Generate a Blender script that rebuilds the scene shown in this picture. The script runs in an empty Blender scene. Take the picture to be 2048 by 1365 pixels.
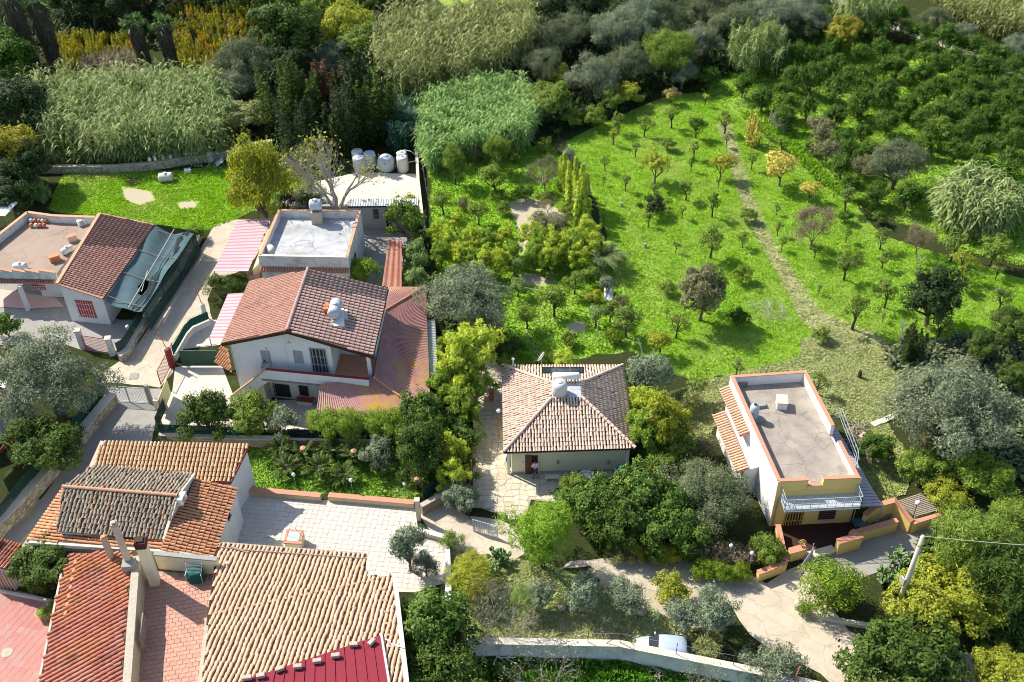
import bpy, math, random
import numpy as np
from mathutils import Vector, Matrix

# ------------------------------------------------------------------ camera, world, sun, exposure
SC = bpy.context.scene
COL = SC.collection
F_PX, CAM_H = 2164.0, 62.0
_U = np.array([-53.0, 2556.0, F_PX]); _U /= np.linalg.norm(_U)
_fw = np.array([0, 0, -1.0]); _Y = _fw - _fw.dot(_U) * _U; _Y /= np.linalg.norm(_Y)
_X = np.cross(_Y, _U)
RC = np.array([_X, _Y, _U])                      # world = RC @ camera space
cam_d = bpy.data.cameras.new('camera'); cam = bpy.data.objects.new('camera', cam_d); COL.objects.link(cam)
cam_d.sensor_width = 36.0; cam_d.lens = F_PX * 36.0 / 2048.0
cam_d.clip_start = 0.5; cam_d.clip_end = 3000.0
_m = Matrix([[float(RC[i][j]) for j in range(3)] for i in range(3)]).to_4x4()
_m.translation = (0, 0, CAM_H); cam.matrix_world = _m
SC.camera = cam

SUN_EL, SUN_DIR = math.radians(44), np.array([-0.83, 0.56])
SUN_DIR = SUN_DIR / np.linalg.norm(SUN_DIR)
world = bpy.data.worlds.new('World'); SC.world = world; world.use_nodes = True
_nt = world.node_tree; _nt.nodes.clear()
_sky = _nt.nodes.new('ShaderNodeTexSky'); _sky.sky_type = 'NISHITA'; _sky.sun_disc = False
_sky.sun_elevation = SUN_EL; _sky.sun_rotation = math.atan2(SUN_DIR[0], SUN_DIR[1])
_bg = _nt.nodes.new('ShaderNodeBackground'); _bg.inputs['Strength'].default_value = 0.14
_wo = _nt.nodes.new('ShaderNodeOutputWorld')
_nt.links.new(_sky.outputs[0], _bg.inputs['Color']); _nt.links.new(_bg.outputs[0], _wo.inputs['Surface'])
sun_d = bpy.data.lights.new('sun', 'SUN'); sun_d.energy = 5.0; sun_d.angle = math.radians(0.5); sun_d.color = (1.0, 0.95, 0.86)
sun = bpy.data.objects.new('sun', sun_d); COL.objects.link(sun); sun.location = (-40, 90, 90)
_sv = Vector((SUN_DIR[0] * math.cos(SUN_EL), SUN_DIR[1] * math.cos(SUN_EL), math.sin(SUN_EL)))
sun.rotation_euler = _sv.to_track_quat('Z', 'Y').to_euler()
SC.view_settings.view_transform = 'Standard'; SC.view_settings.look = 'None'
SC.view_settings.exposure = 0.66; SC.view_settings.gamma = 1.0
SC.view_settings.use_curve_mapping = False
SC.render.engine = 'CYCLES'
SC.cycles.filter_width = 1.0; SC.cycles.max_bounces = 6; SC.cycles.diffuse_bounces = 4; SC.cycles.transparent_max_bounces = 4
SC.cycles.transmission_bounces = 3; SC.cycles.glossy_bounces = 2

# ------------------------------------------------------------------ measuring helpers
def P(px, py, z=0.0):
    """surveyed point: where the sight line of a photograph pixel meets the level z"""
    d = RC @ np.array([px - 1024.0, 682.5 - py, -F_PX]); t = (z - CAM_H) / d[2]
    return np.array([d[0] * t, d[1] * t, z])
def PW(px, py, a, b):
    """point of the sight line on the vertical plane through a and b"""
    d = RC @ np.array([px - 1024.0, 682.5 - py, -F_PX])
    n = np.array([-(b[1] - a[1]), b[0] - a[0]]); t = (n[0] * a[0] + n[1] * a[1]) / (n[0] * d[0] + n[1] * d[1])
    return np.array([d[0] * t, d[1] * t, CAM_H + d[2] * t])
def proj(p):
    c = RC.T @ (np.asarray(p, float) - [0, 0, CAM_H]); return 1024 + F_PX * c[0] / -c[2], 682.5 - F_PX * c[1] / -c[2]
def mpp(px, py, z=0.0):
    """metres per photograph pixel there"""
    p = P(px, py, z) - np.array([0, 0, CAM_H]); return -(RC.T @ p)[2] / F_PX
def unit(v): v = np.asarray(v, float); return v / (np.linalg.norm(v) + 1e-12)
def inpoly(pts, poly):
    x, y = pts[:, 0], pts[:, 1]; r = np.zeros(len(pts), bool); n = len(poly)
    for i in range(n):
        x1, y1 = poly[i][0], poly[i][1]; x2, y2 = poly[(i + 1) % n][0], poly[(i + 1) % n][1]
        if y1 == y2: continue
        c = ((y1 > y) != (y2 > y)) & (x < (x2 - x1) * (y - y1) / (y2 - y1) + x1)
        r ^= c
    return r
def segdist(pts, line):
    d = np.full(len(pts), 1e9)
    for a, b in zip(line[:-1], line[1:]):
        a, b = np.asarray(a[:2], float), np.asarray(b[:2], float); ab = b - a
        t = np.clip(((pts - a) @ ab) / (ab @ ab), 0, 1); d = np.minimum(d, np.linalg.norm(pts - (a + t[:, None] * ab), axis=1))
    return d

# ------------------------------------------------------------------ mesh helpers (all shapes given in world metres)
class MB:
    def __init__(s): s.v = []; s.f = []; s.mi = []
    def add(s, v, f, mi=0):
        o = len(s.v); s.v += [tuple(map(float, q)) for q in v]; s.f += [tuple(o + i for i in q) for q in f]; s.mi += [mi] * len(f); return s
    def quad(s, a, b, c, d, mi=0): return s.add([a, b, c, d], [(0, 1, 2, 3)], mi)
    def prism(s, poly, z0, z1, mi=0):
        n = len(poly); z0 = [z0] * n if np.isscalar(z0) else z0; z1 = [z1] * n if np.isscalar(z1) else z1
        v = [(p[0], p[1], z) for p, z in zip(poly, z0)] + [(p[0], p[1], z) for p, z in zip(poly, z1)]
        f = [(i, (i + 1) % n, n + (i + 1) % n, n + i) for i in range(n)] + [tuple(range(n))[::-1], tuple(range(n, 2 * n))]
        return s.add(v, f, mi)
    def box(s, c, sx, sy, sz, rz=0.0, mi=0):
        ca, sa = math.cos(rz), math.sin(rz)
        pl = [(c[0] + ca * x - sa * y, c[1] + sa * x + ca * y) for x, y in ((-sx/2, -sy/2), (sx/2, -sy/2), (sx/2, sy/2), (-sx/2, sy/2))]
        return s.prism(pl, c[2], c[2] + sz, mi)
    def beam(s, p, q, w, h=None, mi=0, up=(0, 0, 1)):
        h = h or w; p = np.asarray(p, float); q = np.asarray(q, float); d = unit(q - p); up = np.asarray(up, float)
        if abs(d @ up) > .98: up = np.array([1.0, 0, 0])
        sx = unit(np.cross(d, up)) * w / 2; sy = unit(np.cross(sx, d)) * h / 2
        v = [p - sx - sy, p + sx - sy, p + sx + sy, p - sx + sy, q - sx - sy, q + sx - sy, q + sx + sy, q - sx + sy]
        return s.add(v, [(0, 1, 2, 3), (7, 6, 5, 4), (0, 4, 5, 1), (1, 5, 6, 2), (2, 6, 7, 3), (3, 7, 4, 0)], mi)
    def slab(s, quad, t, mi=0):
        """thick sheet under the polygon given"""
        n = len(quad); nv = unit(np.cross(np.asarray(quad[1]) - quad[0], np.asarray(quad[2]) - quad[0]))
        if nv[2] < 0: nv = -nv
        v = [np.asarray(q) for q in quad] + [np.asarray(q) - nv * t for q in quad]
        return s.add(v, [tuple(range(n)), tuple(range(n, 2 * n))[::-1]] + [(i, n + i, n + (i + 1) % n, (i + 1) % n) for i in range(n)], mi)
    def tube(s, pts, rad, n=6, cap=True, mi=0):
        pts = [np.asarray(p, float) for p in pts]; rad = [rad] * len(pts) if np.isscalar(rad) else rad
        v = []
        for i, p in enumerate(pts):
            d = unit(pts[min(i + 1, len(pts) - 1)] - pts[max(i - 1, 0)]); u = np.array([0, 0, 1.0]) if abs(d[2]) < .9 else np.array([1.0, 0, 0])
            a = unit(np.cross(d, u)); b = np.cross(a, d)
            for k in range(n):
                t = 2 * math.pi * k / n; v.append(p + (a * math.cos(t) + b * math.sin(t)) * rad[i])
        f = [(i * n + k, i * n + (k + 1) % n, (i + 1) * n + (k + 1) % n, (i + 1) * n + k) for i in range(len(pts) - 1) for k in range(n)]
        if cap: f += [tuple(range(n))[::-1], tuple(range((len(pts) - 1) * n, len(pts) * n))]
        return s.add(v, f, mi)
    def lathe(s, c, prof, n=16, mi=0, axis=None):
        """profile of (radius, height) turned about a vertical (or given) axis at c"""
        c = np.asarray(c, float); ax = np.array([0, 0, 1.0]) if axis is None else unit(axis)
        a = unit(np.cross(ax, [0.3, 1, 0.2])); b = np.cross(ax, a)
        v = [c + ax * h + (a * math.cos(2*math.pi*k/n) + b * math.sin(2*math.pi*k/n)) * r for r, h in prof for k in range(n)]
        f = [(i*n + k, i*n + (k+1) % n, (i+1)*n + (k+1) % n, (i+1)*n + k) for i in range(len(prof)-1) for k in range(n)]
        f += [tuple(range(n))[::-1], tuple(range((len(prof)-1)*n, len(prof)*n))]
        return s.add(v, f, mi)
    def ball(s, c, r, n=10, sz=1.0, mi=0):
        return s.lathe(c, [(max(r * math.sin(math.pi * i / 8), .002), -r * sz * math.cos(math.pi * i / 8)) for i in range(9)], n, mi)

def set_props(o, label=None, cat=None, group=None, kind=None):
    if label: o['label'] = label
    if cat: o['category'] = cat
    if group: o['group'] = group
    if kind: o['kind'] = kind
    return o
def link(name, me, parent=None, mats=None):
    o = bpy.data.objects.new(name, me); COL.objects.link(o)
    if parent is not None: o.parent = parent
    return o
ROOTLOC = {}
def base_of(parent):
    while parent is not None and parent.parent is not None: parent = parent.parent
    return np.array(parent.location) if parent is not None else np.zeros(3)
def part(name, mb, mat, parent=None, smooth=False, label=None, kind=None, bevel=0.0, origin=None):
    """one mesh object; a child keeps world shape relative to its thing's base"""
    mats = mat if isinstance(mat, (list, tuple)) else [mat]
    off = base_of(parent) if parent is not None else (np.asarray(origin, float) if origin is not None else np.zeros(3))
    me = bpy.data.meshes.new(name)
    me.from_pydata([(v[0] - off[0], v[1] - off[1], v[2] - off[2]) for v in mb.v], [], mb.f)
    for m in mats: me.materials.append(MAT[m])
    if any(mb.mi): me.polygons.foreach_set('material_index', mb.mi)
    if smooth: me.polygons.foreach_set('use_smooth', [True] * len(me.polygons))
    me.update()
    o = link(name, me, parent)
    if parent is None and origin is not None: o.location = origin
    if bevel:
        b = o.modifiers.new('edge', 'BEVEL'); b.width = bevel; b.segments = 1; b.limit_method = 'ANGLE'
    if label: o['label'] = label
    if kind: o['kind'] = kind
    return o
def thing(name, label, cat, loc, group=None):
    o = bpy.data.objects.new(name, None); COL.objects.link(o); o.location = tuple(map(float, loc)); o.empty_display_size = .2
    return set_props(o, label, cat, group)
def single(name, mb, mat, label, cat, origin=None, group=None, smooth=False, bevel=0.0):
    v = np.array(mb.v); og = origin if origin is not None else (v[:, 0].mean(), v[:, 1].mean(), v[:, 2].min())
    o = part(name, mb, mat, None, smooth=smooth, origin=og, bevel=bevel)
    return set_props(o, label, cat, group)
def copy_tree(o, parent=None, mats=None):
    c = o.copy(); COL.objects.link(c)
    if parent is not None: c.parent = parent
    for ch in list(o.children): copy_tree(ch, c)
    return c
def np_mesh(name, V, Fc, mats, smooth=False):
    """fast mesh of equal-sided faces from numpy arrays"""
    me = bpy.data.meshes.new(name); V = np.asarray(V, np.float32); Fc = np.asarray(Fc, np.int32); k = Fc.shape[1]
    me.vertices.add(len(V)); me.vertices.foreach_set('co', V.ravel())
    me.loops.add(Fc.size); me.loops.foreach_set('vertex_index', Fc.ravel())
    me.polygons.add(len(Fc)); me.polygons.foreach_set('loop_start', np.arange(0, Fc.size, k, dtype=np.int32))
    try: me.polygons.foreach_set('loop_total', np.full(len(Fc), k, np.int32))
    except Exception: pass
    for m in (mats if isinstance(mats, (list, tuple)) else [mats]): me.materials.append(MAT[m])
    me.update(calc_edges=True)
    if smooth: me.polygons.foreach_set('use_smooth', [True] * len(me.polygons))
    return me

# ------------------------------------------------------------------ materials
MAT = {}
class NT:
    def __init__(s, name):
        m = bpy.data.materials.new(name); m.use_nodes = True; s.m = m; s.t = m.node_tree; s.t.nodes.clear()
        s.out = s.t.nodes.new('ShaderNodeOutputMaterial'); MAT[name] = m; s._g = None
    def n(s, ty, **k):
        x = s.t.nodes.new(ty)
        for a, b in k.items():
            if a in x.inputs.keys() if isinstance(a, str) else False: pass
            setattr(x, a, b)
        return x
    def l(s, a, b): s.t.links.new(a, b)
    def pos(s):
        if not s._g: s._g = s.n('ShaderNodeNewGeometry')
        return s._g.outputs['Position']
    def island(s):
        s.pos(); return s._g.outputs['Random Per Island']
    def noise(s, scale, detail=4, rough=.6, vec=None, dist=0.0):
        x = s.n('ShaderNodeTexNoise'); x.inputs['Scale'].default_value = scale; x.inputs['Detail'].default_value = detail
        x.inputs['Roughness'].default_value = rough; x.inputs['Distortion'].default_value = dist
        s.l(vec or s.pos(), x.inputs['Vector']); return x.outputs['Fac']
    def vor(s, scale, feature='F1', out='Distance', vec=None):
        x = s.n('ShaderNodeTexVoronoi'); x.feature = feature; x.inputs['Scale'].default_value = scale
        s.l(vec or s.pos(), x.inputs['Vector']); return x.outputs[out]
    def ramp(s, fac, stops, interp='LINEAR'):
        x = s.n('ShaderNodeValToRGB'); x.color_ramp.interpolation = interp; e = x.color_ramp.elements
        while len(e) < len(stops): e.new(.5)
        for i, (p, c) in enumerate(stops):
            e[i].position = p; e[i].color = (c, c, c, 1) if np.isscalar(c) else (c[0], c[1], c[2], 1)
        s.l(fac, x.inputs[0]); return x.outputs[0]
    def mix(s, f, a, b, mode='MIX'):
        x = s.n('ShaderNodeMix'); x.data_type = 'RGBA'; x.blend_type = mode
        if np.isscalar(f): x.inputs[0].default_value = f
        else: s.l(f, x.inputs[0])
        for v, i in ((a, 6), (b, 7)):
            if isinstance(v, tuple): x.inputs[i].default_value = (v[0], v[1], v[2], 1)
            else: s.l(v, x.inputs[i])
        return x.outputs[2]
    def math(s, op, a, b=0.0):
        x = s.n('ShaderNodeMath'); x.operation = op
        for v, i in ((a, 0), (b, 1)):
            if np.isscalar(v): x.inputs[i].default_value = v
            else: s.l(v, x.inputs[i])
        return x.outputs[0]
    def bump(s, h, dist=.02, strength=.6):
        x = s.n('ShaderNodeBump'); x.inputs['Distance'].default_value = dist; x.inputs['Strength'].default_value = strength
        s.l(h, x.inputs['Height']); return x.outputs[0]
    def bsdf(s, col, rough=.9, spec=.25, metal=0.0, normal=None):
        x = s.n('ShaderNodeBsdfPrincipled')
        if isinstance(col, tuple): x.inputs['Base Color'].default_value = (col[0], col[1], col[2], 1)
        else: s.l(col, x.inputs['Base Color'])
        x.inputs['Roughness'].default_value = rough; x.inputs['Specular IOR Level'].default_value = spec; x.inputs['Metallic'].default_value = metal
        if normal is not None: s.l(normal, x.inputs['Normal'])
        s.l(x.outputs[0], s.out.inputs['Surface']); return x
    def rand(s):
        """0..1 differing per object and per separate piece"""
        oi = s.n('ShaderNodeObjectInfo'); return s.math('FRACT', s.math('ADD', s.math('MULTIPLY', oi.outputs['Random'], 7.31), s.island()))

def mat_plain(name, c, rough=.7, spec=.3, metal=0.0, var=.12, sc=3.0, bump=0.0):
    t = NT(name); f = t.noise(sc, 5, .65)
    col = t.mix(f, tuple(x * (1 - var) for x in c), tuple(min(x * (1 + var), 1) for x in c))
    t.bsdf(col, rough, spec, metal, t.bump(t.noise(sc * 12, 4), .01, .4) if bump else None)
def mat_wall(name, c, stain=(.30, .27, .22), amt=.5, rough=.92, streak=True):
    """plaster with grime patches and vertical run-off streaks"""
    t = NT(name); m = t.n('ShaderNodeMapping'); t.l(t.pos(), m.inputs['Vector']); m.inputs['Scale'].default_value = (2.2, 2.2, .25)
    base = t.mix(t.noise(.7, 5), tuple(x * .9 for x in c), c)
    f1 = t.ramp(t.noise(1.0, 8, .72), [(.56 - .1 * amt, 0.0), (.82, amt)])
    col = t.mix(f1, base, stain)
    f2 = t.ramp(t.noise(1.0, 6, .6, m.outputs[0]), [(.55, 0.0), (.8, amt * .8)])
    if streak: col = t.mix(f2, col, stain)
    else:
        w = t.n('ShaderNodeVectorMath'); w.operation = 'MULTIPLY_ADD'; nz = t.n('ShaderNodeTexNoise'); nz.inputs['Scale'].default_value = .8; t.l(t.pos(), nz.inputs['Vector']); t.l(nz.outputs['Color'], w.inputs[0]); w.inputs[1].default_value = (1.5, 1.5, 1.5); t.l(t.pos(), w.inputs[2])
        col = t.mix(t.ramp(t.vor(.33, 'DISTANCE_TO_EDGE', vec=w.outputs[0]), [(.004, .7), (.014, 0.0)]), col, stain)
        col = t.mix(t.ramp(t.noise(.35, 4, .6), [(.45, 0.0), (.62, .35)]), col, stain)
    t.bsdf(col, rough, .15, 0, t.bump(t.noise(14, 5, .7), .02, .35))
def mat_tile(name, cols, lichen=None, lamt=.3, stain=(.06, .05, .045), samt=.25, seed=0.0):
    t = NT(name); st = [(i / max(1, len(cols) - 1), c) for i, c in enumerate(cols)]
    col = t.mix(.3, t.ramp(t.rand(), st), cols[0])
    col = t.mix(t.ramp(t.noise(26, 4, .7), [(.35, 0.0), (.75, .35)]), col, tuple(x * .55 for x in cols[0]))
    m = t.n('ShaderNodeMapping'); t.l(t.pos(), m.inputs['Vector']); m.inputs['Location'].default_value = (seed, seed * 2, 0)
    col = t.mix(t.ramp(t.noise(.55, 7, .75, m.outputs[0]), [(.5, 0.0), (.72, samt)]), col, stain)
    if lichen is not None:
        big = t.noise(.35, 5, .7, m.outputs[0]); fine = t.noise(6, 5, .75, m.outputs[0])
        f = t.ramp(t.math('MULTIPLY', big, fine), [(.26 - .06 * lamt, 0.0), (.36 - .04 * lamt, 1.0)])
        col = t.mix(t.math('MULTIPLY', f, .9), col, lichen)
    t.bsdf(col, .88, .2, 0, t.bump(t.noise(50, 3), .01, .4))
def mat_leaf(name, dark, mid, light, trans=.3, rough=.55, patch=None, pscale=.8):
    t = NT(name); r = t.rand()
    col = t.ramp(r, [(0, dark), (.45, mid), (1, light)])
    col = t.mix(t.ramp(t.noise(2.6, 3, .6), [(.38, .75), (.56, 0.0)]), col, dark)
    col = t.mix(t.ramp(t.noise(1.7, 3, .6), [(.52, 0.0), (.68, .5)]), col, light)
    if patch is not None:
        col = t.mix(t.ramp(t.noise(pscale, 4, .6), [(.5, 0.0), (.68, .8)]), col, patch)
    b = t.bsdf(col, rough, .12); tr = t.n('ShaderNodeBsdfTranslucent')
    hs = t.n('ShaderNodeHueSaturation'); hs.inputs['Saturation'].default_value = 1.1; hs.inputs['Value'].default_value = 1.5; t.l(col, hs.inputs['Color'])
    t.l(hs.outputs[0], tr.inputs['Color']); mx = t.n('ShaderNodeMixShader'); mx.inputs[0].default_value = trans
    t.l(b.outputs[0], mx.inputs[1]); t.l(tr.outputs[0], mx.inputs[2]); t.l(mx.outputs[0], t.out.inputs['Surface'])

mat_wall('plaster_white', (.74, .73, .70), (.34, .31, .26), .35)
mat_wall('plaster_dirty', (.66, .65, .61), (.16, .15, .13), .85)
mat_wall('plaster_cream', (.80, .73, .50), (.55, .47, .3), .2)
mat_wall('plaster_yellow', (.86, .60, .21), (.34, .24, .1), .25)
mat_wall('plaster_beige', (.56, .47, .31), (.25, .2, .14), .5)
mat_wall('plaster_grey', (.42, .40, .37), (.2, .19, .17), .35)
mat_wall('roof_cement', (.38, .33, .27), (.17, .14, .12), 1.0, streak=False)
mat_wall('roof_pinkish', (.36, .27, .21), (.22, .17, .13), .7, streak=False)
mat_wall('roof_silver', (.47, .48, .49), (.20, .18, .16), .8, streak=False)
mat_wall('concrete_light', (.62, .56, .46), (.42, .36, .28), .6, streak=False)
mat_wall('concrete_road', (.54, .46, .35), (.34, .28, .20), .9, streak=False)
mat_wall('concrete_grey', (.32, .30, .27), (.15, .14, .12), .6)
mat_wall('driveway_joint', (.40, .35, .26), (.18, .15, .10), .7, streak=False)
mat_plain('terracotta', (.52, .24, .15), .85, .2, var=.25, sc=5)
mat_plain('terracotta_pale', (.55, .30, .18), .85, .2, var=.25, sc=5)
mat_plain('dark_red', (.22, .025, .03), .6, .3, var=.3)
mat_plain('red_paint', (.42, .035, .04), .5, .4, var=.2)
mat_plain('bright_white', (.80, .80, .78), .5, .4, var=.05)
mat_plain('brown_wood', (.13, .05, .025), .6, .3, var=.4, sc=8)
mat_plain('grey_wood', (.30, .25, .19), .85, .1, var=.35, sc=6)
mat_plain('dark_brown', (.05, .025, .018), .7, .2, var=.3)
mat_plain('black_metal', (.02, .02, .022), .5, .4)
mat_plain('grey_metal', (.36, .37, .38), .45, .5, .3)
mat_plain('zinc', (.46, .50, .52), .4, .5, .2, var=.18)
mat_plain('zinc_dirty', (.38, .37, .35), .6, .4, .1, var=.4, sc=4)
mat_plain('tank_grey', (.42, .46, .49), .55, .4, var=.12)
mat_plain('tank_pale', (.58, .57, .53), .6, .35, var=.15)
mat_plain('green_paint', (.02, .07, .045), .55, .4, var=.25)
mat_plain('green_pad', (.02, .10, .08), .9, .1, var=.35, sc=6, bump=1)
mat_plain('blue_plastic', (.08, .30, .34), .5, .4)
mat_plain('pink_plaster', (.62, .42, .36), .85, .2, var=.15)
mat_plain('yellow_slat', (.48, .33, .09), .6, .3, var=.15)
mat_plain('yellow_board', (.62, .58, .28), .7, .2, var=.1)
mat_plain('orange_pot', (.50, .17, .07), .8, .2, var=.15)
mat_plain('stone', (.42, .37, .29), .95, .1, var=.4, sc=5, bump=1)
mat_plain('stone_grey', (.30, .29, .26), .95, .1, var=.4, sc=5, bump=1)
mat_plain('tile_shadow', (.13, .07, .045), .9, .1, var=.3)
mat_plain('soil', (.14, .10, .065), .98, .05, var=.35, sc=2, bump=1)
mat_plain('bark', (.16, .12, .085), .95, .1, var=.45, sc=7, bump=1)
mat_plain('bark_pale', (.38, .34, .30), .95, .1, var=.3, sc=7, bump=1)
mat_plain('bark_dark', (.075, .06, .05), .95, .1, var=.4, sc=7, bump=1)
mat_plain('pole_concrete', (.52, .47, .38), .9, .1, var=.15, sc=4, bump=1)
mat_plain('skin', (.50, .30, .21), .6, .3)
mat_plain('cloth_white', (.74, .74, .73), .9, .1, var=.06)
mat_plain('cloth_dark', (.05, .05, .06), .9, .1, var=.2)
mat_plain('hair', (.04, .025, .02), .7, .2)
mat_plain('car_paint', (.52, .60, .70), .28, .6, .35, var=.02)
mat_plain('rubber', (.02, .02, .02), .85, .2)
mat_plain('cushion_red', (.40, .06, .05), .8, .1)
mat_plain('rope', (.30, .28, .25), .8, .1)
mat_plain('haystraw', (.50, .42, .24), .95, .05, var=.3, sc=6)
mat_plain('deadwood', (.36, .30, .25), .95, .05, var=.3, sc=6)
def mat_glass(name, c=(.03, .04, .05), rough=.08):
    t = NT(name); t.bsdf(c, rough, .8)
mat_glass('glass_dark'); mat_glass('glass_panel', (.05, .10, .11), .12); mat_glass('glass_lid', (.42, .52, .56), .25)
t = NT('shutter_grey'); t.bsdf(t.mix(t.noise(4), (.30, .29, .28), (.38, .37, .35)), .7, .3)
def mat_net(name, c):
    t = NT(name); col = t.mix(t.noise(1.2, 5, .7), tuple(x * .6 for x in c), tuple(x * 1.3 for x in c))
    b = t.bsdf(col, .8, .15, 0, t.bump(t.noise(30, 3), .01, .3)); tp = t.n('ShaderNodeBsdfTransparent'); mx = t.n('ShaderNodeMixShader')
    mx.inputs[0].default_value = .86; t.l(tp.outputs[0], mx.inputs[1]); t.l(b.outputs[0], mx.inputs[2]); t.l(mx.outputs[0], t.out.inputs['Surface'])
mat_net('net_teal', (.085, .14, .155)); mat_net('net_green', (.018, .055, .05)); mat_net('net_black', (.012, .02, .022))
# rubble masonry: stones in raised relief with mortar
t = NT('rubble'); v = t.vor(3.2, 'DISTANCE_TO_EDGE'); cv = t.vor(3.2, 'F1', 'Color')
sep = t.n('ShaderNodeSeparateColor'); t.l(cv, sep.inputs[0])
col = t.ramp(sep.outputs[0], [(0, (.25, .21, .16)), (.5, (.42, .36, .27)), (1, (.55, .50, .40))])
col = t.mix(t.ramp(v, [(.02, 1.0), (.08, 0.0)]), col, (.30, .27, .22)); col = t.mix(t.ramp(t.noise(.9, 6, .7), [(.5, 0.0), (.7, .6)]), col, (.62, .58, .52))
t.bsdf(col, .95, .1, 0, t.bump(t.ramp(v, [(0, 0.0), (.12, 1.0)]), .06, .9))
t = NT('ashlar'); br = t.n('ShaderNodeTexBrick'); tc = t.n('ShaderNodeTexCoord'); mp = t.n('ShaderNodeMapping')
mp.inputs['Rotation'].default_value = (math.radians(90), 0, 0); t.l(t.pos(), mp.inputs['Vector']); t.l(mp.outputs[0], br.inputs['Vector'])
for k, c in (('Color1', (.46, .38, .26)), ('Color2', (.34, .28, .19)), ('Mortar', (.14, .12, .09))): br.inputs[k].default_value = (*c, 1)
br.inputs['Scale'].default_value = 1.0; br.inputs['Brick Width'].default_value = .5; br.inputs['Row Height'].default_value = .24; br.inputs['Mortar Size'].default_value = .015
t.bsdf(t.mix(t.ramp(t.noise(2, 6, .7), [(.4, 0.0), (.7, .6)]), br.outputs[0], (.22, .19, .14)), .95, .1, 0, t.bump(br.outputs[1], .03, .6))
# roofs
mat_tile('tile_middle', [(.64, .45, .34), (.74, .58, .46), (.60, .39, .28), (.72, .60, .50), (.56, .34, .24)], None, samt=.25)
mat_tile('tile_orange', [(.64, .40, .26), (.69, .47, .32), (.60, .36, .22), (.72, .52, .36)], None, samt=.2)
mat_tile('tile_red', [(.42, .14, .09), (.50, .20, .13), (.36, .11, .07), (.48, .25, .19), (.43, .17, .10)], (.46, .20, .04), -.1, (.055, .05, .045), .75, 3.1)
mat_tile('tile_terracotta', [(.55, .25, .12), (.62, .34, .18), (.50, .20, .10), (.60, .37, .22)], None, samt=.25, seed=1.7)
mat_tile('tile_old', [(.26, .21, .15), (.36, .31, .23), (.20, .17, .13), (.42, .36, .26), (.30, .24, .17), (.34, .29, .21), (.25, .21, .16), (.38, .32, .24), (.48, .24, .12)], None, samt=.5, seed=5.0)
mat_tile('tile_mixed', [(.62, .40, .20), (.66, .46, .27), (.52, .24, .12), (.60, .44, .28), (.58, .30, .14)], None, samt=.15)
mat_tile('tile_pinkbrown', [(.43, .27, .22), (.50, .34, .28), (.40, .26, .22), (.48, .35, .30)], None, .0, samt=.3, seed=8)
mat_tile('tile_brownred', [(.38, .19, .14), (.46, .26, .20), (.34, .17, .13), (.45, .28, .22)], None, samt=.3)
mat_tile('pink_paver', [(.53, .29, .21), (.57, .33, .25), (.50, .26, .19), (.55, .32, .24)], None, samt=.15)
mat_tile('court_paver', [(.58, .53, .46), (.63, .58, .51), (.56, .48, .41), (.65, .60, .53)], None, samt=.3, stain=(.35, .29, .24))
mat_tile('red_paver', [(.44, .19, .16), (.50, .24, .20), (.46, .22, .19), (.44, .30, .26)], None, samt=.5, stain=(.34, .27, .23))
mat_tile('crazy_stone', [(.54, .47, .34), (.62, .55, .43), (.50, .41, .29), (.64, .58, .46)], None, samt=.4, stain=(.30, .22, .10))
def mat_corr(name, c, lichen=None, dirt=(.12, .05, .05), lo=.30, damt=.5, lz=None):
    t = NT(name); col = t.mix(t.noise(3, 5), tuple(x * .8 for x in c), c)
    col = t.mix(t.ramp(t.noise(1.5, 8, .78), [(.45, 0.0), (.75, damt)]), col, dirt)
    if lichen is not None:
        f = t.ramp(t.math('MULTIPLY', t.noise(.28, 4, .6), t.noise(4.5, 6, .8)), [(lo, 0.0), (lo + .09, 1.0)]); col = t.mix(f, col, lichen)
    t.bsdf(col, .75, .25)
mat_corr('corr_red', (.50, .27, .24), (.50, .29, .05), lo=.275); mat_corr('corr_redsolid', (.24, .02, .035), None, damt=.15)
mat_corr('corr_white', (.60, .62, .60), None, (.28, .27, .24)); mat_corr('corr_grey', (.38, .36, .38), None, (.2, .18, .18))
mat_corr('stripe_red', (.50, .27, .29), None, damt=.1); mat_corr('stripe_white', (.60, .44, .45), None, damt=.1)
mat_corr('corr_rust', (.34, .12, .07), None, (.30, .25, .22), damt=.6)
# leaves (albedo)
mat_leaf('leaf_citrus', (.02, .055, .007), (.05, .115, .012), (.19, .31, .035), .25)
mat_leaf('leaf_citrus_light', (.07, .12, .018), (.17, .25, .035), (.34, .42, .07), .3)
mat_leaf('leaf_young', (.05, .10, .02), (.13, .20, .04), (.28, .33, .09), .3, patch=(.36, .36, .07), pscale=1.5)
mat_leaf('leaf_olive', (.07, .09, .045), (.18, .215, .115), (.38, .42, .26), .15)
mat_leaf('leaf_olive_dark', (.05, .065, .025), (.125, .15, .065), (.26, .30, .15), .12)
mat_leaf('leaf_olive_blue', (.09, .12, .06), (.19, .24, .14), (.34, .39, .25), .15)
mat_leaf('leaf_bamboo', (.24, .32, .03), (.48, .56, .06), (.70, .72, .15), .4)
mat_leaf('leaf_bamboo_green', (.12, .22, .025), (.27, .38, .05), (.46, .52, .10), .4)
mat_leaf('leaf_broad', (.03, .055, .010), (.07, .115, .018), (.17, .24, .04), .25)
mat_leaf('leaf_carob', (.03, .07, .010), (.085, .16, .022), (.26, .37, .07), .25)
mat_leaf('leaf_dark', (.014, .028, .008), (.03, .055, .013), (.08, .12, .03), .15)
mat_leaf('leaf_pine', (.10, .19, .02), (.21, .35, .03), (.36, .50, .06), .35)
mat_leaf('leaf_yellow', (.15, .19, .02), (.33, .36, .035), (.52, .50, .07), .35)
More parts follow.
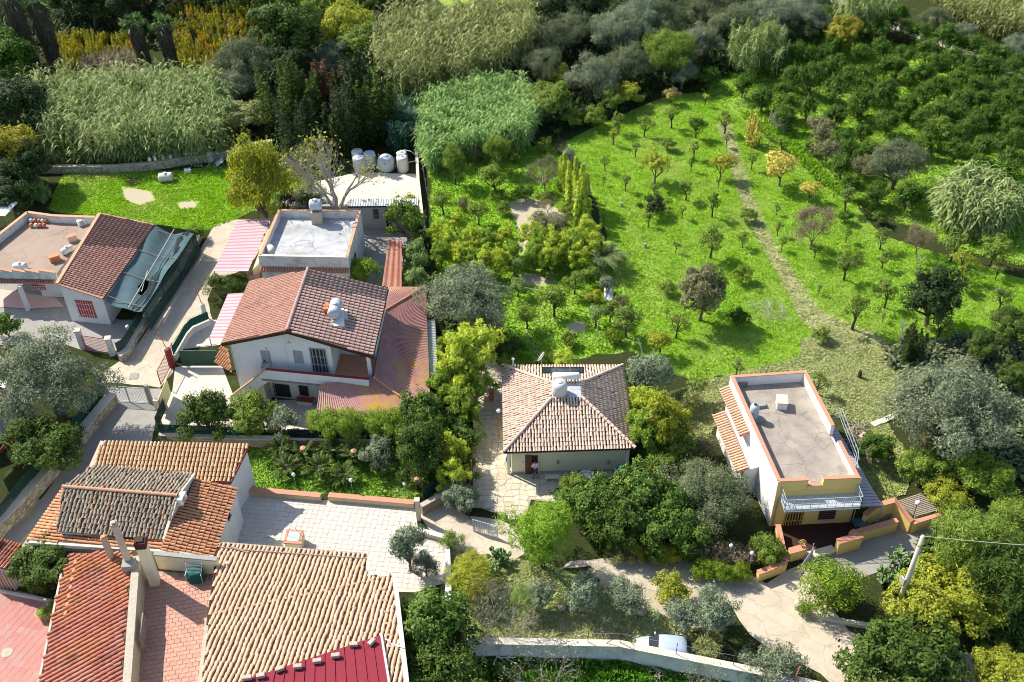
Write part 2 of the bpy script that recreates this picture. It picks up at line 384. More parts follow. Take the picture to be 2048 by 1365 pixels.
mat_leaf('leaf_autumn', (.16, .19, .012), (.44, .40, .03), (.68, .54, .05), .3, patch=(.56, .33, .04), pscale=.22)
mat_leaf('leaf_golden', (.30, .26, .04), (.56, .48, .09), (.78, .68, .22), .3)
mat_leaf('leaf_orange', (.14, .17, .02), (.36, .34, .035), (.54, .44, .06), .3)
mat_leaf('leaf_reed', (.11, .16, .04), (.27, .35, .11), (.50, .56, .25), .3, patch=(.36, .38, .16), pscale=.3)
mat_leaf('leaf_reed_dry', (.12, .14, .035), (.28, .31, .09), (.52, .52, .23), .25, patch=(.17, .22, .06), pscale=.3)
mat_leaf('leaf_reed_fresh', (.11, .20, .05), (.29, .44, .13), (.52, .66, .27), .35)
mat_leaf('leaf_reed_dark', (.03, .08, .04), (.06, .14, .08), (.12, .22, .12), .2)
mat_leaf('leaf_hedge', (.08, .14, .012), (.18, .27, .02), (.32, .42, .045), .3)
mat_leaf('leaf_brown', (.08, .085, .03), (.19, .19, .08), (.34, .32, .17), .15)
mat_leaf('leaf_mauve', (.12, .095, .05), (.24, .185, .11), (.38, .31, .2), .15)
mat_leaf('leaf_rust', (.08, .05, .02), (.16, .09, .04), (.25, .14, .07), .15)
mat_leaf('leaf_cactus', (.10, .17, .06), (.17, .27, .10), (.26, .36, .16), .05)
mat_leaf('leaf_cycad', (.02, .045, .008), (.06, .10, .015), (.20, .24, .05), .15)
mat_leaf('leaf_palm', (.05, .11, .02), (.12, .22, .05), (.26, .38, .13), .15)
mat_leaf('leaf_datepalm', (.06, .10, .03), (.13, .18, .05), (.26, .29, .11), .15)
mat_leaf('leaf_thatch', (.05, .04, .028), (.09, .07, .05), (.15, .12, .09), .05)
mat_leaf('leaf_loquat', (.08, .14, .03), (.19, .29, .07), (.40, .50, .18), .25)
mat_leaf('blade_grass', (.18, .32, .028), (.28, .46, .045), (.40, .57, .09), .4, patch=(.42, .48, .15), pscale=.14)
mat_leaf('blade_shade', (.12, .26, .02), (.21, .40, .03), (.33, .50, .06), .35)
mat_leaf('blade_dry', (.25, .30, .09), (.38, .40, .16), (.52, .50, .25), .2)
mat_leaf('blade_clover', (.06, .16, .015), (.12, .27, .03), (.21, .38, .06), .35)
# ------------------------------------------------------------------ plants
def sph(rg, n):
    v = rg.normal(size=(n, 3)); return v / np.linalg.norm(v, axis=1, keepdims=True)
def leaf_quads(rg, C, N, L, Wd, droop=0.0, along=None, jit=.6):
    """rhombic leaves centred at C facing roughly N"""
    n = len(C); N = N + sph(rg, n) * jit; N /= np.linalg.norm(N, axis=1, keepdims=True)
    T = sph(rg, n) if along is None else along + sph(rg, n) * .35
    T = T - (T * N).sum(1, keepdims=True) * N; T /= np.linalg.norm(T, axis=1, keepdims=True) + 1e-9
    T[:, 2] -= droop; B = np.cross(N, T)
    l = (L * rg.uniform(.6, 1.3, n))[:, None] / 2; w = (Wd * rg.uniform(.6, 1.3, n))[:, None] / 2
    V = np.stack([C - T * l, C + B * w, C + T * l, C - B * w], 1).reshape(-1, 3)
    return V, np.arange(4 * n).reshape(-1, 4)
def lobes_pts(rg, lobes, n, shell=.55, updown=.25):
    r = np.array([l[1] for l in lobes]); c = np.array([l[0] for l in lobes]); sz = np.array([l[2] if len(l) > 2 else 1.0 for l in lobes])
    k = rg.choice(len(lobes), n, p=r**2 / (r**2).sum()); d = sph(rg, n); d[:, 2] += updown; d /= np.linalg.norm(d, axis=1, keepdims=True)
    rad = r[k] * rg.uniform(shell, 1.0, n) ** .5 * rg.uniform(.85, 1.12, n); D = d.copy(); D[:, 2] *= sz[k]
    return c[k] + D * rad[:, None], d
def stack(parts):
    V, Fc, o = [], [], 0
    for v, f in parts: V.append(v); Fc.append(f + o); o += len(v)
    return np.concatenate(V), np.concatenate(Fc)
def limb_mb(rg, H0, tips, r0, lean=.0, n=6):
    mb = MB(); fork = np.array([lean, rg.uniform(-.05, .05), H0]); mid = fork * .5 + np.array([rg.uniform(-.06, .06) * H0, rg.uniform(-.06, .06) * H0, 0])
    mb.tube([(0, 0, -.1), mid, fork], [r0 * 1.25, r0, r0 * .85], 7)
    for t in tips:
        t = np.asarray(t, float); m = fork * .5 + t * .5 + sph(rg, 1)[0] * np.linalg.norm(t - fork) * .12
        mb.tube([fork - [0, 0, r0], m, t], [r0 * .6, r0 * .38, r0 * .12], 5, cap=False)
        for q in range(2):
            e = m * .4 + t * .6 + sph(rg, 1)[0] * np.linalg.norm(t - fork) * .45; mb.tube([m, e], [r0 * .28, r0 * .06], 4, cap=False)
    return mb
def mesh_from_mb(name, mb, mat):
    me = bpy.data.meshes.new(name); me.from_pydata(mb.v, [], mb.f); me.materials.append(MAT[mat]); me.update(); return me

KINDS = {}
def reg(kind, variants, W0, Zc, Ht):
    W = []
    for m, _ in variants:
        a = np.empty(len(m.vertices) * 3, np.float32); m.vertices.foreach_get('co', a); a = a.reshape(-1, 3); q = np.percentile(a, [2, 98], axis=0); W.append([(q[1] - q[0])[:2].mean(), (q[0][2] + q[1][2]) / 2])
    W = np.array(W).mean(0); KINDS[kind] = dict(v=variants, W=float(W[0]), Zc=float(W[1]), H=Ht)
def round_tree(kind, seeds, W0, Ht, zc, rz, trunk_h, nl, nleaf, L, Wd, mat, bark='bark', lobe=(.28, .42), shell=.5, jit=.6, r0=None, sprigs=0, droop=0, fill=.15, gap=0.0):
    vs = []
    for sd in seeds:
        rg = np.random.default_rng(sd); lob = []
        for i in range(nl):
            d = sph(rg, 1)[0]; d[2] = abs(d[2]) * 1.1 - .45 if rg.random() < .85 else d[2]
            rr = rg.uniform(*lobe) * W0 / 2; f = rg.uniform(.55, 1.0) if rg.random() > fill else rg.uniform(0, .5)
            c = np.array([d[0] * (W0 / 2 - rr * .8) * f * rg.uniform(.72, 1.3), d[1] * (W0 / 2 - rr * .8) * f * rg.uniform(.72, 1.3), zc + d[2] * (rz - rr * .5) * f])
            lob.append((c, rr, .8))
        C, N = lobes_pts(rg, lob, nleaf, shell)
        q = C * (2 * math.pi / (.34 * W0)) + rg.uniform(0, 6, 3); hole = np.sin(q[:, 0] + np.sin(q[:, 1])) + np.sin(q[:, 1] * 1.1 + q[:, 2] * .6) + np.sin(q[:, 2] * 1.2 + q[:, 0] * .4) > 1.05
        keep = (C[:, 2] > max(.05, trunk_h * .45)) & ~(hole & (rg.random(len(C)) < .85)); C, N = C[keep], N[keep]
        out = C - np.array([0, 0, zc * .8]); out /= np.linalg.norm(out, axis=1, keepdims=True) + 1e-6
        ps = [leaf_quads(rg, C, N * .6 + out * .5 + np.array([0, 0, .35]), L, Wd, droop, jit=jit)]
        if sprigs:      # upright shoots breaking the outline
            base, nn = lobes_pts(rg, lob, sprigs, .9, .8); m = 5
            up = nn * .5 + np.array([0, 0, 1.0]); up /= np.linalg.norm(up, axis=1, keepdims=True); ln = rg.uniform(.08, .2, sprigs)[:, None] * W0 * .55
            for q in range(m):
                c = base + up * ln * (q + .5) / m + rg.normal(size=base.shape) * L * .2
                ps.append(leaf_quads(rg, c, nn + np.array([0, 0, .4]), L * .9, Wd * .9, along=up, jit=.8))
        V, Fc = stack(ps); me = np_mesh(kind + '_crown', V, Fc, mat)
        tips = [l[0] for l in lob[:7]]
        vs.append((me, mesh_from_mb(kind + '_trunk', limb_mb(rg, max(trunk_h, .15), tips, r0 or W0 * .03, rg.uniform(-.1, .1) * W0 * .3), bark)))
    reg(kind, vs, W0, zc, Ht)

round_tree('citrus', (1, 2, 3, 4, 86), 3.0, 3.3, 1.7, 1.6, .4, 34, 3600, .17, .08, 'leaf_citrus', sprigs=150, lobe=(.2, .34), r0=.08)
round_tree('citrus_light', (5, 6, 7), 2.6, 2.9, 1.7, 1.1, .8, 22, 2600, .15, .08, 'leaf_citrus_light', sprigs=60, r0=.08, bark='bark_dark', lobe=(.25, .4))
round_tree('vase', (8, 9, 10, 11, 81, 82, 83), 2.2, 2.7, 1.75, .95, .8, 12, 900, .15, .085, 'leaf_young', bark='bark_dark', lobe=(.2, .36), r0=.075, sprigs=14, fill=.05)
round_tree('sapling', (12, 13, 14, 84, 85), 1.1, 1.8, 1.15, .6, .5, 6, 190, .16, .09, 'leaf_young', bark='bark_dark', lobe=(.3, .5), r0=.045, sprigs=6)
round_tree('olive', (15, 16, 17), 7.5, 6.5, 3.9, 2.7, 1.3, 70, 40000, .22, .055, 'leaf_olive', bark='bark', lobe=(.18, .30), shell=.3, r0=.3, jit=.9, sprigs=450)
round_tree('olive_small', (18, 19, 20), 2.8, 2.9, 1.6, 1.2, .6, 22, 4200, .20, .045, 'leaf_olive_blue', lobe=(.22, .36), shell=.25, r0=.08, jit=.95, sprigs=160)
round_tree('broadleaf', (21, 22, 23), 5.5, 5.5, 3.1, 2.4, 1.2, 52, 17000, .20, .11, 'leaf_broad', lobe=(.16, .3), r0=.17, sprigs=160)
round_tree('carob', (24, 25, 26), 4.6, 3.8, 2.0, 1.8, .5, 46, 15000, .17, .09, 'leaf_carob', lobe=(.16, .28), r0=.14, sprigs=260)
round_tree('bush', (27, 28, 29), 2.2, 1.9, .95, .9, .12, 24, 3600, .13, .065, 'leaf_citrus_light', lobe=(.2, .36), r0=.05, sprigs=80)
round_tree('clipped', (30, 31), 2.4, 2.2, 1.15, 1.05, .12, 44, 9500, .085, .04, 'leaf_hedge', lobe=(.24, .34), r0=.05, jit=.7, fill=.05)
round_tree('feathery', (32, 33), 3.6, 4.4, 2.5, 1.9, .8, 30, 9000, .26, .035, 'leaf_pine', lobe=(.2, .36), r0=.1, jit=1.0, sprigs=400, bark='bark_dark')
round_tree('autumn', (34, 35, 36), 2.6, 2.5, 1.5, .85, .5, 16, 1500, .17, .10, 'leaf_golden', lobe=(.22, .38), r0=.06, bark='bark', sprigs=30)
round_tree('scrub', (37, 38, 39), 2.4, 1.7, .8, .8, .05, 18, 2800, .20, .035, 'leaf_brown', lobe=(.25, .42), r0=.03, jit=1.0, sprigs=120, shell=.15)

def spiky(kind, seeds, W0, Ht, n_sp, per, L, Wd, mat, stemmat='bark', tip=.05, spread=.35, leafy=(.05, 1.0), jit=.8, droop=.5):
    """clump of tall leafy shoots, each tapering to a point"""
    vs = []
    for sd in seeds:
        rg = np.random.default_rng(sd); Cs, Ns, Al = [], [], []; mb = MB()
        for i in range(n_sp):
            a, r = rg.uniform(0, 2 * math.pi), W0 * .42 * math.sqrt(rg.uniform(0, 1)); b = np.array([math.cos(a) * r, math.sin(a) * r, 0])
            h = Ht * rg.uniform(.6, 1.0); top = b * (1 + spread) + np.array([rg.normal() * .12, rg.normal() * .12, h])
            tt = rg.uniform(leafy[0], leafy[1], per); env = np.sin(np.clip(tt, 0, 1) * math.pi * .9 + .28) * W0 * .16 + tip
            d = sph(rg, per); d[:, 2] *= .4
            Cs.append(b + (top - b) * tt[:, None] + d * env[:, None] * rg.uniform(.3, 1.0, per)[:, None]); Ns.append(d * .4 + np.array([0, 0, .8])); Al.append(d + np.array([0, 0, .2]))
            mb.tube([b, b * .5 + top * .5, top], [.03, .022, .008], 4, cap=False)
        V, Fc = leaf_quads(rg, np.concatenate(Cs), np.concatenate(Ns), L, Wd, droop, along=np.concatenate(Al), jit=jit)
        vs.append((np_mesh(kind + '_crown', V, Fc, mat), mesh_from_mb(kind + '_trunk', mb, stemmat)))
    reg(kind, vs, W0, Ht * .5, Ht)
round_tree('bamboo', (41, 42, 43), 2.6, 3.8, 2.1, 1.9, .1, 44, 6200, .22, .06, 'leaf_bamboo', lobe=(.13, .28), r0=.05, droop=.5, jit=.8, sprigs=160, fill=.05)
spiky('bamboo_spire', (44, 45, 46), 1.3, 3.4, 5, 520, .22, .085, 'leaf_bamboo', spread=.1)
spiky('poplar', (47, 48, 49, 55), 2.0, 2.9, 9, 170, .20, .13, 'leaf_autumn', stemmat='bark_dark', spread=.35, droop=.1)
spiky('cypress', (50, 51), 3.2, 6.0, 16, 420, .28, .08, 'leaf_dark', stemmat='bark_dark', spread=.1, droop=-.2)
spiky('cane_clump', (52, 53), 4.2, 5.2, 60, 90, .75, .075, 'leaf_reed', stemmat='leaf_reed_dry', spread=.55, leafy=(.3, 1.0), droop=.6)

def bare_tree(kind, seeds, W0, Ht, depth, mat, leaves=None, nle=0, L=.15, r0=.14, trunk=.9, spread=.62):
    vs = []
    for sd in seeds:
        rg = np.random.default_rng(sd); mb = MB(); ends = []
        def grow(p, d, ln, r, k):
            e = p + d * ln + sph(rg, 1)[0] * ln * .1; m = (p + e) / 2 + sph(rg, 1)[0] * ln * .07
            mb.tube([p, m, e], [r, r * .85, r * .66], 5 if k > 2 else 3, cap=False)
            if k == 0: ends.append(e); return
            for q in range(rg.integers(2, 4)):
                nd = unit(d + sph(rg, 1)[0] * spread + np.array([0, 0, .12])); grow(e, nd, ln * rg.uniform(.66, .9), r * .62, k - 1)
        if trunk > 0: mb.tube([(0, 0, -.1), (0, 0, trunk)], [r0 * 1.2, r0], 6, cap=False)
        for q in range(4):
            a = q * math.pi / 2 + rg.uniform(0, 1); grow(np.array([0, 0, trunk]), unit(np.array([math.cos(a) * .7, math.sin(a) * .7, 1.0])), Ht * .22, r0 * .7, depth)
        V = np.array(mb.v); s = W0 / (V[:, :2].max() - V[:, :2].min()); zs = (Ht) / V[:, 2].max(); mb.v = [(x * s, y * s, z * zs) for x, y, z in mb.v]
        E = np.array(ends) * [s, s, zs]
        if nle: k = rg.choice(len(E), nle); C = E[k] + rg.normal(size=(nle, 3)) * .16; Vv, Fc = leaf_quads(rg, C, sph(rg, nle) + [0, 0, .6], L, L * .5)
        else: Vv, Fc = leaf_quads(rg, E, sph(rg, len(E)), .1, .02)
        vs.append((np_mesh(kind + '_crown', Vv, Fc, leaves or 'leaf_brown'), mesh_from_mb(kind + '_trunk', mb, mat)))
    reg(kind, vs, W0, Ht * .55, Ht)
bare_tree('bare', (61,), 7.0, 7.0, 6, 'bark_pale', 'leaf_yellow', 420, .26, .26, 1.4)
bare_tree('bare_bush', (62, 63), 3.6, 3.4, 5, 'bark_pale', 'leaf_brown', 900, .10, .05, .2)
bare_tree('twiggy', (64, 65), 3.6, 3.4, 5, 'bark', 'leaf_mauve', 6000, .11, .07, .5, .5)
bare_tree('dead', (66,), 2.2, 2.8, 3, 'bark_pale', None, 0, .1, .09, .8)

def plume(rg, mb_v, base, d, ln, n, w0, droopf, lw, ll):
    pass
def frond_mesh(name, rg, nfr, ln, rise, mat, nleaf=22, lw=.05, ll=.38, crown_h=0.0, drop=.9, low=-.3, high=1.2):
    Vs, Fs, o = [], [], 0
    for i in range(nfr):
        a = rg.uniform(0, 2 * math.pi); el = rg.uniform(low, high); h = np.array([math.cos(a), math.sin(a), 0]); side = np.array([-h[1], h[0], 0])
        t = np.linspace(0.06, 1, nleaf); l = ln * rg.uniform(.8, 1.1)
        x = l * (t * math.cos(el) + .05); z = l * (t * math.sin(el)) - drop * l * t**2 * .5 * (1 if el > .1 else .6)
        p = h[None] * x[:, None] + np.array([0, 0, 1.0])[None] * z[:, None] + np.array([0, 0, crown_h])
        for sgn in (-1, 1):
            lf = ll * np.sin(np.clip(t * .9 + .12, 0, 1) * math.pi) ** .6 * rg.uniform(.85, 1.1, nleaf); tip = p + side * sgn * lf[:, None] * .85 + h * lf[:, None] * .5 - np.array([0, 0, .25]) * lf[:, None]
            q = np.stack([p, p * .5 + tip * .5 + h * lw, tip, p * .5 + tip * .5 - h * lw], 1).reshape(-1, 3); Vs.append(q); Fs.append(np.arange(len(q)).reshape(-1, 4) + o); o += len(q)
        q = []
        for j in range(nleaf - 1): q += [p[j] - side * .02, p[j] + side * .02, p[j + 1] + side * .02, p[j + 1] - side * .02]
        q = np.array(q); Vs.append(q); Fs.append(np.arange(len(q)).reshape(-1, 4) + o); o += len(q)
    return np_mesh(name, np.concatenate(Vs), np.concatenate(Fs), mat)

TREE_N = {}
def put(kind, cx, cy, wpx, label, name='tree', cat='tree', group=None, mat=None, hs=1.0, z0=0.0, var=None, rot=None, crown='crown', trunk='trunk'):
    """stand a plant so that its crown is seen centred at the surveyed pixel with the measured width"""
    K = KINDS[kind]; i = TREE_N.get(kind, 0); TREE_N[kind] = i + 1; me, tm = K['v'][(var if var is not None else i) % len(K['v'])]
    s = 1.0
    for _ in range(3): s = wpx * mpp(cx, cy, z0 + K['Zc'] * s * hs) / K['W']
    p = P(cx, cy, z0 + K['Zc'] * s * hs); rg = random.Random(int(cx * 7 + cy * 13))
    r = thing(name, label, cat, (p[0], p[1], z0), group); r.scale = (s, s, s * hs); r.rotation_euler = (0, 0, rg.uniform(0, 6.28) if rot is None else rot)
    for nm, m in ((trunk, tm), (crown, me)):
        o = link(nm, m, r)
        if mat and nm == crown:
            o.material_slots[0].link = 'OBJECT'; o.material_slots[0].material = MAT[mat]
    return r

def reeds(name, poly, n, hgt, mat, label, cat='reeds', nleaf=9, L=.6, W=.055, seed=1, zbase=0.0, lean=(0.0, 0.0), hvar=.25, leafy=.25, plumes=0, z_img=0.0):
    """stand of giant cane nobody could count: stems with arching blades"""
    rg = np.random.default_rng(seed); pl = [P(x, y, z_img)[:2] for x, y in poly]; a = np.array(pl); lo, hi = a.min(0), a.max(0); pts = np.zeros((0, 2))
    while len(pts) < n:
        q = rg.uniform(lo, hi, (n * 2, 2)); pts = np.concatenate([pts, q[inpoly(q, pl)]])
    pts = pts[:n]; ln = np.array(lean)[None] * hgt
    clump = np.sin(pts[:, 0] * .9 + np.sin(pts[:, 1] * .7) * 2) * np.cos(pts[:, 1] * 1.1 + pts[:, 0] * .3)
    h = hgt * (1 + clump * .22 + rg.uniform(-hvar, hvar, n)); tl = rg.normal(size=(n, 2)) * .09 * hgt + ln
    ps = []; b = np.concatenate([pts, np.full((n, 1), zbase)], 1); top = b + np.concatenate([tl, h[:, None]], 1)
    w = np.array([.018, 0, 0]); ps.append((np.stack([b - w, b + w, top + w * .5, top - w * .5], 1).reshape(-1, 3), np.arange(4 * n).reshape(-1, 4)))
    for k in range(nleaf):
        t = (leafy + (1 - leafy) * (k + rg.uniform(0, 1, n)) / nleaf)[:, None]; p = b + (top - b) * t; az = rg.uniform(0, 2 * math.pi, n)
        d = np.stack([np.cos(az), np.sin(az), np.zeros(n)], 1); sd = np.stack([-np.sin(az), np.cos(az), np.zeros(n)], 1) * W * rg.uniform(.6, 1.4, n)[:, None]
        l = (L * rg.uniform(.6, 1.25, n))[:, None]; m = p + d * l * .5 + [0, 0, 1] * l * .28; e = p + d * l * 1.0 + [0, 0, 1] * l * rg.uniform(-.35, .15, n)[:, None]
        V = np.stack([p - sd * .3, p + sd * .3, m + sd, m - sd], 1).reshape(-1, 3); V2 = np.stack([m - sd, m + sd, e + sd * .1, e - sd * .1], 1).reshape(-1, 3)
        ps += [(V, np.arange(4 * n).reshape(-1, 4)), (V2, np.arange(4 * n).reshape(-1, 4))]
    V, Fc = stack(ps); o = link(name, np_mesh(name, V, Fc, mat)); set_props(o, label, cat, None, 'stuff')
    return o
def tufts(name, polys, n, h, w, mat, label, seed=1, avoid=(), cat='grass', zb=0.0, bend=.5):
    """short blades scattered in the outlines: grass too dense to count"""
    rg = np.random.default_rng(seed); allp = []
    A = [abs(sum(p[i][0] * p[(i + 1) % len(p)][1] - p[(i + 1) % len(p)][0] * p[i][1] for i in range(len(p)))) / 2 for p in polys]
    for pl, ar in zip(polys, A):
        k = int(n * ar / sum(A)); a = np.array(pl); q = rg.uniform(a.min(0), a.max(0), (int(k * 3), 2)); allp.append(q[inpoly(q, pl)][:k])
    p = np.concatenate(allp)
    for av in avoid: p = p[~inpoly(p, av)]
    cl = np.sin(p[:, 0] * 1.7 + 3 * np.sin(p[:, 1] * .6)) * np.sin(p[:, 1] * 2.1 + 2 * np.sin(p[:, 0] * .5)) ; m = len(p)
    az = rg.uniform(0, 6.28, m); d = np.stack([np.cos(az), np.sin(az), np.zeros(m)], 1); sd = np.stack([-np.sin(az), np.cos(az), np.zeros(m)], 1) * (w * rg.uniform(.6, 1.4, m))[:, None]
    hh = (h * rg.uniform(.5, 1.3, m) * (1 + .35 * cl))[:, None]; b = np.concatenate([p, np.full((m, 1), zb)], 1); t = b + d * hh * bend + [0, 0, 1] * hh; md = b + d * hh * .2 + [0, 0, 1] * hh * .5
    V, Fc = np.stack([b, md + sd, t, md - sd], 1).reshape(-1, 3), np.arange(4 * m).reshape(-1, 4)
    return set_props(link(name, np_mesh(name, V, Fc, mat)), label, cat, None, 'stuff')
# ------------------------------------------------------------------ the setting: ground, roads, paving
def W2(pts, z=0.0): return [tuple(P(x, y, z)[:2]) for x, y in pts]
MEADOW = W2([(1130,285),(1200,250),(1250,228),(1330,195),(1400,185),(1455,215),(1520,270),(1600,330),(1640,370),(1700,400),(1760,470),(1850,500),(1960,530),(2048,560),(2120,590),(2120,650),(2010,680),(1930,690),(1850,690),(1770,690),(1700,690),(1640,735),(1560,735),(1480,745),(1400,760),(1330,745),(1270,700),(1255,620),(1245,570),(1225,500),(1200,430),(1175,350)])
MEADOW_L = W2([(95,420),(130,345),(250,340),(330,345),(470,330),(560,350),(600,370),(560,400),(470,440),(400,465),(260,440),(120,425)])
GARDEN = W2([(860,330),(900,310),(1010,300),(1100,290),(1150,350),(1190,460),(1240,570),(1270,700),(1010,735),(1000,600),(880,560),(860,450)])
ORCHARD = W2([(1400,180),(1480,120),(1640,60),(1850,100),(2150,200),(2150,560),(1900,500),(1700,400),(1560,290)])
FARFIELD = W2([(860,-10),(1120,-10),(1100,20),(900,22)])
CUT = W2([(1400,765),(1480,745),(1600,715),(1600,680),(1680,655),(1780,700),(1830,760),(1790,830),(1720,850),(1640,820),(1590,760),(1480,770),(1445,830),(1400,900),(1330,880),(1300,800)])
SCRUBLAND = W2([(1480,235),(1560,290),(1640,370),(1760,440),(1850,500),(1700,400),(1600,290),(1520,220)])
LAWN = W2([(496,890),(520,885),(880,878),(885,985),(830,1000),(655,990),(640,985),(505,975)])
YLAWN = W2([(1690,860),(1760,830),(1830,930),(1810,990),(1780,1000),(1740,1000),(1720,940)])
BTM = W2([(900,1100),(1100,1130),(1250,1190),(1380,1260),(1460,1320),(1300,1300),(940,1290),(880,1200)])
LOWER_EDGE = [tuple(P(x, y, 0)[:2]) for x, y in ((930,1278),(1240,1284),(1440,1322),(1620,1362),(1760,1400))]
LOWER = W2([(934,1290),(1240,1296),(1440,1334),(1620,1372),(1760,1410),(1900,1600),(930,1600)], 1.4)
TRACK = W2([(1140,1105),(1250,1108),(1420,1135),(1530,1150),(1640,1150),(1720,1260),(1700,1330),(1560,1310),(1465,1215),(1390,1180),(1270,1180),(1120,1145)])
DIRTS = [W2(q) for q in ([(1015,405),(1060,395),(1110,415),(1140,440),(1100,455),(1062,460),(1050,500),(1046,540),(1035,520),(1040,465)], [(1130,650),(1170,640),(1180,660),(1140,672)], [(1120,350),(1165,385),(1170,410),(1130,395)],
    [(1035,545),(1120,555),(1090,575),(1040,570)], [(240,372),(300,382),(312,400),(280,412),(250,400)], [(350,405),(400,402),(390,418),(360,418)], [(1150,1120),(1330,1110),(1500,1160),(1400,1260),(1240,1190)],
    [(1000,1240),(1220,1230),(1390,1270),(1300,1300),(1000,1290)], [(0,1000),(240,1000),(100,1100),(0,1100)])]
def ground_z(x, y):
    pts = np.array([[x, y]]); return float(gz(pts)[0])
def gz(pts):
    ins = inpoly(pts, LOWER); return np.where(ins, -.3, 0.0)
xs = np.concatenate([[-900, -500, -250, -130], np.arange(-90, 96, .5), [130, 250, 500, 900]]); ys = np.concatenate([[-400, -150, -40], np.arange(20, 165, .5), [190, 250, 400, 800, 1800]])
gx, gy = np.meshgrid(xs, ys); gp = np.stack([gx.ravel(), gy.ravel()], 1); nx = len(xs)
rg0 = np.random.default_rng(5); zz = gz(gp)
far = np.clip((gp[:, 1] - 175) / 600, 0, 1); zz = zz + far**2 * 60
def tidy(v): return np.clip(v, 0, 1)
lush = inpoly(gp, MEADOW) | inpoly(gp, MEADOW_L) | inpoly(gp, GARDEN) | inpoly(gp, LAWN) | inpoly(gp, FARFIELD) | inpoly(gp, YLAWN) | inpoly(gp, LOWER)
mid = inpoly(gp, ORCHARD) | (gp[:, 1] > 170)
dirt = np.zeros(len(gp), bool)
for q in DIRTS: dirt |= inpoly(gp, q)
cut = inpoly(gp, CUT) | inpoly(gp, BTM)
me_i = (np.arange(len(ys) - 1)[:, None] * nx + np.arange(nx - 1)[None]).ravel()
gme = np_mesh('ground', np.concatenate([gp, zz[:, None]], 1), np.stack([me_i, me_i + 1, me_i + nx + 1, me_i + nx], 1), [])
def blur(a):
    a = a.astype(float).reshape(len(ys), nx)
    for _ in range(2): a = (a + np.roll(a, 1, 0) + np.roll(a, -1, 0) + np.roll(a, 1, 1) + np.roll(a, -1, 1)) / 5
    return a.ravel()
ca = gme.color_attributes.new('zone', 'FLOAT_COLOR', 'POINT')
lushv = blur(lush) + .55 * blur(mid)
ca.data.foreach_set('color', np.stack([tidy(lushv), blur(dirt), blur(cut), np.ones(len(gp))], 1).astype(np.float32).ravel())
t = NT('ground_cover'); at = t.n('ShaderNodeAttribute'); at.attribute_name = 'zone'; sp = t.n('ShaderNodeSeparateColor'); t.l(at.outputs['Color'], sp.inputs[0])
n1 = t.noise(.9, 8, .72); n2 = t.noise(7, 6, .75); n3 = t.noise(.18, 5, .6)
grass = t.ramp(n2, [(.25, (.16, .28, .025)), (.5, (.25, .41, .04)), (.78, (.36, .53, .08))])
grass = t.mix(t.ramp(n3, [(.42, 0.0), (.66, .6)]), grass, (.33, .38, .11)); grass = t.mix(t.ramp(n1, [(.52, 0.0), (.75, .45)]), grass, (.30, .31, .10))
drys = t.ramp(n2, [(.25, (.22, .27, .08)), (.5, (.37, .40, .16)), (.8, (.50, .48, .25))])
drys = t.mix(t.ramp(n1, [(.42, 0.0), (.62, .75)]), drys, (.21, .33, .06))
soil = t.ramp(n2, [(.2, (.34, .29, .19)), (.7, (.56, .49, .35))])
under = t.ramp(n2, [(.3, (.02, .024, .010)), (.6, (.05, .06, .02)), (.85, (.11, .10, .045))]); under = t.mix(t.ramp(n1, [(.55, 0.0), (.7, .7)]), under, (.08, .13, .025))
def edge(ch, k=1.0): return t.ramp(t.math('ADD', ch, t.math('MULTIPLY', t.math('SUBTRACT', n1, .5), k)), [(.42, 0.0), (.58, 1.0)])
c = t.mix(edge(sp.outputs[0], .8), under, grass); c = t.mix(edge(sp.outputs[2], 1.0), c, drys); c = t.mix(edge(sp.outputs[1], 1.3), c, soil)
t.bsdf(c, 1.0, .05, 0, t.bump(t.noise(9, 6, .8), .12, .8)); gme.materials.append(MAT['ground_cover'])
ground = set_props(link('ground', gme), kind='structure')

def sheet(name, px, z, mat, ragged=.0, seed=1, parent=None, zimg=None, mx=1.0, th=.0):
    """flat paving or track laid on the ground, edge crumbled"""
    rg = np.random.default_rng(seed); pts = [P(x, y, z if zimg is None else zimg)[:2] for x, y in px]; out = []
    for i, a in enumerate(pts):
        b = pts[(i + 1) % len(pts)]; k = max(1, int(np.linalg.norm(b - a) / mx)) if ragged else 1; nrm = np.array([-(b - a)[1], (b - a)[0]]) / (np.linalg.norm(b - a) + 1e-9)
        for j in range(k): out.append(a + (b - a) * j / k + nrm * rg.uniform(-1, 1) * ragged)
    mb = MB(); mb.v = [(p[0], p[1], z) for p in out]; mb.f = [tuple(range(len(out)))]; mb.mi = [0]
    if th: mb = MB().prism(out, z - th, z)
    # split the outline into triangles so a concave edge shades cleanly
    o = part(name, mb, mat, parent); import bmesh as _b
    bm = _b.new(); bm.from_mesh(o.data); _b.ops.triangulate(bm, faces=bm.faces[:], ngon_method='EAR_CLIP'); _b.ops.recalc_face_normals(bm, faces=bm.faces[:]); bm.to_mesh(o.data); bm.free()
    if parent is None: o['kind'] = 'structure'
    return o
sheet('dirt_road', [(1140,1120),(1250,1118),(1330,1130),(1420,1145),(1500,1150),(1530,1165),(1600,1130),(1640,1150),(1650,1200),(1700,1260),(1760,1290),(1830,1290),(1960,1310),(2100,1390),(2100,1450),(1700,1400),(1640,1350),(1560,1310),(1500,1270),(1465,1210),(1400,1170),(1330,1185),(1270,1175),(1230,1150),(1180,1135),(1120,1135)], .02, 'concrete_road', .18, 2)
sheet('forecourt', [(835,1025),(870,1010),(890,1000),(935,1030),(1000,1040),(1045,1060),(1050,1110),(1010,1130),(900,1135),(905,1085),(870,1075)], .02, 'concrete_road', .12, 3)
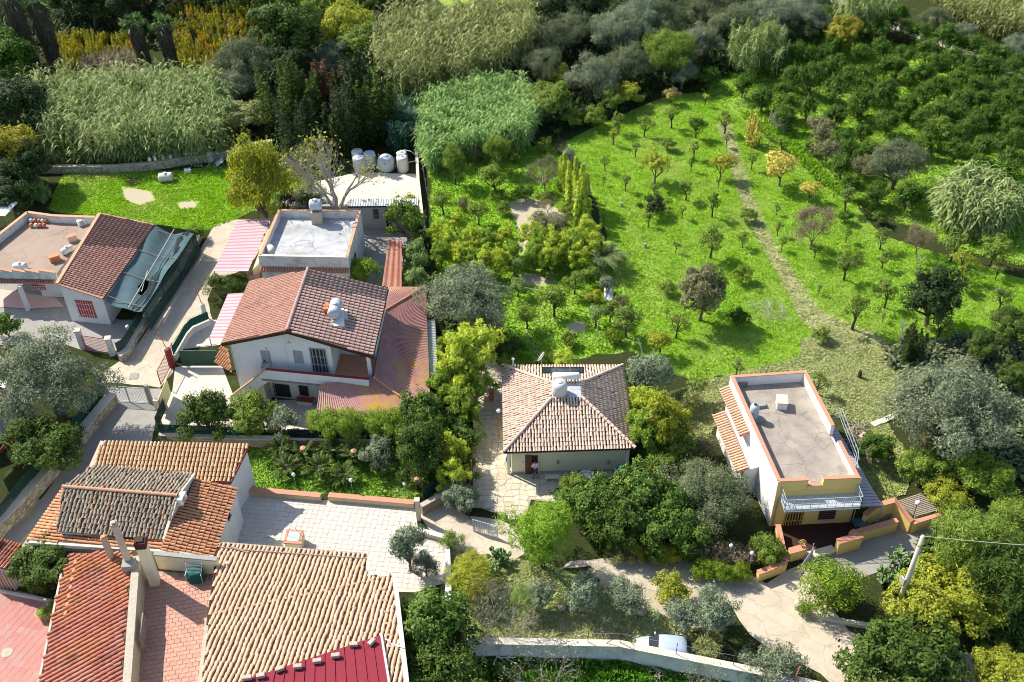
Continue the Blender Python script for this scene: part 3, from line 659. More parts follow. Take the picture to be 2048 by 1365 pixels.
sheet('upper_road', [(1590,1105),(1640,1095),(1720,1080),(1800,1050),(1830,1060),(1900,1035),(1990,1030),(1990,1060),(1890,1085),(1830,1120),(1740,1150),(1700,1165),(1640,1160)], .024, 'concrete_grey', .1, 4)
sheet('lane', [(470,440),(540,440),(545,470),(490,540),(430,560),(415,600),(425,640),(380,650),(350,715),(345,745),(320,775),(215,765),(205,745),(250,715),(275,690),(330,600),(400,500),(430,450)], .028, 'concrete_road', .06, 5)
sheet('back_lane', [(215,775),(320,778),(318,820),(305,870),(300,900),(200,900),(150,970),(40,1085),(-60,1160),(-60,1120),(60,1030),(190,850)], .02, 'concrete_grey', .12, 6)
sheet('dry_yard', [(0,560),(60,545),(130,600),(240,640),(285,640),(262,700),(200,705),(160,700),(130,690),(0,690)], .012, 'concrete_grey', .05, 7)
sheet('tank_yard', [(556,380),(640,362),(715,345),(830,348),(836,360),(836,420),(690,420),(600,412),(552,412)], .03, 'concrete_light', .05, 8)
sheet('yard_floor', [(640,640),(770,640),(840,440),(700,440)], .015, 'concrete_grey', 0, 9)
sheet('garden_yard', [(350,735),(440,722),(470,800),(640,800),(640,860),(330,860),(318,830),(345,780)], .02, 'concrete_light', .0, 10)
sheet('gateway_floor', [(355,700),(440,690),(470,640),(420,640),(375,660)], .03, 'concrete_light', .0, 11)
sheet('mown_strip', [(1434,250),(1456,250),(1472,285),(1480,330),(1487,370),(1500,400),(1522,450),(1544,488),(1577,530),(1604,580),(1634,622),(1690,645),(1750,660),(1775,690),(1700,700),(1650,690),(1622,652),(1604,640),(1584,600),(1563,558),(1532,508),(1510,465),(1487,420),(1472,370),(1464,320),(1450,290)], .012, 'haystraw', .38, 12, mx=.7)
def mk_straw():
    t = NT('mown'); n = t.noise(5, 6, .75); t.bsdf(t.mix(t.ramp(t.noise(.8, 5, .7), [(.45, 0.0), (.62, .8)]), t.ramp(n, [(.25, (.28, .26, .12)), (.7, (.54, .49, .28))]), (.17, .25, .05)), 1, .05, 0, t.bump(n, .08, .8))
mk_straw(); bpy.data.objects['mown_strip'].data.materials[0] = MAT['mown']
PATHS = [W2([(1430,250),(1462,250),(1490,330),(1508,400),(1552,490),(1612,580),(1640,620),(1785,690),(1650,690),(1600,640),(1562,560),(1508,470),(1470,370),(1448,290)])]
tufts('meadow_grass', [MEADOW], 190000, .11, .06, 'blade_grass', 'bright green rough grass of the big meadow with young fruit trees', 1, avoid=DIRTS + PATHS + [CUT], zb=.0)
tufts('back_yard_grass', [MEADOW_L], 34000, .14, .08, 'blade_grass', 'lush green grass behind the white house with shade net', 2, avoid=DIRTS)
tufts('garden_grass', [GARDEN], 36000, .14, .08, 'blade_shade', 'green grass between the shrubs and fruit trees of the garden', 3, avoid=DIRTS)
tufts('orchard_grass', [ORCHARD], 40000, .16, .11, 'blade_shade', 'grass strips between the dark orange trees', 4)
tufts('lawn_grass', [LAWN], 22000, .09, .05, 'blade_clover', 'dense green lawn under the cycads', 5)
tufts('cut_grass', [CUT, BTM, YLAWN], 50000, .09, .07, 'blade_dry', 'dry mown grass and clippings in low swirls', 6, bend=1.3, avoid=[TRACK])
tufts('mown_clippings', PATHS, 9000, .09, .10, 'blade_dry', 'pale clippings lying along the mown strip', 17, bend=1.8, zb=.01)
tufts('border_weeds', [SCRUBLAND], 7000, .3, .08, 'blade_shade', 'rough weeds between the meadow and the orange orchard', 16)
tufts('lower_garden_plants', [LOWER], 30000, .30, .20, 'blade_clover', 'bright green clover and weeds below the long bottom wall', 7, zb=-.3)
tufts('wild_grass', [W2([(60,250),(760,250),(700,330),(560,350),(330,330),(90,340)])], 6000, .3, .12, 'blade_dry', 'dry weeds at the foot of the reed bank', 8)
# stepping slabs / crazy paving of the driveway: irregular stones with joints
def crazy(name, px, z, cell, seed, mat='crazy_stone', parent=None, base='driveway_joint'):
    rg = np.random.default_rng(seed); pl = [P(x, y, z)[:2] for x, y in px]; a = np.array(pl); base_o = sheet(name, px, z, base, 0, seed)
    lo, hi = a.min(0), a.max(0); nx_, ny_ = int((hi[0]-lo[0])/cell)+1, int((hi[1]-lo[1])/cell)+1
    # jittered grid corners shared by neighbours give five and four sided stones
    G = np.stack(np.meshgrid(lo[0] + np.arange(nx_ + 1) * cell, lo[1] + np.arange(ny_ + 1) * cell, indexing='ij'), -1) + rg.uniform(-.36, .36, (nx_+1, ny_+1, 2)) * cell
    stones = []
    for i in range(nx_):
        for j in range(ny_):
            q = np.array([G[i, j], G[i+1, j], G[i+1, j+1], G[i, j+1]]); c = q.mean(0)
            if not inpoly(c[None], pl)[0]: continue
            mid_ = [(q[k] + q[(k+1) % 4]) / 2 + rg.uniform(-.07, .07, 2) * cell for k in range(4)]; ring = []
            for k in range(4):
                ring.append(q[k])
                if rg.random() < .5: ring.append(mid_[k])
            stones.append(c + (np.array(ring) - c) * .93)
    d = [np.linalg.norm(s.mean(0)) for s in stones]; order = np.argsort(d); mass = MB()
    for r, k in enumerate(order):
        zt = z + rg.uniform(.012, .028); s = stones[k]
        m = MB() if r < 300 else mass; n = len(s); m.add([(p[0], p[1], zt) for p in s] + [(p[0]*1.0, p[1], z - .01) for p in s], [tuple(range(n))] + [(i, n+i, n+(i+1) % n, (i+1) % n) for i in range(n)])
        if r < 300: part('paving_stone', m, mat, base_o)
    if mass.v: part('paving_stones', mass, mat, base_o, kind='stuff')
    return base_o
crazy('driveway', [(958,700),(1003,735),(1008,790),(1008,905),(1016,935),(1262,930),(1262,985),(1140,1010),(1062,1000),(1052,1036),(1000,1030),(942,1010),(940,940),(948,860),(952,770)], .04, .55, 11)
def paver_field(name, px, z, ex, ey, tx, ty, mat, base, gap=.03, seed=1, stagger=.5, zbase=None, th=.0, limit=300, part_name='paving_tile', joint_keep=1.0, root=None):
    rg = np.random.default_rng(seed); pl = [P(x, y, z)[:2] for x, y in px]; b = root if root is not None else sheet(name, px, z, base, 0, seed, th=th)
    o = pl[0]; ex = unit(ex)[:2]; ey = unit(ey)[:2]; tiles = []
    for j in range(-60, 60):
        for i in range(-60, 60):
            c = o + ex * (i + (stagger if j % 2 else 0)) * tx + ey * j * ty; tiles.append(c)
    tiles = np.array(tiles); sh = [np.array(pl).mean(0) + (p - np.array(pl).mean(0)) * .985 for p in pl]
    ok = np.ones(len(tiles), bool)
    for sx, sy in ((-.45, -.45), (.45, -.45), (.45, .45), (-.45, .45)): ok &= inpoly(tiles + ex * sx * tx + ey * sy * ty, sh)
    tiles = tiles[ok]; tiles = tiles[np.argsort(np.linalg.norm(tiles, axis=1))]; hx, hy = (tx - gap) / 2, (ty - gap) / 2
    tb = MB(); tb.add([(-hx, -hy, 0), (hx, -hy, 0), (hx, hy, 0), (-hx, hy, 0), (-hx, -hy, -.02), (hx, -hy, -.02), (hx, hy, -.02), (-hx, hy, -.02)], [(0, 1, 2, 3), (0, 4, 5, 1), (1, 5, 6, 2), (2, 6, 7, 3), (3, 7, 4, 0)])
    tm = mesh_from_mb(part_name, tb, mat); ang = math.atan2(ex[1], ex[0]); mass = MB()
    for r, c in enumerate(tiles):
        zt = z + .015 + rg.uniform(0, .008)
        if r < limit:
            q = link(part_name, tm, b); q.location = (c[0] - b.location[0], c[1] - b.location[1], zt - b.location[2]); q.rotation_euler = (rg.uniform(-.01, .01), rg.uniform(-.01, .01), ang + rg.uniform(-.01, .01))
        else:
            vv = [(c[0] + math.cos(ang) * x - math.sin(ang) * y, c[1] + math.sin(ang) * x + math.cos(ang) * y, zt + zz_) for x, y, zz_ in tb.v]; mass.add(vv, tb.f)
    if mass.v: part(part_name + 's', mass, mat, b, kind='stuff')
    return b
# courtyard with square pavers
e1 = P(830, 1012, .03) - P(500, 985, .03); e2 = np.array([-e1[1], e1[0], 0])
paver_field('courtyard', [(478,987),(640,1000),(830,1014),(836,1060),(900,1075),(893,1165),(830,1185),(640,1180),(430,1120)], .03, e1, e2, .42, .42, 'court_paver', 'concrete_light', .025, 3, 0)
paver_field('red_courtyard', [(0,1175),(60,1187),(105,1200),(135,1215),(85,1400),(-120,1460),(-120,1180)], .03, P(105,1200,0)-P(0,1178,0), P(0,1178,0)-P(-40,1300,0), .5, .5, 'red_paver', 'roof_pinkish', .02, 4, .5)
# ------------------------------------------------------------------ roof coverings
def tile_shape(w, l, hgt=None, seg=5):
    hgt = hgt or w * .42; mb = MB(); v = []
    for y, s, lift in ((-l * .56, 1.0, .025), (l * .56, .84, 0.0)):
        for k in range(seg + 1):
            a = math.pi * k / seg; v.append((-math.cos(a) * w / 2 * s, y, math.sin(a) * hgt * s + lift))
    n = seg + 1; f = [(k, k + 1, n + k + 1, n + k) for k in range(seg)]
    v += [(x * .8, -l * .56, z * .72) for x, _, z in v[:n]]; f += [(k + 1, k, 2 * n + k, 2 * n + k + 1) for k in range(seg)]
    mb.add(v, f); return mb
def tile_roof(root, quad, mat, pw=.24, pl=.36, single=0, wob=.012, deck='tile', parent=None, name='roof_tile', deck_t=.12, deck_mat=None, lift=.02, seed=1, hgt=None, wave=0.0, udir=None):
    """barrel tiles laid row by row; quad = eave left, eave right, ridge right, ridge left (more corners allowed)"""
    q = [np.asarray(p, float) for p in quad]; u = unit(q[1] - q[0]); nv = unit(np.cross(u, q[-1] - q[0]))
    if nv[2] < 0: nv = -nv
    v = unit(np.cross(nv, u))
    if v @ (q[-1] - q[0]) < 0: v = -v
    u = np.cross(v, nv); o = q[0]; par = parent or root
    if udir is not None:
        u = unit(np.asarray(udir, float) - nv * (np.asarray(udir, float) @ nv)); v = np.cross(nv, u)
    pl2 = [((p - o) @ u, (p - o) @ v) for p in q]; a = np.array(pl2); lo, hi = a.min(0), a.max(0)
    if deck: part('roof_deck', MB().slab([o + u * s_ + v * t_ for s_, t_ in pl2], deck_t), deck_mat or 'tile_shadow', par)
    rg = np.random.default_rng(seed); nu = max(1, int(round((hi[0] - lo[0]) / pw))); nvv = max(1, int(round((hi[1] - lo[1]) / pl)))
    du, dv = (hi[0] - lo[0]) / nu, (hi[1] - lo[1]) / nvv
    iu, iv = np.meshgrid(np.arange(nu), np.arange(nvv)); C = np.stack([lo[0] + (iu.ravel() + .5) * du, lo[1] + (iv.ravel() + .5) * dv], 1)
    C = C[inpoly(C, pl2)]; n = len(C); col = np.round((C[:, 0] - lo[0]) / du); cj = rg.normal(size=400)
    C[:, 0] += rg.normal(size=n) * wob * .5 + wave * np.sin(C[:, 1] * 1.7 + cj[col.astype(int) % 400] * .8)
    off = base_of(root); W = o + C[:, :1] * u + C[:, 1:] * v + nv * lift
    rot = rg.normal(size=n) * wob * 2; tl = rg.normal(size=n) * wob; order = np.argsort(np.linalg.norm(W - [0, 0, CAM_H], axis=1))
    tb = tile_shape(du * .78, dv, hgt or du * .36); tv = np.array(tb.v); tm = None; Vs, Fs, k2 = [], [], 0
    for r, i in enumerate(order):
        cr, sr = math.cos(rot[i]), math.sin(rot[i]); uu = u * cr + v * sr; vv = v * cr - u * sr; nn = nv + u * tl[i] + v * .5 * tl[i]
        M = np.stack([uu, vv, nn], 1)
        if r < single:
            if tm is None: tm = mesh_from_mb(name, tb, mat)
            t = link(name, tm, par); m4 = Matrix([[*map(float, M[k]), float(W[i][k] - off[k])] for k in range(3)] + [[0, 0, 0, 1]]); t.matrix_local = m4
        else: Vs.append(tv @ M.T + W[i] - off); Fs.append(np.array(tb.f) + k2); k2 += len(tv)
    if Vs:
        t = link(name + 's', np_mesh(name + 's', np.concatenate(Vs), np.concatenate(Fs), mat), par); t['kind'] = 'stuff'
def ridge_row(root, p, q, mat, w=.26, l=.38, name='ridge_tiles', single=False, seed=1):
    p, q = np.asarray(p, float), np.asarray(q, float); d = unit(q - p); n = max(1, int(np.linalg.norm(q - p) / l)); rg = np.random.default_rng(seed); side = unit(np.cross(d, [0, 0, 1])); up = np.cross(side, d)
    mb = MB(); tb = tile_shape(w, l, w * .5)
    for i in range(n):
        c = p + (q - p) * (i + .5) / n + up * .03; M = np.stack([side, d, up + side * rg.normal() * .04], 1); mb.add([M @ np.array(x) + c for x in tb.v], tb.f)
    part(name, mb, mat, root)
def corrugated(name, quad, mat, root=None, wave=.26, amp=.035, th=.02, along=None, stripes=False, seg=6):
    """ribbed sheets; ribs run from the first edge to the opposite edge"""
    a, b, c, d = [np.asarray(p, float) for p in quad]; n = max(2, int(np.linalg.norm(b - a) / wave)); nv = unit(np.cross(b - a, d - a)); nv = nv if nv[2] > 0 else -nv
    mb = MB(); m = n * seg; ns = 3; rows = []
    for j in range(ns + 1):
        r = []
        for i in range(m + 1):
            t, s = i / m, j / ns; p = (a * (1 - t) + b * t) * (1 - s) + (d * (1 - t) + c * t) * s; r.append(p + nv * amp * math.sin(2 * math.pi * i / seg))
        rows.append(r)
    mb.v = [tuple(p) for r in rows for p in r]
    for j in range(ns):
        for i in range(m): mb.f.append((j*(m+1)+i, j*(m+1)+i+1, (j+1)*(m+1)+i+1, (j+1)*(m+1)+i)); mb.mi.append((i // seg) % 2 if stripes else 0)
    o = part(name, mb, mat, root); sd = o.modifiers.new('thickness', 'SOLIDIFY'); sd.thickness = th; return o
def window(root, a, b, px, mat_frame='shutter_grey', mat_pane='glass_dark', kind='window', bars=0, barmat='black_metal', slats=0, sill=True, depth=.05, fw=.07, frame_name=None, panes=1, flat=None, nside=None):
    """px: left, top, right, bottom read on the wall plane through a, b"""
    l, tp, r, bt = px; p0 = PW(l, (tp + bt) / 2, a, b); p1 = PW(r, (tp + bt) / 2, a, b); cx = (l + r) / 2; z1 = PW(cx, tp, a, b)[2]; z0 = PW(cx, bt, a, b)[2]
    A, B = np.array([p0[0], p0[1], 0]), np.array([p1[0], p1[1], 0]); d = unit(B - A); nrm = np.array([d[1], -d[0], 0])
    if nrm @ (np.array([0, 0, 0]) - A) < 0: nrm = -nrm
    fr = MB(); w = np.linalg.norm(B - A)
    def pt(s, z, o): return A + d * s + nrm * o + np.array([0, 0, z])
    def bar(s0, zz0, s1, zz1, o0, o1): 
        v = [pt(s0, zz0, o0), pt(s1, zz0, o0), pt(s1, zz0, o1), pt(s0, zz0, o1)]; vv = v + [x + np.array([0, 0, zz1 - zz0]) for x in v]
        return vv, [(0,3,2,1), (4,5,6,7), (0,1,5,4), (1,2,6,5), (2,3,7,6), (3,0,4,7)]
    for g in ((0, z0, fw, z1), (w - fw, z0, w, z1), (fw, z1 - fw, w - fw, z1), (fw, z0, w - fw, z0 + fw * .7)): fr.add(*bar(g[0], g[1], g[2], g[3], .004, depth))
    for k in range(1, panes): s = w * k / panes; fr.add(*bar(s - .03, z0 + fw * .7, s + .03, z1 - fw, .006, depth * .8))
    f = part(kind, fr, mat_frame, root); part('pane' if kind != 'door' else 'door_leaf_or_shade', MB().add(*bar(fw, z0 + fw * .7, w - fw, z1 - fw, .005, depth * .35)), mat_pane, f)
    if sill: part('sill', MB().add(*bar(-.08, z0 - .06, w + .08, z0 - .004, .002, depth + .08)), 'concrete_light', f)
    if bars:
        m = MB()
        for k in range(bars): s = w * (k + .5) / bars; m.add(*bar(s - .012, z0, s + .012, z1, depth + .06, depth + .085))
        for k in range(3): z = z0 + (z1 - z0) * (k + .5) / 3; m.add(*bar(-.02, z, w + .02, z + .02, depth + .086, depth + .10))
        part('window_bars', m, barmat, f)
    if slats:
        m = MB()
        for k in range(slats): z = z0 + fw + (z1 - z0 - 2 * fw) * (k + .2) / slats; m.add(*bar(fw + .01, z, w - fw - .01, z + (z1 - z0) / slats * .55, depth * .36, depth * .75))
        part('slats', m, mat_frame, f)
    return f
def vbars_door(root, a, b, px, n, mat, back, depth=.05, cross=3):
    l, tp, r, bt = px; f = window(root, a, b, px, mat, back, 'door', sill=False, fw=.09, depth=depth); p0 = PW(l, (tp+bt)/2, a, b); p1 = PW(r, (tp+bt)/2, a, b)
    z1, z0 = PW((l+r)/2, tp, a, b)[2], PW((l+r)/2, bt, a, b)[2]; d = unit([p1[0]-p0[0], p1[1]-p0[1], 0]); nr = np.array([d[1], -d[0], 0]); nr = nr if nr @ -p0 > 0 else -nr; w = np.linalg.norm((p1-p0)[:2])
    for k in range(n):
        s = .09 + (w - .18) * (k + .5) / n; c = np.array([p0[0], p0[1], 0]) + d * s + nr * (depth * .7)
        part('slat', MB().beam(c + [0, 0, z0 + .09], c + [0, 0, z1 - .09], .07, .03, up=nr), mat, f)
    m = MB()
    for k in range(1, cross): z = z0 + (z1 - z0) * k / cross; m.beam(np.array([p0[0], p0[1], z]) + d * .09 + nr * depth, np.array([p0[0], p0[1], z]) + d * (w - .09) + nr * depth, .08, .03)
    part('cross_rail', m, mat, f); return f
def coping(root, pts, z, w, t, mat, closed=True, name='coping', over=.04):
    n = len(pts); segs = range(n if closed else n - 1)
    for i in segs:
        a, b = np.array(pts[i][:2]), np.array(pts[(i + 1) % n][:2]); za = z if np.isscalar(z) else z[i]; zb_ = z if np.isscalar(z) else z[(i + 1) % n]
        d = unit(b - a) * (w / 2 if closed else 0); m = MB().beam((*(a - d * .0), za + t / 2 + .001 * i), (*(b + d * .0), zb_ + t / 2 + .001 * i), w + over * 2, t); part(name, m, mat, root)
def inset(pts, d):
    """polygon moved inwards by d"""
    n = len(pts); p = [np.array(q[:2], float) for q in pts]; A = sum(p[i][0]*p[(i+1)%n][1] - p[(i+1)%n][0]*p[i][1] for i in range(n)); s = 1 if A > 0 else -1; out = []
    for i in range(n):
        e0 = unit(p[i] - p[i-1]); e1_ = unit(p[(i+1)%n] - p[i]); n0 = np.array([-e0[1], e0[0]]) * s; n1_ = np.array([-e1_[1], e1_[0]]) * s
        b = unit(n0 + n1_); out.append(p[i] + b * d / max(.3, b @ n0))
    return out
def wall_run(name, pts, h, w, mat, label, cat='wall', cop=None, copt=.06, z0=0.0, group=None, top=None, coph=.06):
    """free-standing wall along a line with its coping"""
    P0 = [np.array(p[:2], float) for p in pts]; c = sum(P0) / len(P0); root = thing(name, label, cat, (c[0], c[1], z0), group); hs = [h] * len(P0) if np.isscalar(h) else h; m = MB()
    L_, R_ = [], []
    for i, p in enumerate(P0):
        e0 = unit(P0[i] - P0[i-1]) if i else unit(P0[1] - P0[0]); e1_ = unit(P0[i+1] - P0[i]) if i < len(P0) - 1 else e0; t = unit(e0 + e1_); nn = np.array([-t[1], t[0]]) / max(.5, t @ e0); L_.append(p + nn * w / 2); R_.append(p - nn * w / 2)
    for i in range(len(P0) - 1):
        q = [L_[i], L_[i+1], R_[i+1], R_[i]]; zt = [z0 + hs[i], z0 + hs[i+1], z0 + hs[i+1], z0 + hs[i]]; m.prism(q, z0 - .3, zt)
    part('wall_body', m, mat, root)
    if cop:
        for i in range(len(P0) - 1):
            k = (w / 2 + coph) / (w / 2); q = [P0[i] + (L_[i]-P0[i])*k, P0[i+1] + (L_[i+1]-P0[i+1])*k, P0[i+1] + (R_[i+1]-P0[i+1])*k, P0[i] + (R_[i]-P0[i])*k]
            za = [z0 + hs[i] + .002, z0 + hs[i+1] + .002, z0 + hs[i+1] + .002, z0 + hs[i] + .002]; part('coping', MB().prism(q, za, [z + copt for z in za]), cop, root)
    return root
def fence_run(name, pts, z0, h, label, mat='net_green', post='green_paint', step=1.6, cat='fence', wave=True, panel='net_panel', group=None):
    """posts with a net or sheet stretched between them"""
    P0 = [np.array(p[:2], float) for p in pts]; c = sum(P0) / len(P0); root = thing(name, label, cat, (c[0], c[1], z0), group); rg = random.Random(len(label)); m = MB()
    for a, b in zip(P0[:-1], P0[1:]):
        L = np.linalg.norm(b - a); n = max(1, int(L / step)); nn = np.array([-(b-a)[1], (b-a)[0]]) / L
        for k in range(n + 1):
            p = a + (b - a) * k / n; part('post', MB().tube([(*p, z0 - .1), (*p, z0 + h + .08)], .025, 5), post, root)
        seg = n * 3
        for k in range(seg):
            p, q = a + (b - a) * k / seg + nn * .03, a + (b - a) * (k + 1) / seg + nn * .03; o1, o2 = (math.sin(k * 1.3) * .03 if wave else 0, math.sin((k + 1) * 1.3) * .03 if wave else 0)
            m.quad((*(p + nn * o1), z0), (*(q + nn * o2), z0), (*(q + nn * o2 * .3), z0 + h), (*(p + nn * o1 * .3), z0 + h))
    o = part(panel, m, mat, root); o.modifiers.new('thickness', 'SOLIDIFY').thickness = .012; return root
def bar_gate(name, a, b, z0, h, nb, mat, label, cat='gate', leaves=1, r=.014, rails=(.06, .97), pts_top=0.0, group=None, w=.045):
    a, b = np.array(a[:2], float), np.array(b[:2], float); root = thing(name, label, cat, (*((a + b) / 2), z0), group)
    for k in range(leaves):
        p, q = a + (b - a) * k / leaves, a + (b - a) * (k + 1) / leaves; e = (q - p) * .012; p, q = p + e, q - e; f = MB()
        for t in rails: f.beam((*p, z0 + h * t), (*q, z0 + h * t), w)
        for s in (p, q): f.beam((*s, z0 + .04), (*s, z0 + h), w + .004)
        fo = part('gate_frame', f, mat, root)
        for i in range(nb):
            s = p + (q - p) * (i + .5) / nb; part('bar', MB().tube([(*s, z0 + .05), (*s, z0 + h + pts_top)], r, 4), mat, fo)
    return root
def tank_standing(name, px, py, d, h, mat, label, group=None, domed=False, z0=0.0, cat='water tank'):
    c = P(px, py, z0); root = thing(name, label, cat, c, group); r = d / 2; m = MB()
    if domed: m.lathe(c, [(r*.8, 0), (r*.97, h*.08), (r, h*.3), (r*.98, h*.55), (r*.99, h*.6), (r*.9, h*.8), (r*.55, h*.96), (.05, h)], 24)
    else: m.lathe(c, [(r*.92, 0), (r, .05), (r*.97, h*.25), (r, h*.27), (r*.97, h*.5), (r, h*.52), (r*.97, h*.75), (r, h*.77), (r, h*.95), (r*.8, h), (.05, h*1.03)], 24)
    part('tank_shell', m, mat, root, smooth=True)
    part('lid', MB().lathe(c + [0, 0, h * (1.0 if domed else 1.01)], [(r*.34, -.03), (r*.34, .05), (r*.28, .08), (.03, .1)], 14), 'zinc', root)
    part('pipe', MB().tube([c + [r*.9, 0, h*.8], c + [r*1.08, 0, h*.8], c + [r*1.08, 0, .1]], .03, 5), 'zinc_dirty', root)
    return root
def tank_lying(name, c, ax, r, L, mat, label, cat='water tank', group=None, legs=True):
    c = np.asarray(c, float); ax = unit(ax); root = thing(name, label, cat, c - [0, 0, r], group); m = MB()
    m.lathe(c - ax * L / 2, [(.03, -.1*r), (r*.6, -.02), (r*.92, .06), (r, .14), (r*.98, L*.3), (r*1.0, L*.34), (r*.98, L*.66), (r*1.0, L*.7), (r, L-.14), (r*.92, L-.06), (r*.6, L+.02), (.03, L+.1*r)], 20, axis=ax)
    part('tank_shell', m, mat, root, smooth=True); part('lid', MB().lathe(c + [0, 0, r*.9], [(r*.4, 0), (r*.4, .12), (.05, .15)], 12), 'zinc', root)
    if legs:
        s = np.cross(ax, [0, 0, 1])
        for k in (-1, 1): part('leg', MB().beam(c + ax*k*L*.28 - s*r*.7 - [0, 0, r-.04], c + ax*k*L*.28 + s*r*.7 - [0, 0, r-.04], .12, .12), 'concrete_grey', root)
    return root
def V3(p, z): return np.array([p[0], p[1], z])
# ------------------------------------------------------------------ middle house with the hipped tile roof
def house_middle():
    E = [P(1008,905,3.0), P(1270,897,3.0), P(1245,732,3.0), P(1005,732,3.0)]; c = sum(E) / 4
    T = [P(1103,797,4.6), P(1163,795,4.6), P(1160,768,4.6), P(1107,768,4.6)]
    r = thing('hipped_roof_house', 'cream bungalow with pale terracotta hipped roof, solar heater and open brown door', 'house', (c[0], c[1], 0))
    Wp = inset(E, .55); part('wall', MB().prism(Wp, 0, 2.93), 'plaster_cream', r)
    part('plinth', MB().prism(inset(E, .5), 0, .22), 'stone', r)
    names = [(0, 1, 'front'), (1, 2, 'right'), (2, 3, 'back'), (3, 0, 'left')]
    for k, (i, j, _) in enumerate(names):
        tile_roof(r, [E[i], E[j], T[j], T[i]], 'tile_middle', .235, .36, single=300 if k == 0 else 0, seed=20 + k, wob=.03)
    for k in range(4): ridge_row(r, E[k] + [0, 0, .06], T[k] + [0, 0, .06], 'tile_middle', seed=k)
    part('roof_platform', MB().prism([t[:2] for t in T], 4.35, 4.66), 'roof_silver', r)
    g = MB()
    for k in range(4): a, b = E[k] - [0, 0, .06], E[(k+1) % 4] - [0, 0, .06]; g.beam(a, b, .12, .10)
    part('gutter', g, 'dark_brown', r)
    part('soffit', MB().prism([e[:2] for e in inset(E, .06)], 2.90, 2.935), 'dark_brown', r)
    a, b = V3(Wp[0], 0), V3(Wp[1], 0)
    d = window(r, a, b, (1049, 909, 1077, 958), 'bright_white', 'dark_brown', 'door', sill=False, fw=.05, depth=.06);  # dark brown sheet in this frame paints the shade inside the open doorway
    p0 = PW(1051, 950, a, b); p1 = PW(1064, 950, a, b); n = unit(np.cross([0,0,1], b - a)); n = n if n @ -p0 > 0 else -n
    lf = part('door_leaf_or_shade', MB().beam(V3(p0, 1.08) + n*.1, V3(p1, 1.08) + n*.1, .05, 2.1), 'brown_wood', r, label='brown panelled door leaf standing shut beside the dark opening')
    for z in (.5, 1.1, 1.7): part('door_panel', MB().beam(V3(p0*.8+p1*.2, z) + n*.135, V3(p0*.2+p1*.8, z) + n*.135, .02, .4), 'brown_wood', r)
    for x in (1017, 1254): q = PW(x, 930, a, b); part('corner_pilaster', MB().box(V3(q, 0) + n*.02, .22, .06, 2.9, math.atan2((b-a)[1], (b-a)[0])), 'bright_white', r)
    for k, x in enumerate((1115.5, 1216.5)):
        q = PW(x, 921, a, b); m = MB().tube([q + n*.02, q + n*.2 + [0,0,.05]], .02, 5).lathe(q + n*.2 - [0,0,.22], [(.03, 0), (.09, .08), (.11, .3), (.03, .38)], 6)
        part('wall_lantern', m, 'grey_wood', r)
    for x, y in ((1021, 944), (1046, 925)): q = PW(x, y, a, b); part('light_switch', MB().box(q + n*.02, .1, .03, .12), 'grey_metal', r)
    # things on the roof
    T0 = np.array([0, 0, 4.66])
    tc = P(1119, 787, 4.66); w = thing('water_tank', 'pale grey rounded water tank on the flat top of the hipped roof', 'water tank', tc)
    m = MB(); m.lathe(tc + [0, 0, 0], [(.50, 0), (.58, .06), (.60, .5), (.60, .9), (.50, 1.12), (.30, 1.22), (.03, 1.25)], 20); part('tank_shell', m, 'tank_pale', w, smooth=True)
    part('lid', MB().lathe(tc + [0, 0, 1.18], [(.24, 0), (.24, .1), (.05, .14)], 14), 'tank_grey', w)
    sp = P(1128, 745, 4.2); s = thing('solar_water_heater', 'solar heater of three dark panels and a white boiler behind the roof tank', 'solar heater', sp)
    for k in range(3):
        x0, x1 = 1084 + k * 28.5, 1084 + k * 28.5 + 26.5; A, B, C2, D = P(x0, 747, 5.15), P(x1, 747, 5.15), P(x1, 735.5, 5.6), P(x0, 735.5, 5.6)
        pn = part('collector_panel', MB().slab([A, B, C2, D], .08), 'glass_panel', s); fr = MB()
        for u_, v_ in ((A, B), (B, C2), (C2, D), (D, A)): fr.beam(u_ + [0,0,.02], v_ + [0,0,.02], .05)
        part('panel_frame', fr, 'black_metal', pn)
    bc0, bc1 = P(1105, 752, 5.2), P(1159, 752, 5.2); dd = unit(bc1 - bc0); part('boiler', MB().lathe(bc0, [(.02, -.05), (.2, 0), (.29, .06), (.29, np.linalg.norm(bc1-bc0)-.06), (.2, np.linalg.norm(bc1-bc0)), (.02, np.linalg.norm(bc1-bc0)+.05)], 18, axis=dd), 'bright_white', s, smooth=True)
    for q in (bc0 + dd*.3, bc1 - dd*.3): part('stand_leg', MB().beam(q - [0, 0, .3], q - [0, 0, 1.1], .05), 'grey_metal', s); part('stand_strut', MB().beam(q - [0, 0, .3], q + [0, .9, .2], .04), 'grey_metal', s)
    dp = P(1083, 733, 3.6); d_ = thing('satellite_dish', 'white satellite dish on a mast at the left end of the solar panels', 'satellite dish', dp)
    part('mast', MB().tube([dp, dp + [0, 0, 1.0]], .03, 6), 'grey_metal', d_); part('reflector', MB().lathe(dp + [0, 0, 1.0], [(.45, 0.1), (.43, .02), (.25, -.05), (.02, -.08)], 18, axis=(-.75, .45, .35)), 'bright_white', d_, smooth=True)
    part('feed_arm', MB().tube([dp + [0, 0, .8], dp + [-.35, .25, 1.1]], .015, 4), 'grey_metal', d_)
    for x, y, h, l in ((1154, 778, 1.3, 'short roof antenna at the right corner of the roof platform'), (1163, 776, .7, 'stub aerial mast beside the roof platform')):
        q = P(x, y, 4.6); an = thing('antenna', l, 'antenna', q); part('mast', MB().tube([q, q + [0, 0, h]], .02, 5), 'grey_metal', an)
        m = MB(); 
        for k in range(4): m.beam(q + [-.25, 0, h - k*.12], q + [.25, 0, h - k*.12], .015)
        part('rod', m, 'grey_metal', an)
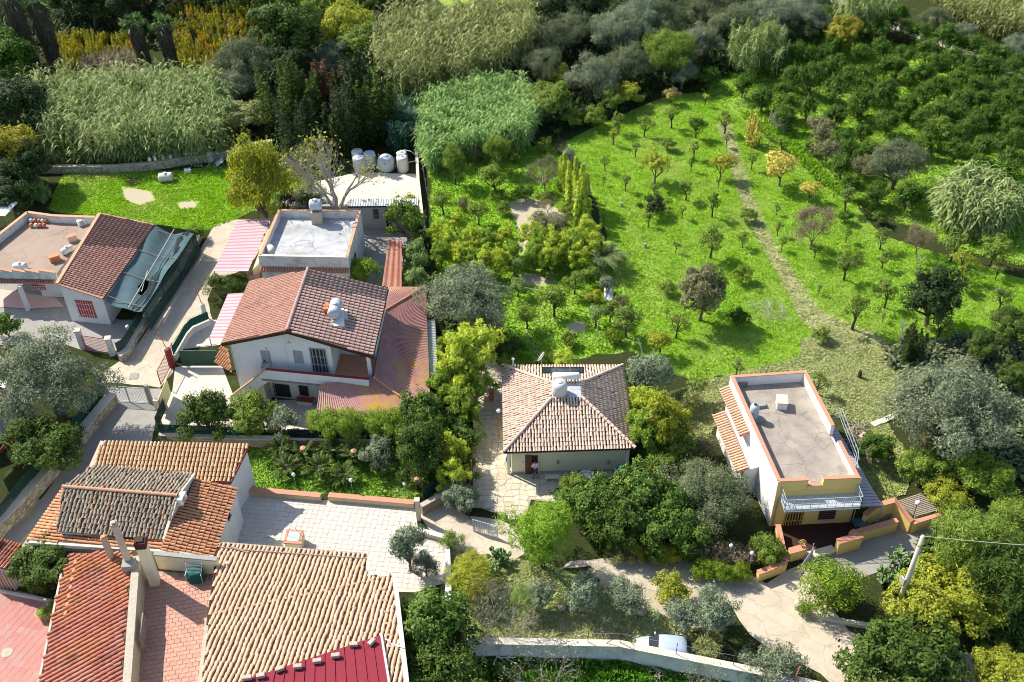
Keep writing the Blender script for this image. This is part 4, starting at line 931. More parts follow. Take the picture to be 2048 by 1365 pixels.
    ch = P(1026, 730, 3.2); single('vent_pipe', MB().lathe(ch, [(.07, 0), (.07, .55), (.13, .58), (.13, .66), (.03, .7)], 10), 'bright_white', 'small white vent pipe at the back left of the hipped roof', 'vent pipe')
    return a, b, n
MA, MBn, MN = house_middle()
# terrace furniture in front of the middle house
def bench():
    c = P(1105, 962, .05); r = thing('stone_bench', 'pale stone bench against the cream wall beside the open door', 'bench', c); a, b = P(1090, 961, .05), P(1119, 961, .05)
    part('seat', MB().beam(a + [0,0,.42], b + [0,0,.42], .42, .1), 'concrete_light', r, bevel=.02)
    for q in (a*.85+b*.15, a*.15+b*.85): part('leg', MB().box(q, .14, .34, .37), 'stone', r)
def tableset():
    c = P(1172, 966, .04); r = thing('garden_table', 'round cream tiled table with green ring pattern in front of the house', 'table', c)
    part('tabletop', MB().lathe(c + [0,0,.7], [(.62, 0), (.64, .02), (.64, .05), (.02, .05)], 28), 'bright_white', r)
    part('inlay_ring', MB().lathe(c + [0,0,.752], [(.46, 0), (.46, .004), (.02, .004)], 28), 'stone', r); part('inlay_centre', MB().lathe(c + [0,0,.758], [(.36, 0), (.36, .004), (.02, .004)], 28), 'bright_white', r)
    for k in range(8):
        a = k * math.pi / 4; part('inlay', MB().lathe(c + [.54*math.cos(a), .54*math.sin(a), .752], [(.05, 0), (.05, .004), (.01, .004)], 8), 'green_paint', r)
    part('pedestal', MB().lathe(c, [(.28, 0), (.26, .05), (.06, .1), (.06, .66), (.2, .7)], 12), 'black_metal', r)
    for (px, py, lab, mt) in ((1160, 965, 'white garden chair at the left of the round table', 'bright_white'), (1192, 958, 'dark wire garden chair at the right of the round table', 'black_metal')):
        q = P(px, py, .04); ch = thing('garden_chair', lab, 'chair', q); part('seat', MB().box(q + [0,0,.43], .42, .42, .04), mt, ch)
        m = MB(); arc = [q + [.2*math.cos(t)*1.0, .2, .45 + .45*math.sin(t)] for t in np.linspace(0, math.pi, 8)]; m.tube(arc, .018, 5)
        for x in (-.1, 0, .1): m.tube([q + [x, .2, .45], q + [x, .2, .85]], .012, 4)
        part('backrest', m, mt, ch)
        for sx in (-.18, .18):
            for sy in (-.18, .18): part('leg', MB().tube([q + [sx, sy, 0], q + [sx, sy, .43]], .016, 5), mt, ch)
def sink():
    c = P(1238, 956, .04); r = thing('wash_stand', 'white outdoor wash stand with blue green basin by the cream wall', 'wash stand', c)
    part('pedestal', MB().box(c, .7, .5, .95), 'bright_white', r, bevel=.03); m = MB().lathe(c + [0, 0, .95], [(.2, 0), (.33, .18), (.36, .2), (.3, .2), (.16, .05), (.02, .05)], 18); part('basin', m, 'blue_plastic', r)
bench(); tableset(); sink()
def person():
    b = PW(1070, 958, MA, MBn); q = np.array([b[0], b[1], 0]) + MN * .42; q[2] = .05; s = 1.0
    r = thing('person', 'person in a white top and dark trousers standing in the open doorway, arms folded', 'person', q)
    J = {'pel': (0,0,.93), 'wai': (0,0,1.08), 'che': (0,.01,1.30), 'nek': (0,.0,1.47), 'nk2': (0,-.01,1.54), 'lh': (-.09,0,.90), 'rh': (.09,0,.90), 'lk': (-.11,-.03,.49), 'rk': (.12,-.05,.49), 'la': (-.12,0,.08), 'ra': (.15,.01,.08), 'lt': (-.14,-.16,.03), 'rt': (.18,-.15,.03),
         'ls': (-.18,.01,1.41), 'rs': (.18,.01,1.41), 'le': (-.24,-.06,1.13), 're': (.24,-.06,1.13), 'lw': (-.02,-.22,1.16), 'rw': (.02,-.21,1.10)}
    def skin(name, names, edges, rad, mat, sub=2):
        me = bpy.data.meshes.new(name); me.from_pydata([J[n] for n in names], [(names.index(a), names.index(b_)) for a, b_ in edges], []); me.materials.append(MAT[mat]); o = link(name, me, r)
        sk = o.modifiers.new('skin', 'SKIN'); sk.use_smooth_shade = True
        for i, n in enumerate(names): me.skin_vertices[0].data[i].radius = rad[n]
        me.skin_vertices[0].data[0].use_root = True; o.modifiers.new('sub', 'SUBSURF').levels = sub; o.modifiers['sub'].render_levels = sub; return o
    al = ['pel','wai','che','nek','nk2','lh','rh','lk','rk','la','ra','lt','rt','ls','rs','le','re','lw','rw']
    skin('body', al, [('pel','wai'),('wai','che'),('che','nek'),('nek','nk2'),('pel','lh'),('pel','rh'),('lh','lk'),('rh','rk'),('lk','la'),('rk','ra'),('la','lt'),('ra','rt'),('che','ls'),('che','rs'),('ls','le'),('rs','re'),('le','lw'),('re','rw')],
         dict(pel=(.13,.10), wai=(.12,.09), che=(.15,.10), nek=(.06,.06), nk2=(.05,.05), lh=(.085,.085), rh=(.085,.085), lk=(.055,.055), rk=(.055,.055), la=(.04,.04), ra=(.04,.04), lt=(.035,.025), rt=(.035,.025), ls=(.06,.06), rs=(.06,.06), le=(.042,.042), re=(.042,.042), lw=(.028,.028), rw=(.028,.028)), 'skin')
    tp = ['wai','pel','che','nek','ls','rs','le','re']; skin('shirt', tp, [('pel','wai'),('wai','che'),('che','nek'),('che','ls'),('che','rs'),('ls','le'),('rs','re')], dict(pel=(.155,.125), wai=(.14,.11), che=(.17,.12), nek=(.07,.07), ls=(.078,.078), rs=(.078,.078), le=(.06,.06), re=(.06,.06)), 'cloth_white')
    J['lk2'] = (-.115,-.02,.35); J['rk2'] = (.125,-.03,.35)
    skin('trousers', ['pel','lh','rh','lk','rk','lk2','rk2'], [('pel','lh'),('pel','rh'),('lh','lk'),('rh','rk'),('lk','lk2'),('rk','rk2')], dict(pel=(.145,.115), lh=(.10,.10), rh=(.10,.10), lk=(.075,.075), rk=(.075,.075), lk2=(.065,.065), rk2=(.065,.065)), 'cloth_dark')
    hd = MB(); c = np.array([0, -.02, 1.67]); hd.lathe(c - [0,0,.12], [(.03, 0), (.065, .03), (.082, .09), (.085, .14), (.07, .20), (.03, .235)], 14); hd.box(c + [0, -.085, -.03], .025, .04, .05); hd.box(c + [-.085,0,-.03], .02, .04, .06); hd.box(c + [.085,0,-.03], .02, .04, .06)
    for v in hd.v: pass
    def lp(name, mb, mat, par=r):
        me = mesh_from_mb(name, mb, mat); return link(name, me, par)
    h = lp('head', hd, 'skin'); e = MB()
    for sx in (-.03, .03): e.ball(c + [sx, -.082, .0], .011, 8)
    lp('eye', e, 'black_metal', h); lp('mouth', MB().box(c + [0, -.086, -.062], .04, .01, .01), 'dark_red', h)
    lp('hair', MB().lathe(c + [0, .015, .0], [(.092, -.02), (.098, .05), (.085, .1), (.05, .135), (.01, .145)], 14), 'hair')
    for sx, w_ in ((-1, J['lw']), (1, J['rw'])):
        hm = MB(); w_ = np.array(w_); dx = np.array([-sx*.9, -.1, .15]); dx = unit(dx); hm.beam(w_, w_ + dx*.085, .075, .03)
        for f in range(4): o = np.array([0, -.028 + .018*f, 0]); hm.tube([w_ + dx*.08 + o, w_ + dx*(.115+.006*(f % 3)) + o + [0, .0, -.012], w_ + dx*(.135) + o + [0, .01, -.035]], .009, 5)
        hm.tube([w_ + dx*.03 + [0,0,.03], w_ + dx*.075 + [0,-.01,.055]], .011, 5); lp('hand', hm, 'skin')
    for sx in (-1, 1): a = np.array(J['lt' if sx < 0 else 'rt']); lp('shoe', MB().beam(a + [-.01*sx, .2, .02], a + [0, -.04, .0], .09, .08), 'cloth_dark')
person()

# ------------------------------------------------------------------ yellow flat-roofed house on the right
def house_yellow():
    zt, zd = 4.75, 3.85
    O = [P(1556,965,zt), P(1725,957,zt), P(1612,742,zt), P(1460,752,zt)]; c = sum(O) / 4
    r = thing('flat_roof_house', 'yellow and white flat roofed house with terracotta parapet caps and a front balcony', 'house', (c[0], c[1], 0))
    body = inset(O, .02); part('wall', MB().prism(body, -.4, zd - .12), 'plaster_white', r)
    part('roof_surface', MB().prism(inset(O, .26), zd - .119, zd), 'roof_cement', r)
    I = inset(O, .27); Ov = [np.array(o[:2]) for o in inset(O, .02)]
    def para(a, b, ai, bi, z1, mat='plaster_white', cop=True):
        q = [a, b, bi, ai]; part('parapet', MB().prism(q, zd - .118, z1), mat, r)
        m = MB(); a2, b2 = (a + ai) / 2, (b + bi) / 2; m.beam((*a2, z1 + .04), (*b2, z1 + .03), .28, .06); part('parapet_cap', m, 'terracotta', r)
    L = lambda p, q, t: p + (q - p) * t
    f0, f1, b1, b0 = Ov; i0, i1, j1, j0 = I
    para(b1, b0, j1, j0, zt); para(b0, f0, j0, i0, zt)
    para(f1, L(f1, b1, .34), i1, L(i1, j1, .34), zt - .25); para(L(f1, b1, .46), b1, L(i1, j1, .46), j1, zt)
    para(L(f0, f1, .0), L(f0, f1, .36), L(i0, i1, -.01), L(i0, i1, .36), zt, 'plaster_yellow'); para(L(f0, f1, .545), f1, L(i0, i1, .545), i1, zt, 'plaster_yellow')
    para(L(f0, f1, .365), L(f0, f1, .54), L(i0, i1, .365), L(i0, i1, .54), zt - .62, 'plaster_yellow')
    n = unit(np.cross([0, 0, 1], V3(f1, 0) - V3(f0, 0))); n = n if n @ -V3(f0, 0) > 0 else -n; fd = unit(V3(f1, 0) - V3(f0, 0))
    face = [np.array(f0) + n[:2]*.03, np.array(f1) + n[:2]*.03, np.array(f1) - n[:2]*.05 , np.array(f0) - n[:2]*.05]
    part('front_wall', MB().prism([f0 + n[:2]*.035, f1 + n[:2]*.035, f1 - n[:2]*.0, f0 - n[:2]*.0], -.4, zd - .13), 'plaster_yellow', r, label='yellow rendered front wall under the balcony')
    A, B = V3(f0 + n[:2]*.036, 0), V3(f1 + n[:2]*.036, 0)
    vbars_door(r, A, B, (1569, 1009, 1607, 1056), 6, 'yellow_slat', 'dark_brown'); window(r, A, B, (1639, 1008, 1672, 1038), 'brown_wood', 'glass_dark', bars=0, slats=7)
    # balcony
    z = 3.25; q0, q1 = PW(1566, 990, A, B), PW(1716, 982, A, B); a0 = V3(L(f0, f1, .06), z) + n*.04; a1 = V3(L(f0, f1, .965), z) + n*.04; dep = 1.25
    bl = part('balcony_slab', MB().slab([a0, a1, a1 + n*dep, a0 + n*dep], .18), 'zinc', r); rail = MB(); z1 = 1.0
    pts = [a0, a0 + n*dep, a1 + n*dep, a1]
    for u_, v_ in zip(pts[:-1], pts[1:]):
        for h in (.12, .5, z1): rail.beam(u_ + [0,0,h], v_ + [0,0,h], .035)
        L_ = np.linalg.norm(v_ - u_)
        for k in range(int(L_ / .55) + 1): p = u_ + (v_ - u_) * k / int(L_ / .55); rail.beam(p, p + [0,0,z1], .035)
    part('balcony_railing', rail, 'zinc', bl); bb = MB()
    for u_, v_ in zip(pts[:-1], pts[1:]):
        for k in range(int(np.linalg.norm(v_ - u_) / .14)): p = u_ + (v_ - u_) * (k + .5) / int(np.linalg.norm(v_ - u_) / .14); bb.beam(p + [0,0,.1], p + [0,0,.95], .012)
    part('balusters', bb, 'zinc', bl, kind='stuff'); part('balcony_trim', MB().beam(a0 + n*(dep+.01) - [0,0,.21], a1 + n*(dep+.01) - [0,0,.21], .05, .06), 'bright_white', bl)
    # left wall tile canopies with shutters below
    nl = unit(np.cross([0, 0, 1], V3(b0, 0) - V3(f0, 0))); nl = nl if nl[0] < 0 else -nl
    aw, bw = V3(f0, 0), V3(b0, 0)
    t0, t1 = V3(L(b0, f0, .0), 3.75), V3(L(b0, f0, .47), 3.75); out = nl * .75 - np.array([0, 0, .32])
    cn = part('tile_canopy', MB().slab([t0, t1, t1 + out, t0 + out], .1), 'terracotta', r); tile_roof(r, [t1 + out, t0 + out, t0, t1], 'tile_orange', .26, .36, 0, deck=None, parent=cn, seed=2)
    wl, ww = nl * 1.15, V3(L(b0, f0, .15), 0); we = V3(L(b0, f0, .70), 0)
    part('side_wing', MB().prism([ww[:2] + nl[:2]*.01, we[:2] + nl[:2]*.01, (we + wl)[:2], (ww + wl)[:2]], -.3, [2.75, 2.75, 2.45, 2.45]), 'plaster_white', r)
    s0, s1 = ww + nl*1.1, we + nl*1.1; s0[2] = s1[2] = 2.56; out2 = nl * .6 - np.array([0,0,.2]); i2 = -nl*.35 + np.array([0,0,.12])
    c2 = part('tile_canopy', MB().slab([s0 + i2, s1 + i2, s1 + out2, s0 + out2], .1), 'terracotta', r); tile_roof(r, [s1 + out2, s0 + out2, s0 + i2, s1 + i2], 'tile_orange', .26, .36, 0, deck=None, parent=c2, seed=3)
    window(r, aw, bw, (1466, 842, 1476, 882), 'pink_plaster', 'pink_plaster', sill=False); window(r, aw, bw, (1486, 967, 1496, 993), 'brown_wood', 'glass_dark', sill=True)
    # right side: ribbed porch roof and outside rail
    zc = 2.75; Rf = P(1765, 1012, zc - .2); Rn = P(1717, 1014, zc); Bk = V3(L(f1, b1, .82), zc); Bo = Bk + (V3(Rf, 0) - V3(Rn, 0)) * .62; Bo[2] = zc - .2
    part('porch_frame', MB().slab([V3(Rn, zc-.04), V3(Rf, zc-.24), V3(Bo, zc-.24), V3(Bk, zc-.04)], .05), 'grey_wood', r); N = 34
    for k in range(N):
        t0_, t1_ = k / N, (k + .9) / N; a_, b_ = V3(Rn, zc) * (1 - t0_) + V3(Bk, zc) * t0_, V3(Rf, zc-.2) * (1 - t0_) + V3(Bo, zc-.2) * t0_; c_, d_ = V3(Rf, zc-.2) * (1 - t1_) + V3(Bo, zc-.2) * t1_, V3(Rn, zc) * (1 - t1_) + V3(Bk, zc) * t1_
        part('roof_sheet', MB().slab([a_ + [0,0,.03], b_ + [0,0,.03], c_ + [0,0,.015], d_ + [0,0,.015]], .02), 'corr_grey', r)
    for q in (Rf, (Rf + Bo) / 2, Bo): part('porch_post', MB().tube([V3(q, -.1), V3(q, zc - .3)], .05, 6), 'grey_metal', r)
    rl = MB(); pr = [P(1664, 836, 3.0), P(1680, 832, 3.0), P(1712, 915, 3.0), P(1714, 935, 3.0)]
    for u_, v_ in zip(pr[:-1], pr[1:]):
        for h in (0.1, .5, 1.0): rl.beam(u_ + [0,0,h-.2], v_ + [0,0,h-.2], .035)
    for k in range(9): p = pr[1] + (pr[2] - pr[1]) * k / 8; rl.beam(p - [0,0,.2], p + [0,0,.8], .035)
    part('stair_railing', rl, 'zinc', r); 
    dr = MB()
    for x in (1556, 1716): 
        q = PW(x, 1000, A, B) + n*.07; dr.tube([V3(q, 3.2), V3(q, .05)], .04, 6)
    part('downpipe', dr, 'zinc_dirty', r)
    # on the roof
    q = P(1506, 838, zd); tk = thing('water_tank', 'upright blue grey water tank at the left edge of the flat cement roof', 'water tank', q)
    part('tank_shell', MB().lathe(q + [0,0,.12], [(.28, 0), (.34, .06), (.36, .5), (.34, .55), (.36, .6), (.35, 1.15), (.26, 1.3), (.12, 1.36)], 18), 'tank_grey', tk, smooth=True); part('lid', MB().lathe(q + [0,0,1.47], [(.12, 0), (.12, .07), (.02, .09)], 12), 'black_metal', tk); part('stand', MB().box(q, .8, .8, .12, .2), 'stone_grey', tk)
    q = P(1562, 812, zd); bx = thing('roof_vent_box', 'white plastered vent box near the back of the cement roof', 'vent box', q); part('box', MB().box(q, .75, .95, .62, -.12), 'plaster_white', bx); part('cap', MB().box(q + [0,0,.622], .85, 1.05, .1, -.12), 'concrete_light', bx)
    for x, y, l in ((1520, 812, 'flat grey slab lying on the roof beside the water tank'), (1516, 841, 'grey block standing in front of the roof water tank')):
        q = P(x, y, zd); single('roof_block', MB().box(q, .8, .55, .25, .15), 'stone_grey', l, 'block', origin=q)
    q = P(1484, 771, zd); cg = thing('wire_cage', 'low dark cage in the back left corner of the cement roof', 'cage', q); part('crate', MB().box(q, .7, .45, .42, .05), 'stone_grey', cg); m = MB()
    for k in range(6): m.beam(q + [-.36 + .144*k, -.24, 0], q + [-.36 + .144*k, -.24, .45], .015)
    part('bar', m, 'black_metal', cg)
    return r
house_yellow()
YW = 'low yellow garden wall with terracotta cap '
wall_run('garden_wall', [P(1516,1146,.9), P(1572,1126,.9)], .9, .3, 'plaster_yellow', YW + 'at the lower left corner of the yellow house plot', cop='terracotta')
wall_run('garden_wall', [P(1572,1124,.9), P(1556,1050,.9)], .9, .26, 'plaster_yellow', YW + 'with potted plants on top beside the white side wall', cop='terracotta')
wall_run('garden_wall', [P(1580,1103,1.0), P(1612,1094,1.0)], 1.0, .4, 'plaster_yellow', YW + 'under the yellow wheel ornament', cop='terracotta')
wall_run('garden_wall', [P(1614,1112,.35), P(1668,1097,.35)], .35, .5, 'concrete_light', 'low pale threshold wall across the front yard opening', cop='concrete_light', copt=.03)
wall_run('garden_wall', [P(1676,1084,1.3), P(1716,1073,1.3), P(1702,1062,1.3)], 1.3, .4, 'plaster_yellow', 'stout yellow wall corner with terracotta cap right of the front yard', cop='terracotta')
wall_run('garden_wall', [P(1708,1066,1.1), P(1795,1041,1.1)], 1.1, .28, 'plaster_yellow', YW + 'in front of the outside steps', cop='terracotta')
wall_run('garden_wall', [P(1730,1030,1.5), P(1752,1012,1.9), P(1790,1001,1.9), P(1824,1044,1.2)], [1.5, 1.9, 1.9, 1.2], .3, 'plaster_yellow', 'angled yellow wall rising behind the outside steps', cop='terracotta')
wall_run('garden_wall', [P(1826,1046,1.1), P(1887,1026,1.1)], 1.1, .26, 'plaster_yellow', YW + 'beside the slatted pergola at the far right', cop='terracotta')
st = thing('outside_steps', 'dark concrete steps between two yellow walls right of the yellow house', 'steps', P(1760, 1040, 0))
for k in range(5):
    a, b = P(1786 - k*13, 1046 + k*4 - 8, 0), P(1776 - k*13, 1022 + k*4 + 2, 0); a[2] = b[2] = .09 + .17*(4-k)*.5; part('step', MB().beam(a, b, .55, .18 + .17*(4-k)), 'concrete_grey', st)
yf = sheet('front_yard_floor', [(1562,1050),(1700,1040),(1712,1075),(1672,1100),(1612,1112),(1578,1112)], .03, 'dark_brown', 0, 31)
def wheel():
    c = P(1605, 1085, 1.45); r = thing('wheel_ornament', 'round yellow wheel ornament standing on the low yellow wall', 'ornament', c - [0,0,.35]); ring = [c + [.24*math.cos(t), 0, .24*math.sin(t)] for t in np.linspace(0, 2*math.pi, 17)]
    part('rim', MB().tube(ring, .045, 6), 'leaf_yellow' if False else 'yellow_slat', r); m = MB()
    for k in range(5): t_ = k*2*math.pi/5; m.beam(c, c + [.23*math.cos(t_), 0, .23*math.sin(t_)], .04)
    part('spokes', m, 'yellow_slat', r); part('stem', MB().tube([c - [0,0,.4], c - [0,0,.24]], .03, 5), 'black_metal', r)
wheel()
pg = thing('pergola', 'small slatted grey wood pergola above the far right yellow wall', 'pergola', P(1835, 1015, 0)); pa, pb, pc_, pd = P(1797,1003,1.3), P(1842,988,1.3), P(1882,1018,1.3), P(1832,1032,1.3)
for k in range(12): t_ = k / 11; part('slat', MB().beam(pa*(1-t_)+pd*t_, pb*(1-t_)+pc_*t_, .09, .05), 'grey_wood', pg)
for q in (pa, pb, pc_, pd): part('post', MB().beam(V3(q, 0), V3(q, 1.27), .12), 'grey_wood', pg)
for u_, v_ in ((pa, pd), (pb, pc_)): part('beam', MB().beam(u_ - [0,0,.08], v_ - [0,0,.08], .1, .1), 'grey_wood', pg)
tr = P(1717, 1058, .1); bn = thing('covered_cage', 'dark glass topped table frame in the corner of the front yard', 'table', tr); part('top', MB().box(tr + [0,0,.7], 1.1, .8, .05, .1), 'glass_panel', bn)
for sx in (-.5, .5):
    for sy in (-.35, .35): part('leg', MB().beam(tr + [sx, sy, 0], tr + [sx, sy, .7], .04), 'black_metal', bn)
# ------------------------------------------------------------------ big white house with gable roof
def house_white():
    ze, zr = 6.0, 7.9
    RB, RF = P(616,539,zr), P(574,662,zr); EL_B, EL_F = P(500,563,ze), P(443,687,ze); ER_B, ER_F = P(776,577,ze), P(745,712,ze); JF = P(671,686,0)
    # tidy the plan: front and back gables square to the ridge
    rd = unit((RF - RB) * [1, 1, 0]); sd = np.array([-rd[1], rd[0], 0]); sd = sd if sd[0] > 0 else -sd
    c = (RB + RF) / 2
    r = thing('gable_roof_house', 'big white two storey house with brown red gable roof, balcony and outside stairs', 'house', (c[0], c[1], 0))
    for nm, q, m, pw, pl, k in (('left', [EL_F, EL_B, RB, RF], 'tile_brownred', .24, .30, 41), ('right', [ER_B, ER_F, RF, RB], 'tile_pinkbrown', .36, .40, 42)):
        tile_roof(r, q, m, pw, pl, 300 if nm == 'right' else 0, seed=k, wob=.012, hgt=.07 if nm == 'left' else .09)
    ridge_row(r, RB + [0,0,.05], RF + [0,0,.05], 'tile_pinkbrown', .3)
    for a, b in ((EL_F, RF), (RF, ER_F), (EL_F, EL_B), (EL_B, RB), (RB, ER_B), (ER_B, ER_F)): part('verge_board', MB().beam(a - [0,0,.17], b - [0,0,.17], .07, .26), 'dark_brown', r)
    # walls
    wfl, wfr, wbl, wbr = EL_F + unit(EL_B-EL_F)*.45 + sd*.45, ER_F + unit(ER_B-ER_F)*.35 - sd*.35, EL_B - unit(EL_B-EL_F)*.4 + sd*.45, ER_B - unit(ER_B-ER_F)*.4 - sd*.35
    t = .33; wm = wfl + (wfr - wfl) * (((RF - wfl) @ (wfr - wfl) * 1.0) / ((wfr - wfl) @ (wfr - wfl))); wm[2] = zr; bm_ = RB - unit(RB-RF)*.4
    lj = (wm*(1-t) + wfr*t)     # where the recess of the loggia starts
    J0 = V3(PW(671, 760, V3(wfl,0), V3(wfr,0)), 0)
    rec = unit(RB - RF) * 2.6; zf = 3.25
    zj = ze + (zr - ze) * (np.linalg.norm((wfr - J0)[:2]) / np.linalg.norm((wfr - wm)[:2]))
    poly = [wfl[:2], wm[:2], J0[:2], (J0 + rec)[:2], (wfr + rec)[:2], wbr[:2], bm_[:2], wbl[:2]]
    zt = [ze-.05, zr-.2, zj-.2, zj-.3, ze-.12, ze-.12, zr-.3, ze-.12]
    part('upper_wall', MB().prism(poly, zf, zt), 'plaster_white', r)
    part('lower_wall', MB().prism([wfl[:2], wfr[:2], wbr[:2], wbl[:2]], 0, zf - .002), 'plaster_white', r)
    fn = unit(np.cross([0,0,1], V3(wfr,0) - V3(wfl,0))); fn = fn if fn @ -V3(wfl,0) > 0 else -fn; fd = unit(V3(wfr,0)-V3(wfl,0))
    A, B = V3(wfl, 0) + fn*.001, V3(wfr, 0) + fn*.001
    # balcony across the front, stairs on the left
    b0 = PW(536, 756, A + fn*1.25, B + fn*1.25); b1 = PW(740, 752, A + fn*1.25, B + fn*1.25)
    x0 = (b0 - A) @ fd; x1 = (V3(wfr,0) - A) @ fd + .1; dp = 1.25
    pt = lambda s, o, z: A * [1,1,0] + fd * s + fn * o + np.array([0, 0, z])
    part('balcony_floor', MB().slab([pt(x0-.6, 0, zf), pt(x1, 0, zf), pt(x1, dp, zf), pt(x0-.6, dp, zf)], .22), 'roof_pinkish', r)
    part('balcony_parapet', MB().beam(pt(x0, dp-.07, zf + .38), pt(x1, dp-.07, zf + .38), .14, 1.25), 'plaster_white', r); part('parapet_cap', MB().beam(pt(x0-.05, dp-.07, zf+1.03), pt(x1+.05, dp-.07, zf+1.03), .24, .05), 'dark_red', r)
    xs0 = -.1; q = [pt(xs0, dp, 0), pt(x0, dp, 0), pt(x0, dp-.14, 0), pt(xs0, dp-.14, 0)]; part('stair_parapet', MB().prism([v[:2] for v in q], [0, zf-.25, zf-.25, 0], [1.05, zf + 1.0, zf + 1.0, 1.05]), 'plaster_white', r)
    part('stair_cap', MB().beam(pt(xs0-.05, dp-.07, 1.08), pt(x0-.05, dp-.07, zf+1.03), .24, .05), 'terracotta', r)
    n = 14
    for k in range(n): s0 = xs0 + (x0 - .6 - xs0) * k / n; s1 = xs0 + (x0 - .6 - xs0) * (k+1) / n; part('stair_step', MB().prism([pt(s0, .01, 0)[:2], pt(s1, .01, 0)[:2], pt(s1, dp-.15, 0)[:2], pt(s0, dp-.15, 0)[:2]], 0, zf * (k+1) / n), 'concrete_light', r)
    g = MB(); 
    for k in range(5): g.beam(pt(x0 - .55 + .01, .1 + k*.2, zf), pt(x0 - .55, .1 + k*.2, zf + .95), .025)
    g.beam(pt(x0-.55, .05, zf+.95), pt(x0-.55, 1.0, zf+.95), .04); part('stair_gate', g, 'black_metal', r)
    # loggia floor, column and beam
    part('loggia_floor', MB().slab([V3(J0, zf+.03), V3(wfr, zf+.03), V3(wfr+rec, zf+.03), V3(J0+rec, zf+.03)], .02), 'terracotta', r)
    part('loggia_column', MB().box(V3(wfr, zf) - fd*.16 - fn*.14, .28, .28, ze - zf - .35), 'plaster_white', r)
    part('loggia_beam', MB().beam(V3(J0, zj-.42) - fn*.1, V3(wfr, ze-.3) - fn*.1, .22, .3), 'plaster_white', r)
    # windows and doors
    window(r, A, B, (523, 702, 541, 726), 'shutter_grey', 'shutter_grey', slats=9); window(r, A, B, (588, 702, 606, 726), 'shutter_grey', 'shutter_grey', slats=9)
    vbars_door(r, A, B, (622, 697, 655, 745), 4, 'grey_metal', 'glass_dark', cross=3)
    window(r, A, B, (548, 769, 580, 792), 'black_metal', 'glass_dark', bars=10, fw=.05); window(r, A, B, (598, 770, 618, 792), 'bright_white', 'glass_dark', bars=6, fw=.05)
    window(r, A, B, (531, 775, 544, 812), 'brown_wood', 'dark_brown', 'door', sill=False)
    lq = wm + [0, 0, -.9] + fn*.1; m = MB().tube([lq, lq + fn*.5 + [0,0,.1]], .02, 5).lathe(lq + fn*.5 - [0,0,.22], [(.2, 0), (.16, .1), (.05, .2), (.02, .3)], 12); part('wall_lamp', m, 'zinc', r)
    dr = MB()
    for k in (.005, .265): q = A + (B - A)*k; dr.tube([V3(q, 5.6) + fn*.06, V3(q, .1 if k > .1 else 2.0) + fn*.06], .04, 6)
    part('downpipe', dr, 'zinc', r)
    # wrap-around lean-to roof
    zi, zo = 3.75, 2.65; IB, IF = P(771,622,zi), P(747,757,zi); OB, OF = P(851,575,zo), P(862,838,zo); BL_ = P(777,574,zo); FL = P(632,829,zo); IFL = P(641,768,zi-.1)
    lr = part('porch_roof', MB().slab([IB - [0,0,.06], OB - [0,0,.06], OF - [0,0,.06], IF - [0,0,.06]], .06), 'dark_red', r)
    corrugated('corrugated_sheet', [OB, OF, IF, IB], 'corr_red', lr, .22, .03); corrugated('corrugated_sheet', [FL, OF + [0,0,.0], IF + [0,0,.01], IFL], 'corr_red', lr, .22, .03); corrugated('corrugated_sheet', [BL_, OB, IB, V3(BL_*.5+IB*.5, zi-.5)], 'corr_red', lr, .22, .03)
    ridge_row(r, IF + [0,0,.05], OF + [0,0,.08], 'terracotta', .2, .5); ridge_row(r, IB + [0,0,.05], OB + [0,0,.08], 'terracotta', .2, .5)
    for q in (FL*.97+OF*.03, FL*.66+OF*.34, FL*.33+OF*.67, OF, OF*.6+OB*.4, OF*.3+OB*.7, OB): part('porch_post', MB().beam(V3(q, 0) , V3(q, zo - .08), .14), 'plaster_white', r)
    # narrow white tin strip beyond the red roof
    corrugated('tin_strip', [P(853,640,2.3), P(858,752,2.3), P(876,750,2.1), P(870,640,2.1)], 'corr_white', r, .22, .03)
    # striped awning at the left
    aw = thing('striped_awning', 'red and white ribbed awning on the left side of the big white house', 'awning', P(450, 640, 0)); A0, A1, A2, A3 = P(456,588,2.9), P(419,676,2.9), P(455,676,3.2), P(488,586,3.2)
    corrugated('awning_sheet', [A0, A1, A2, A3], ['stripe_red', 'stripe_white'], aw, .22, .02, stripes=True, seg=4)
    for q in (A0, A1, A0*.5+A1*.5): part('post', MB().tube([V3(q, 0), V3(q, 2.85)], .05, 6), 'grey_metal', aw)
    part('edge_rail', MB().beam(A0 - [0,0,.06], A1 - [0,0,.06], .06), 'grey_metal', aw)
    # small tiled awning beside the front left corner
    s0, s1, s2, s3 = P(429,725,2.9), P(463,745,2.9), P(455,700,3.5), P(443,692,3.5)
    sm = part('side_awning', MB().slab([s0, s1, s2, s3], .08), 'terracotta', r); tile_roof(r, [s0, s1, s2, s3], 'tile_terracotta', .24, .34, 0, deck=None, parent=sm)
    # roof tank
    tc = P(671, 625, 7.35) ; ba = P(674, 636, 7.0); pl_ = thing('roof_plinth', 'white cement plinth on the right slope of the gable roof', 'plinth', ba); part('slab', MB().box(ba - [0,0,.35], 1.15, 2.2, .42, .12), 'plaster_white', pl_); part('slab', MB().box(ba + [.55,.5,-.4], .5, 1.2, .4, .12), 'concrete_light', pl_)
    ax = P(665, 640, 7.9) - P(674, 608, 7.9); tank_lying('water_tank', P(670, 617, 7.75), ax, .50, 1.75, 'tank_grey', 'blue grey lying water tank on the right slope of the gable roof', legs=False)
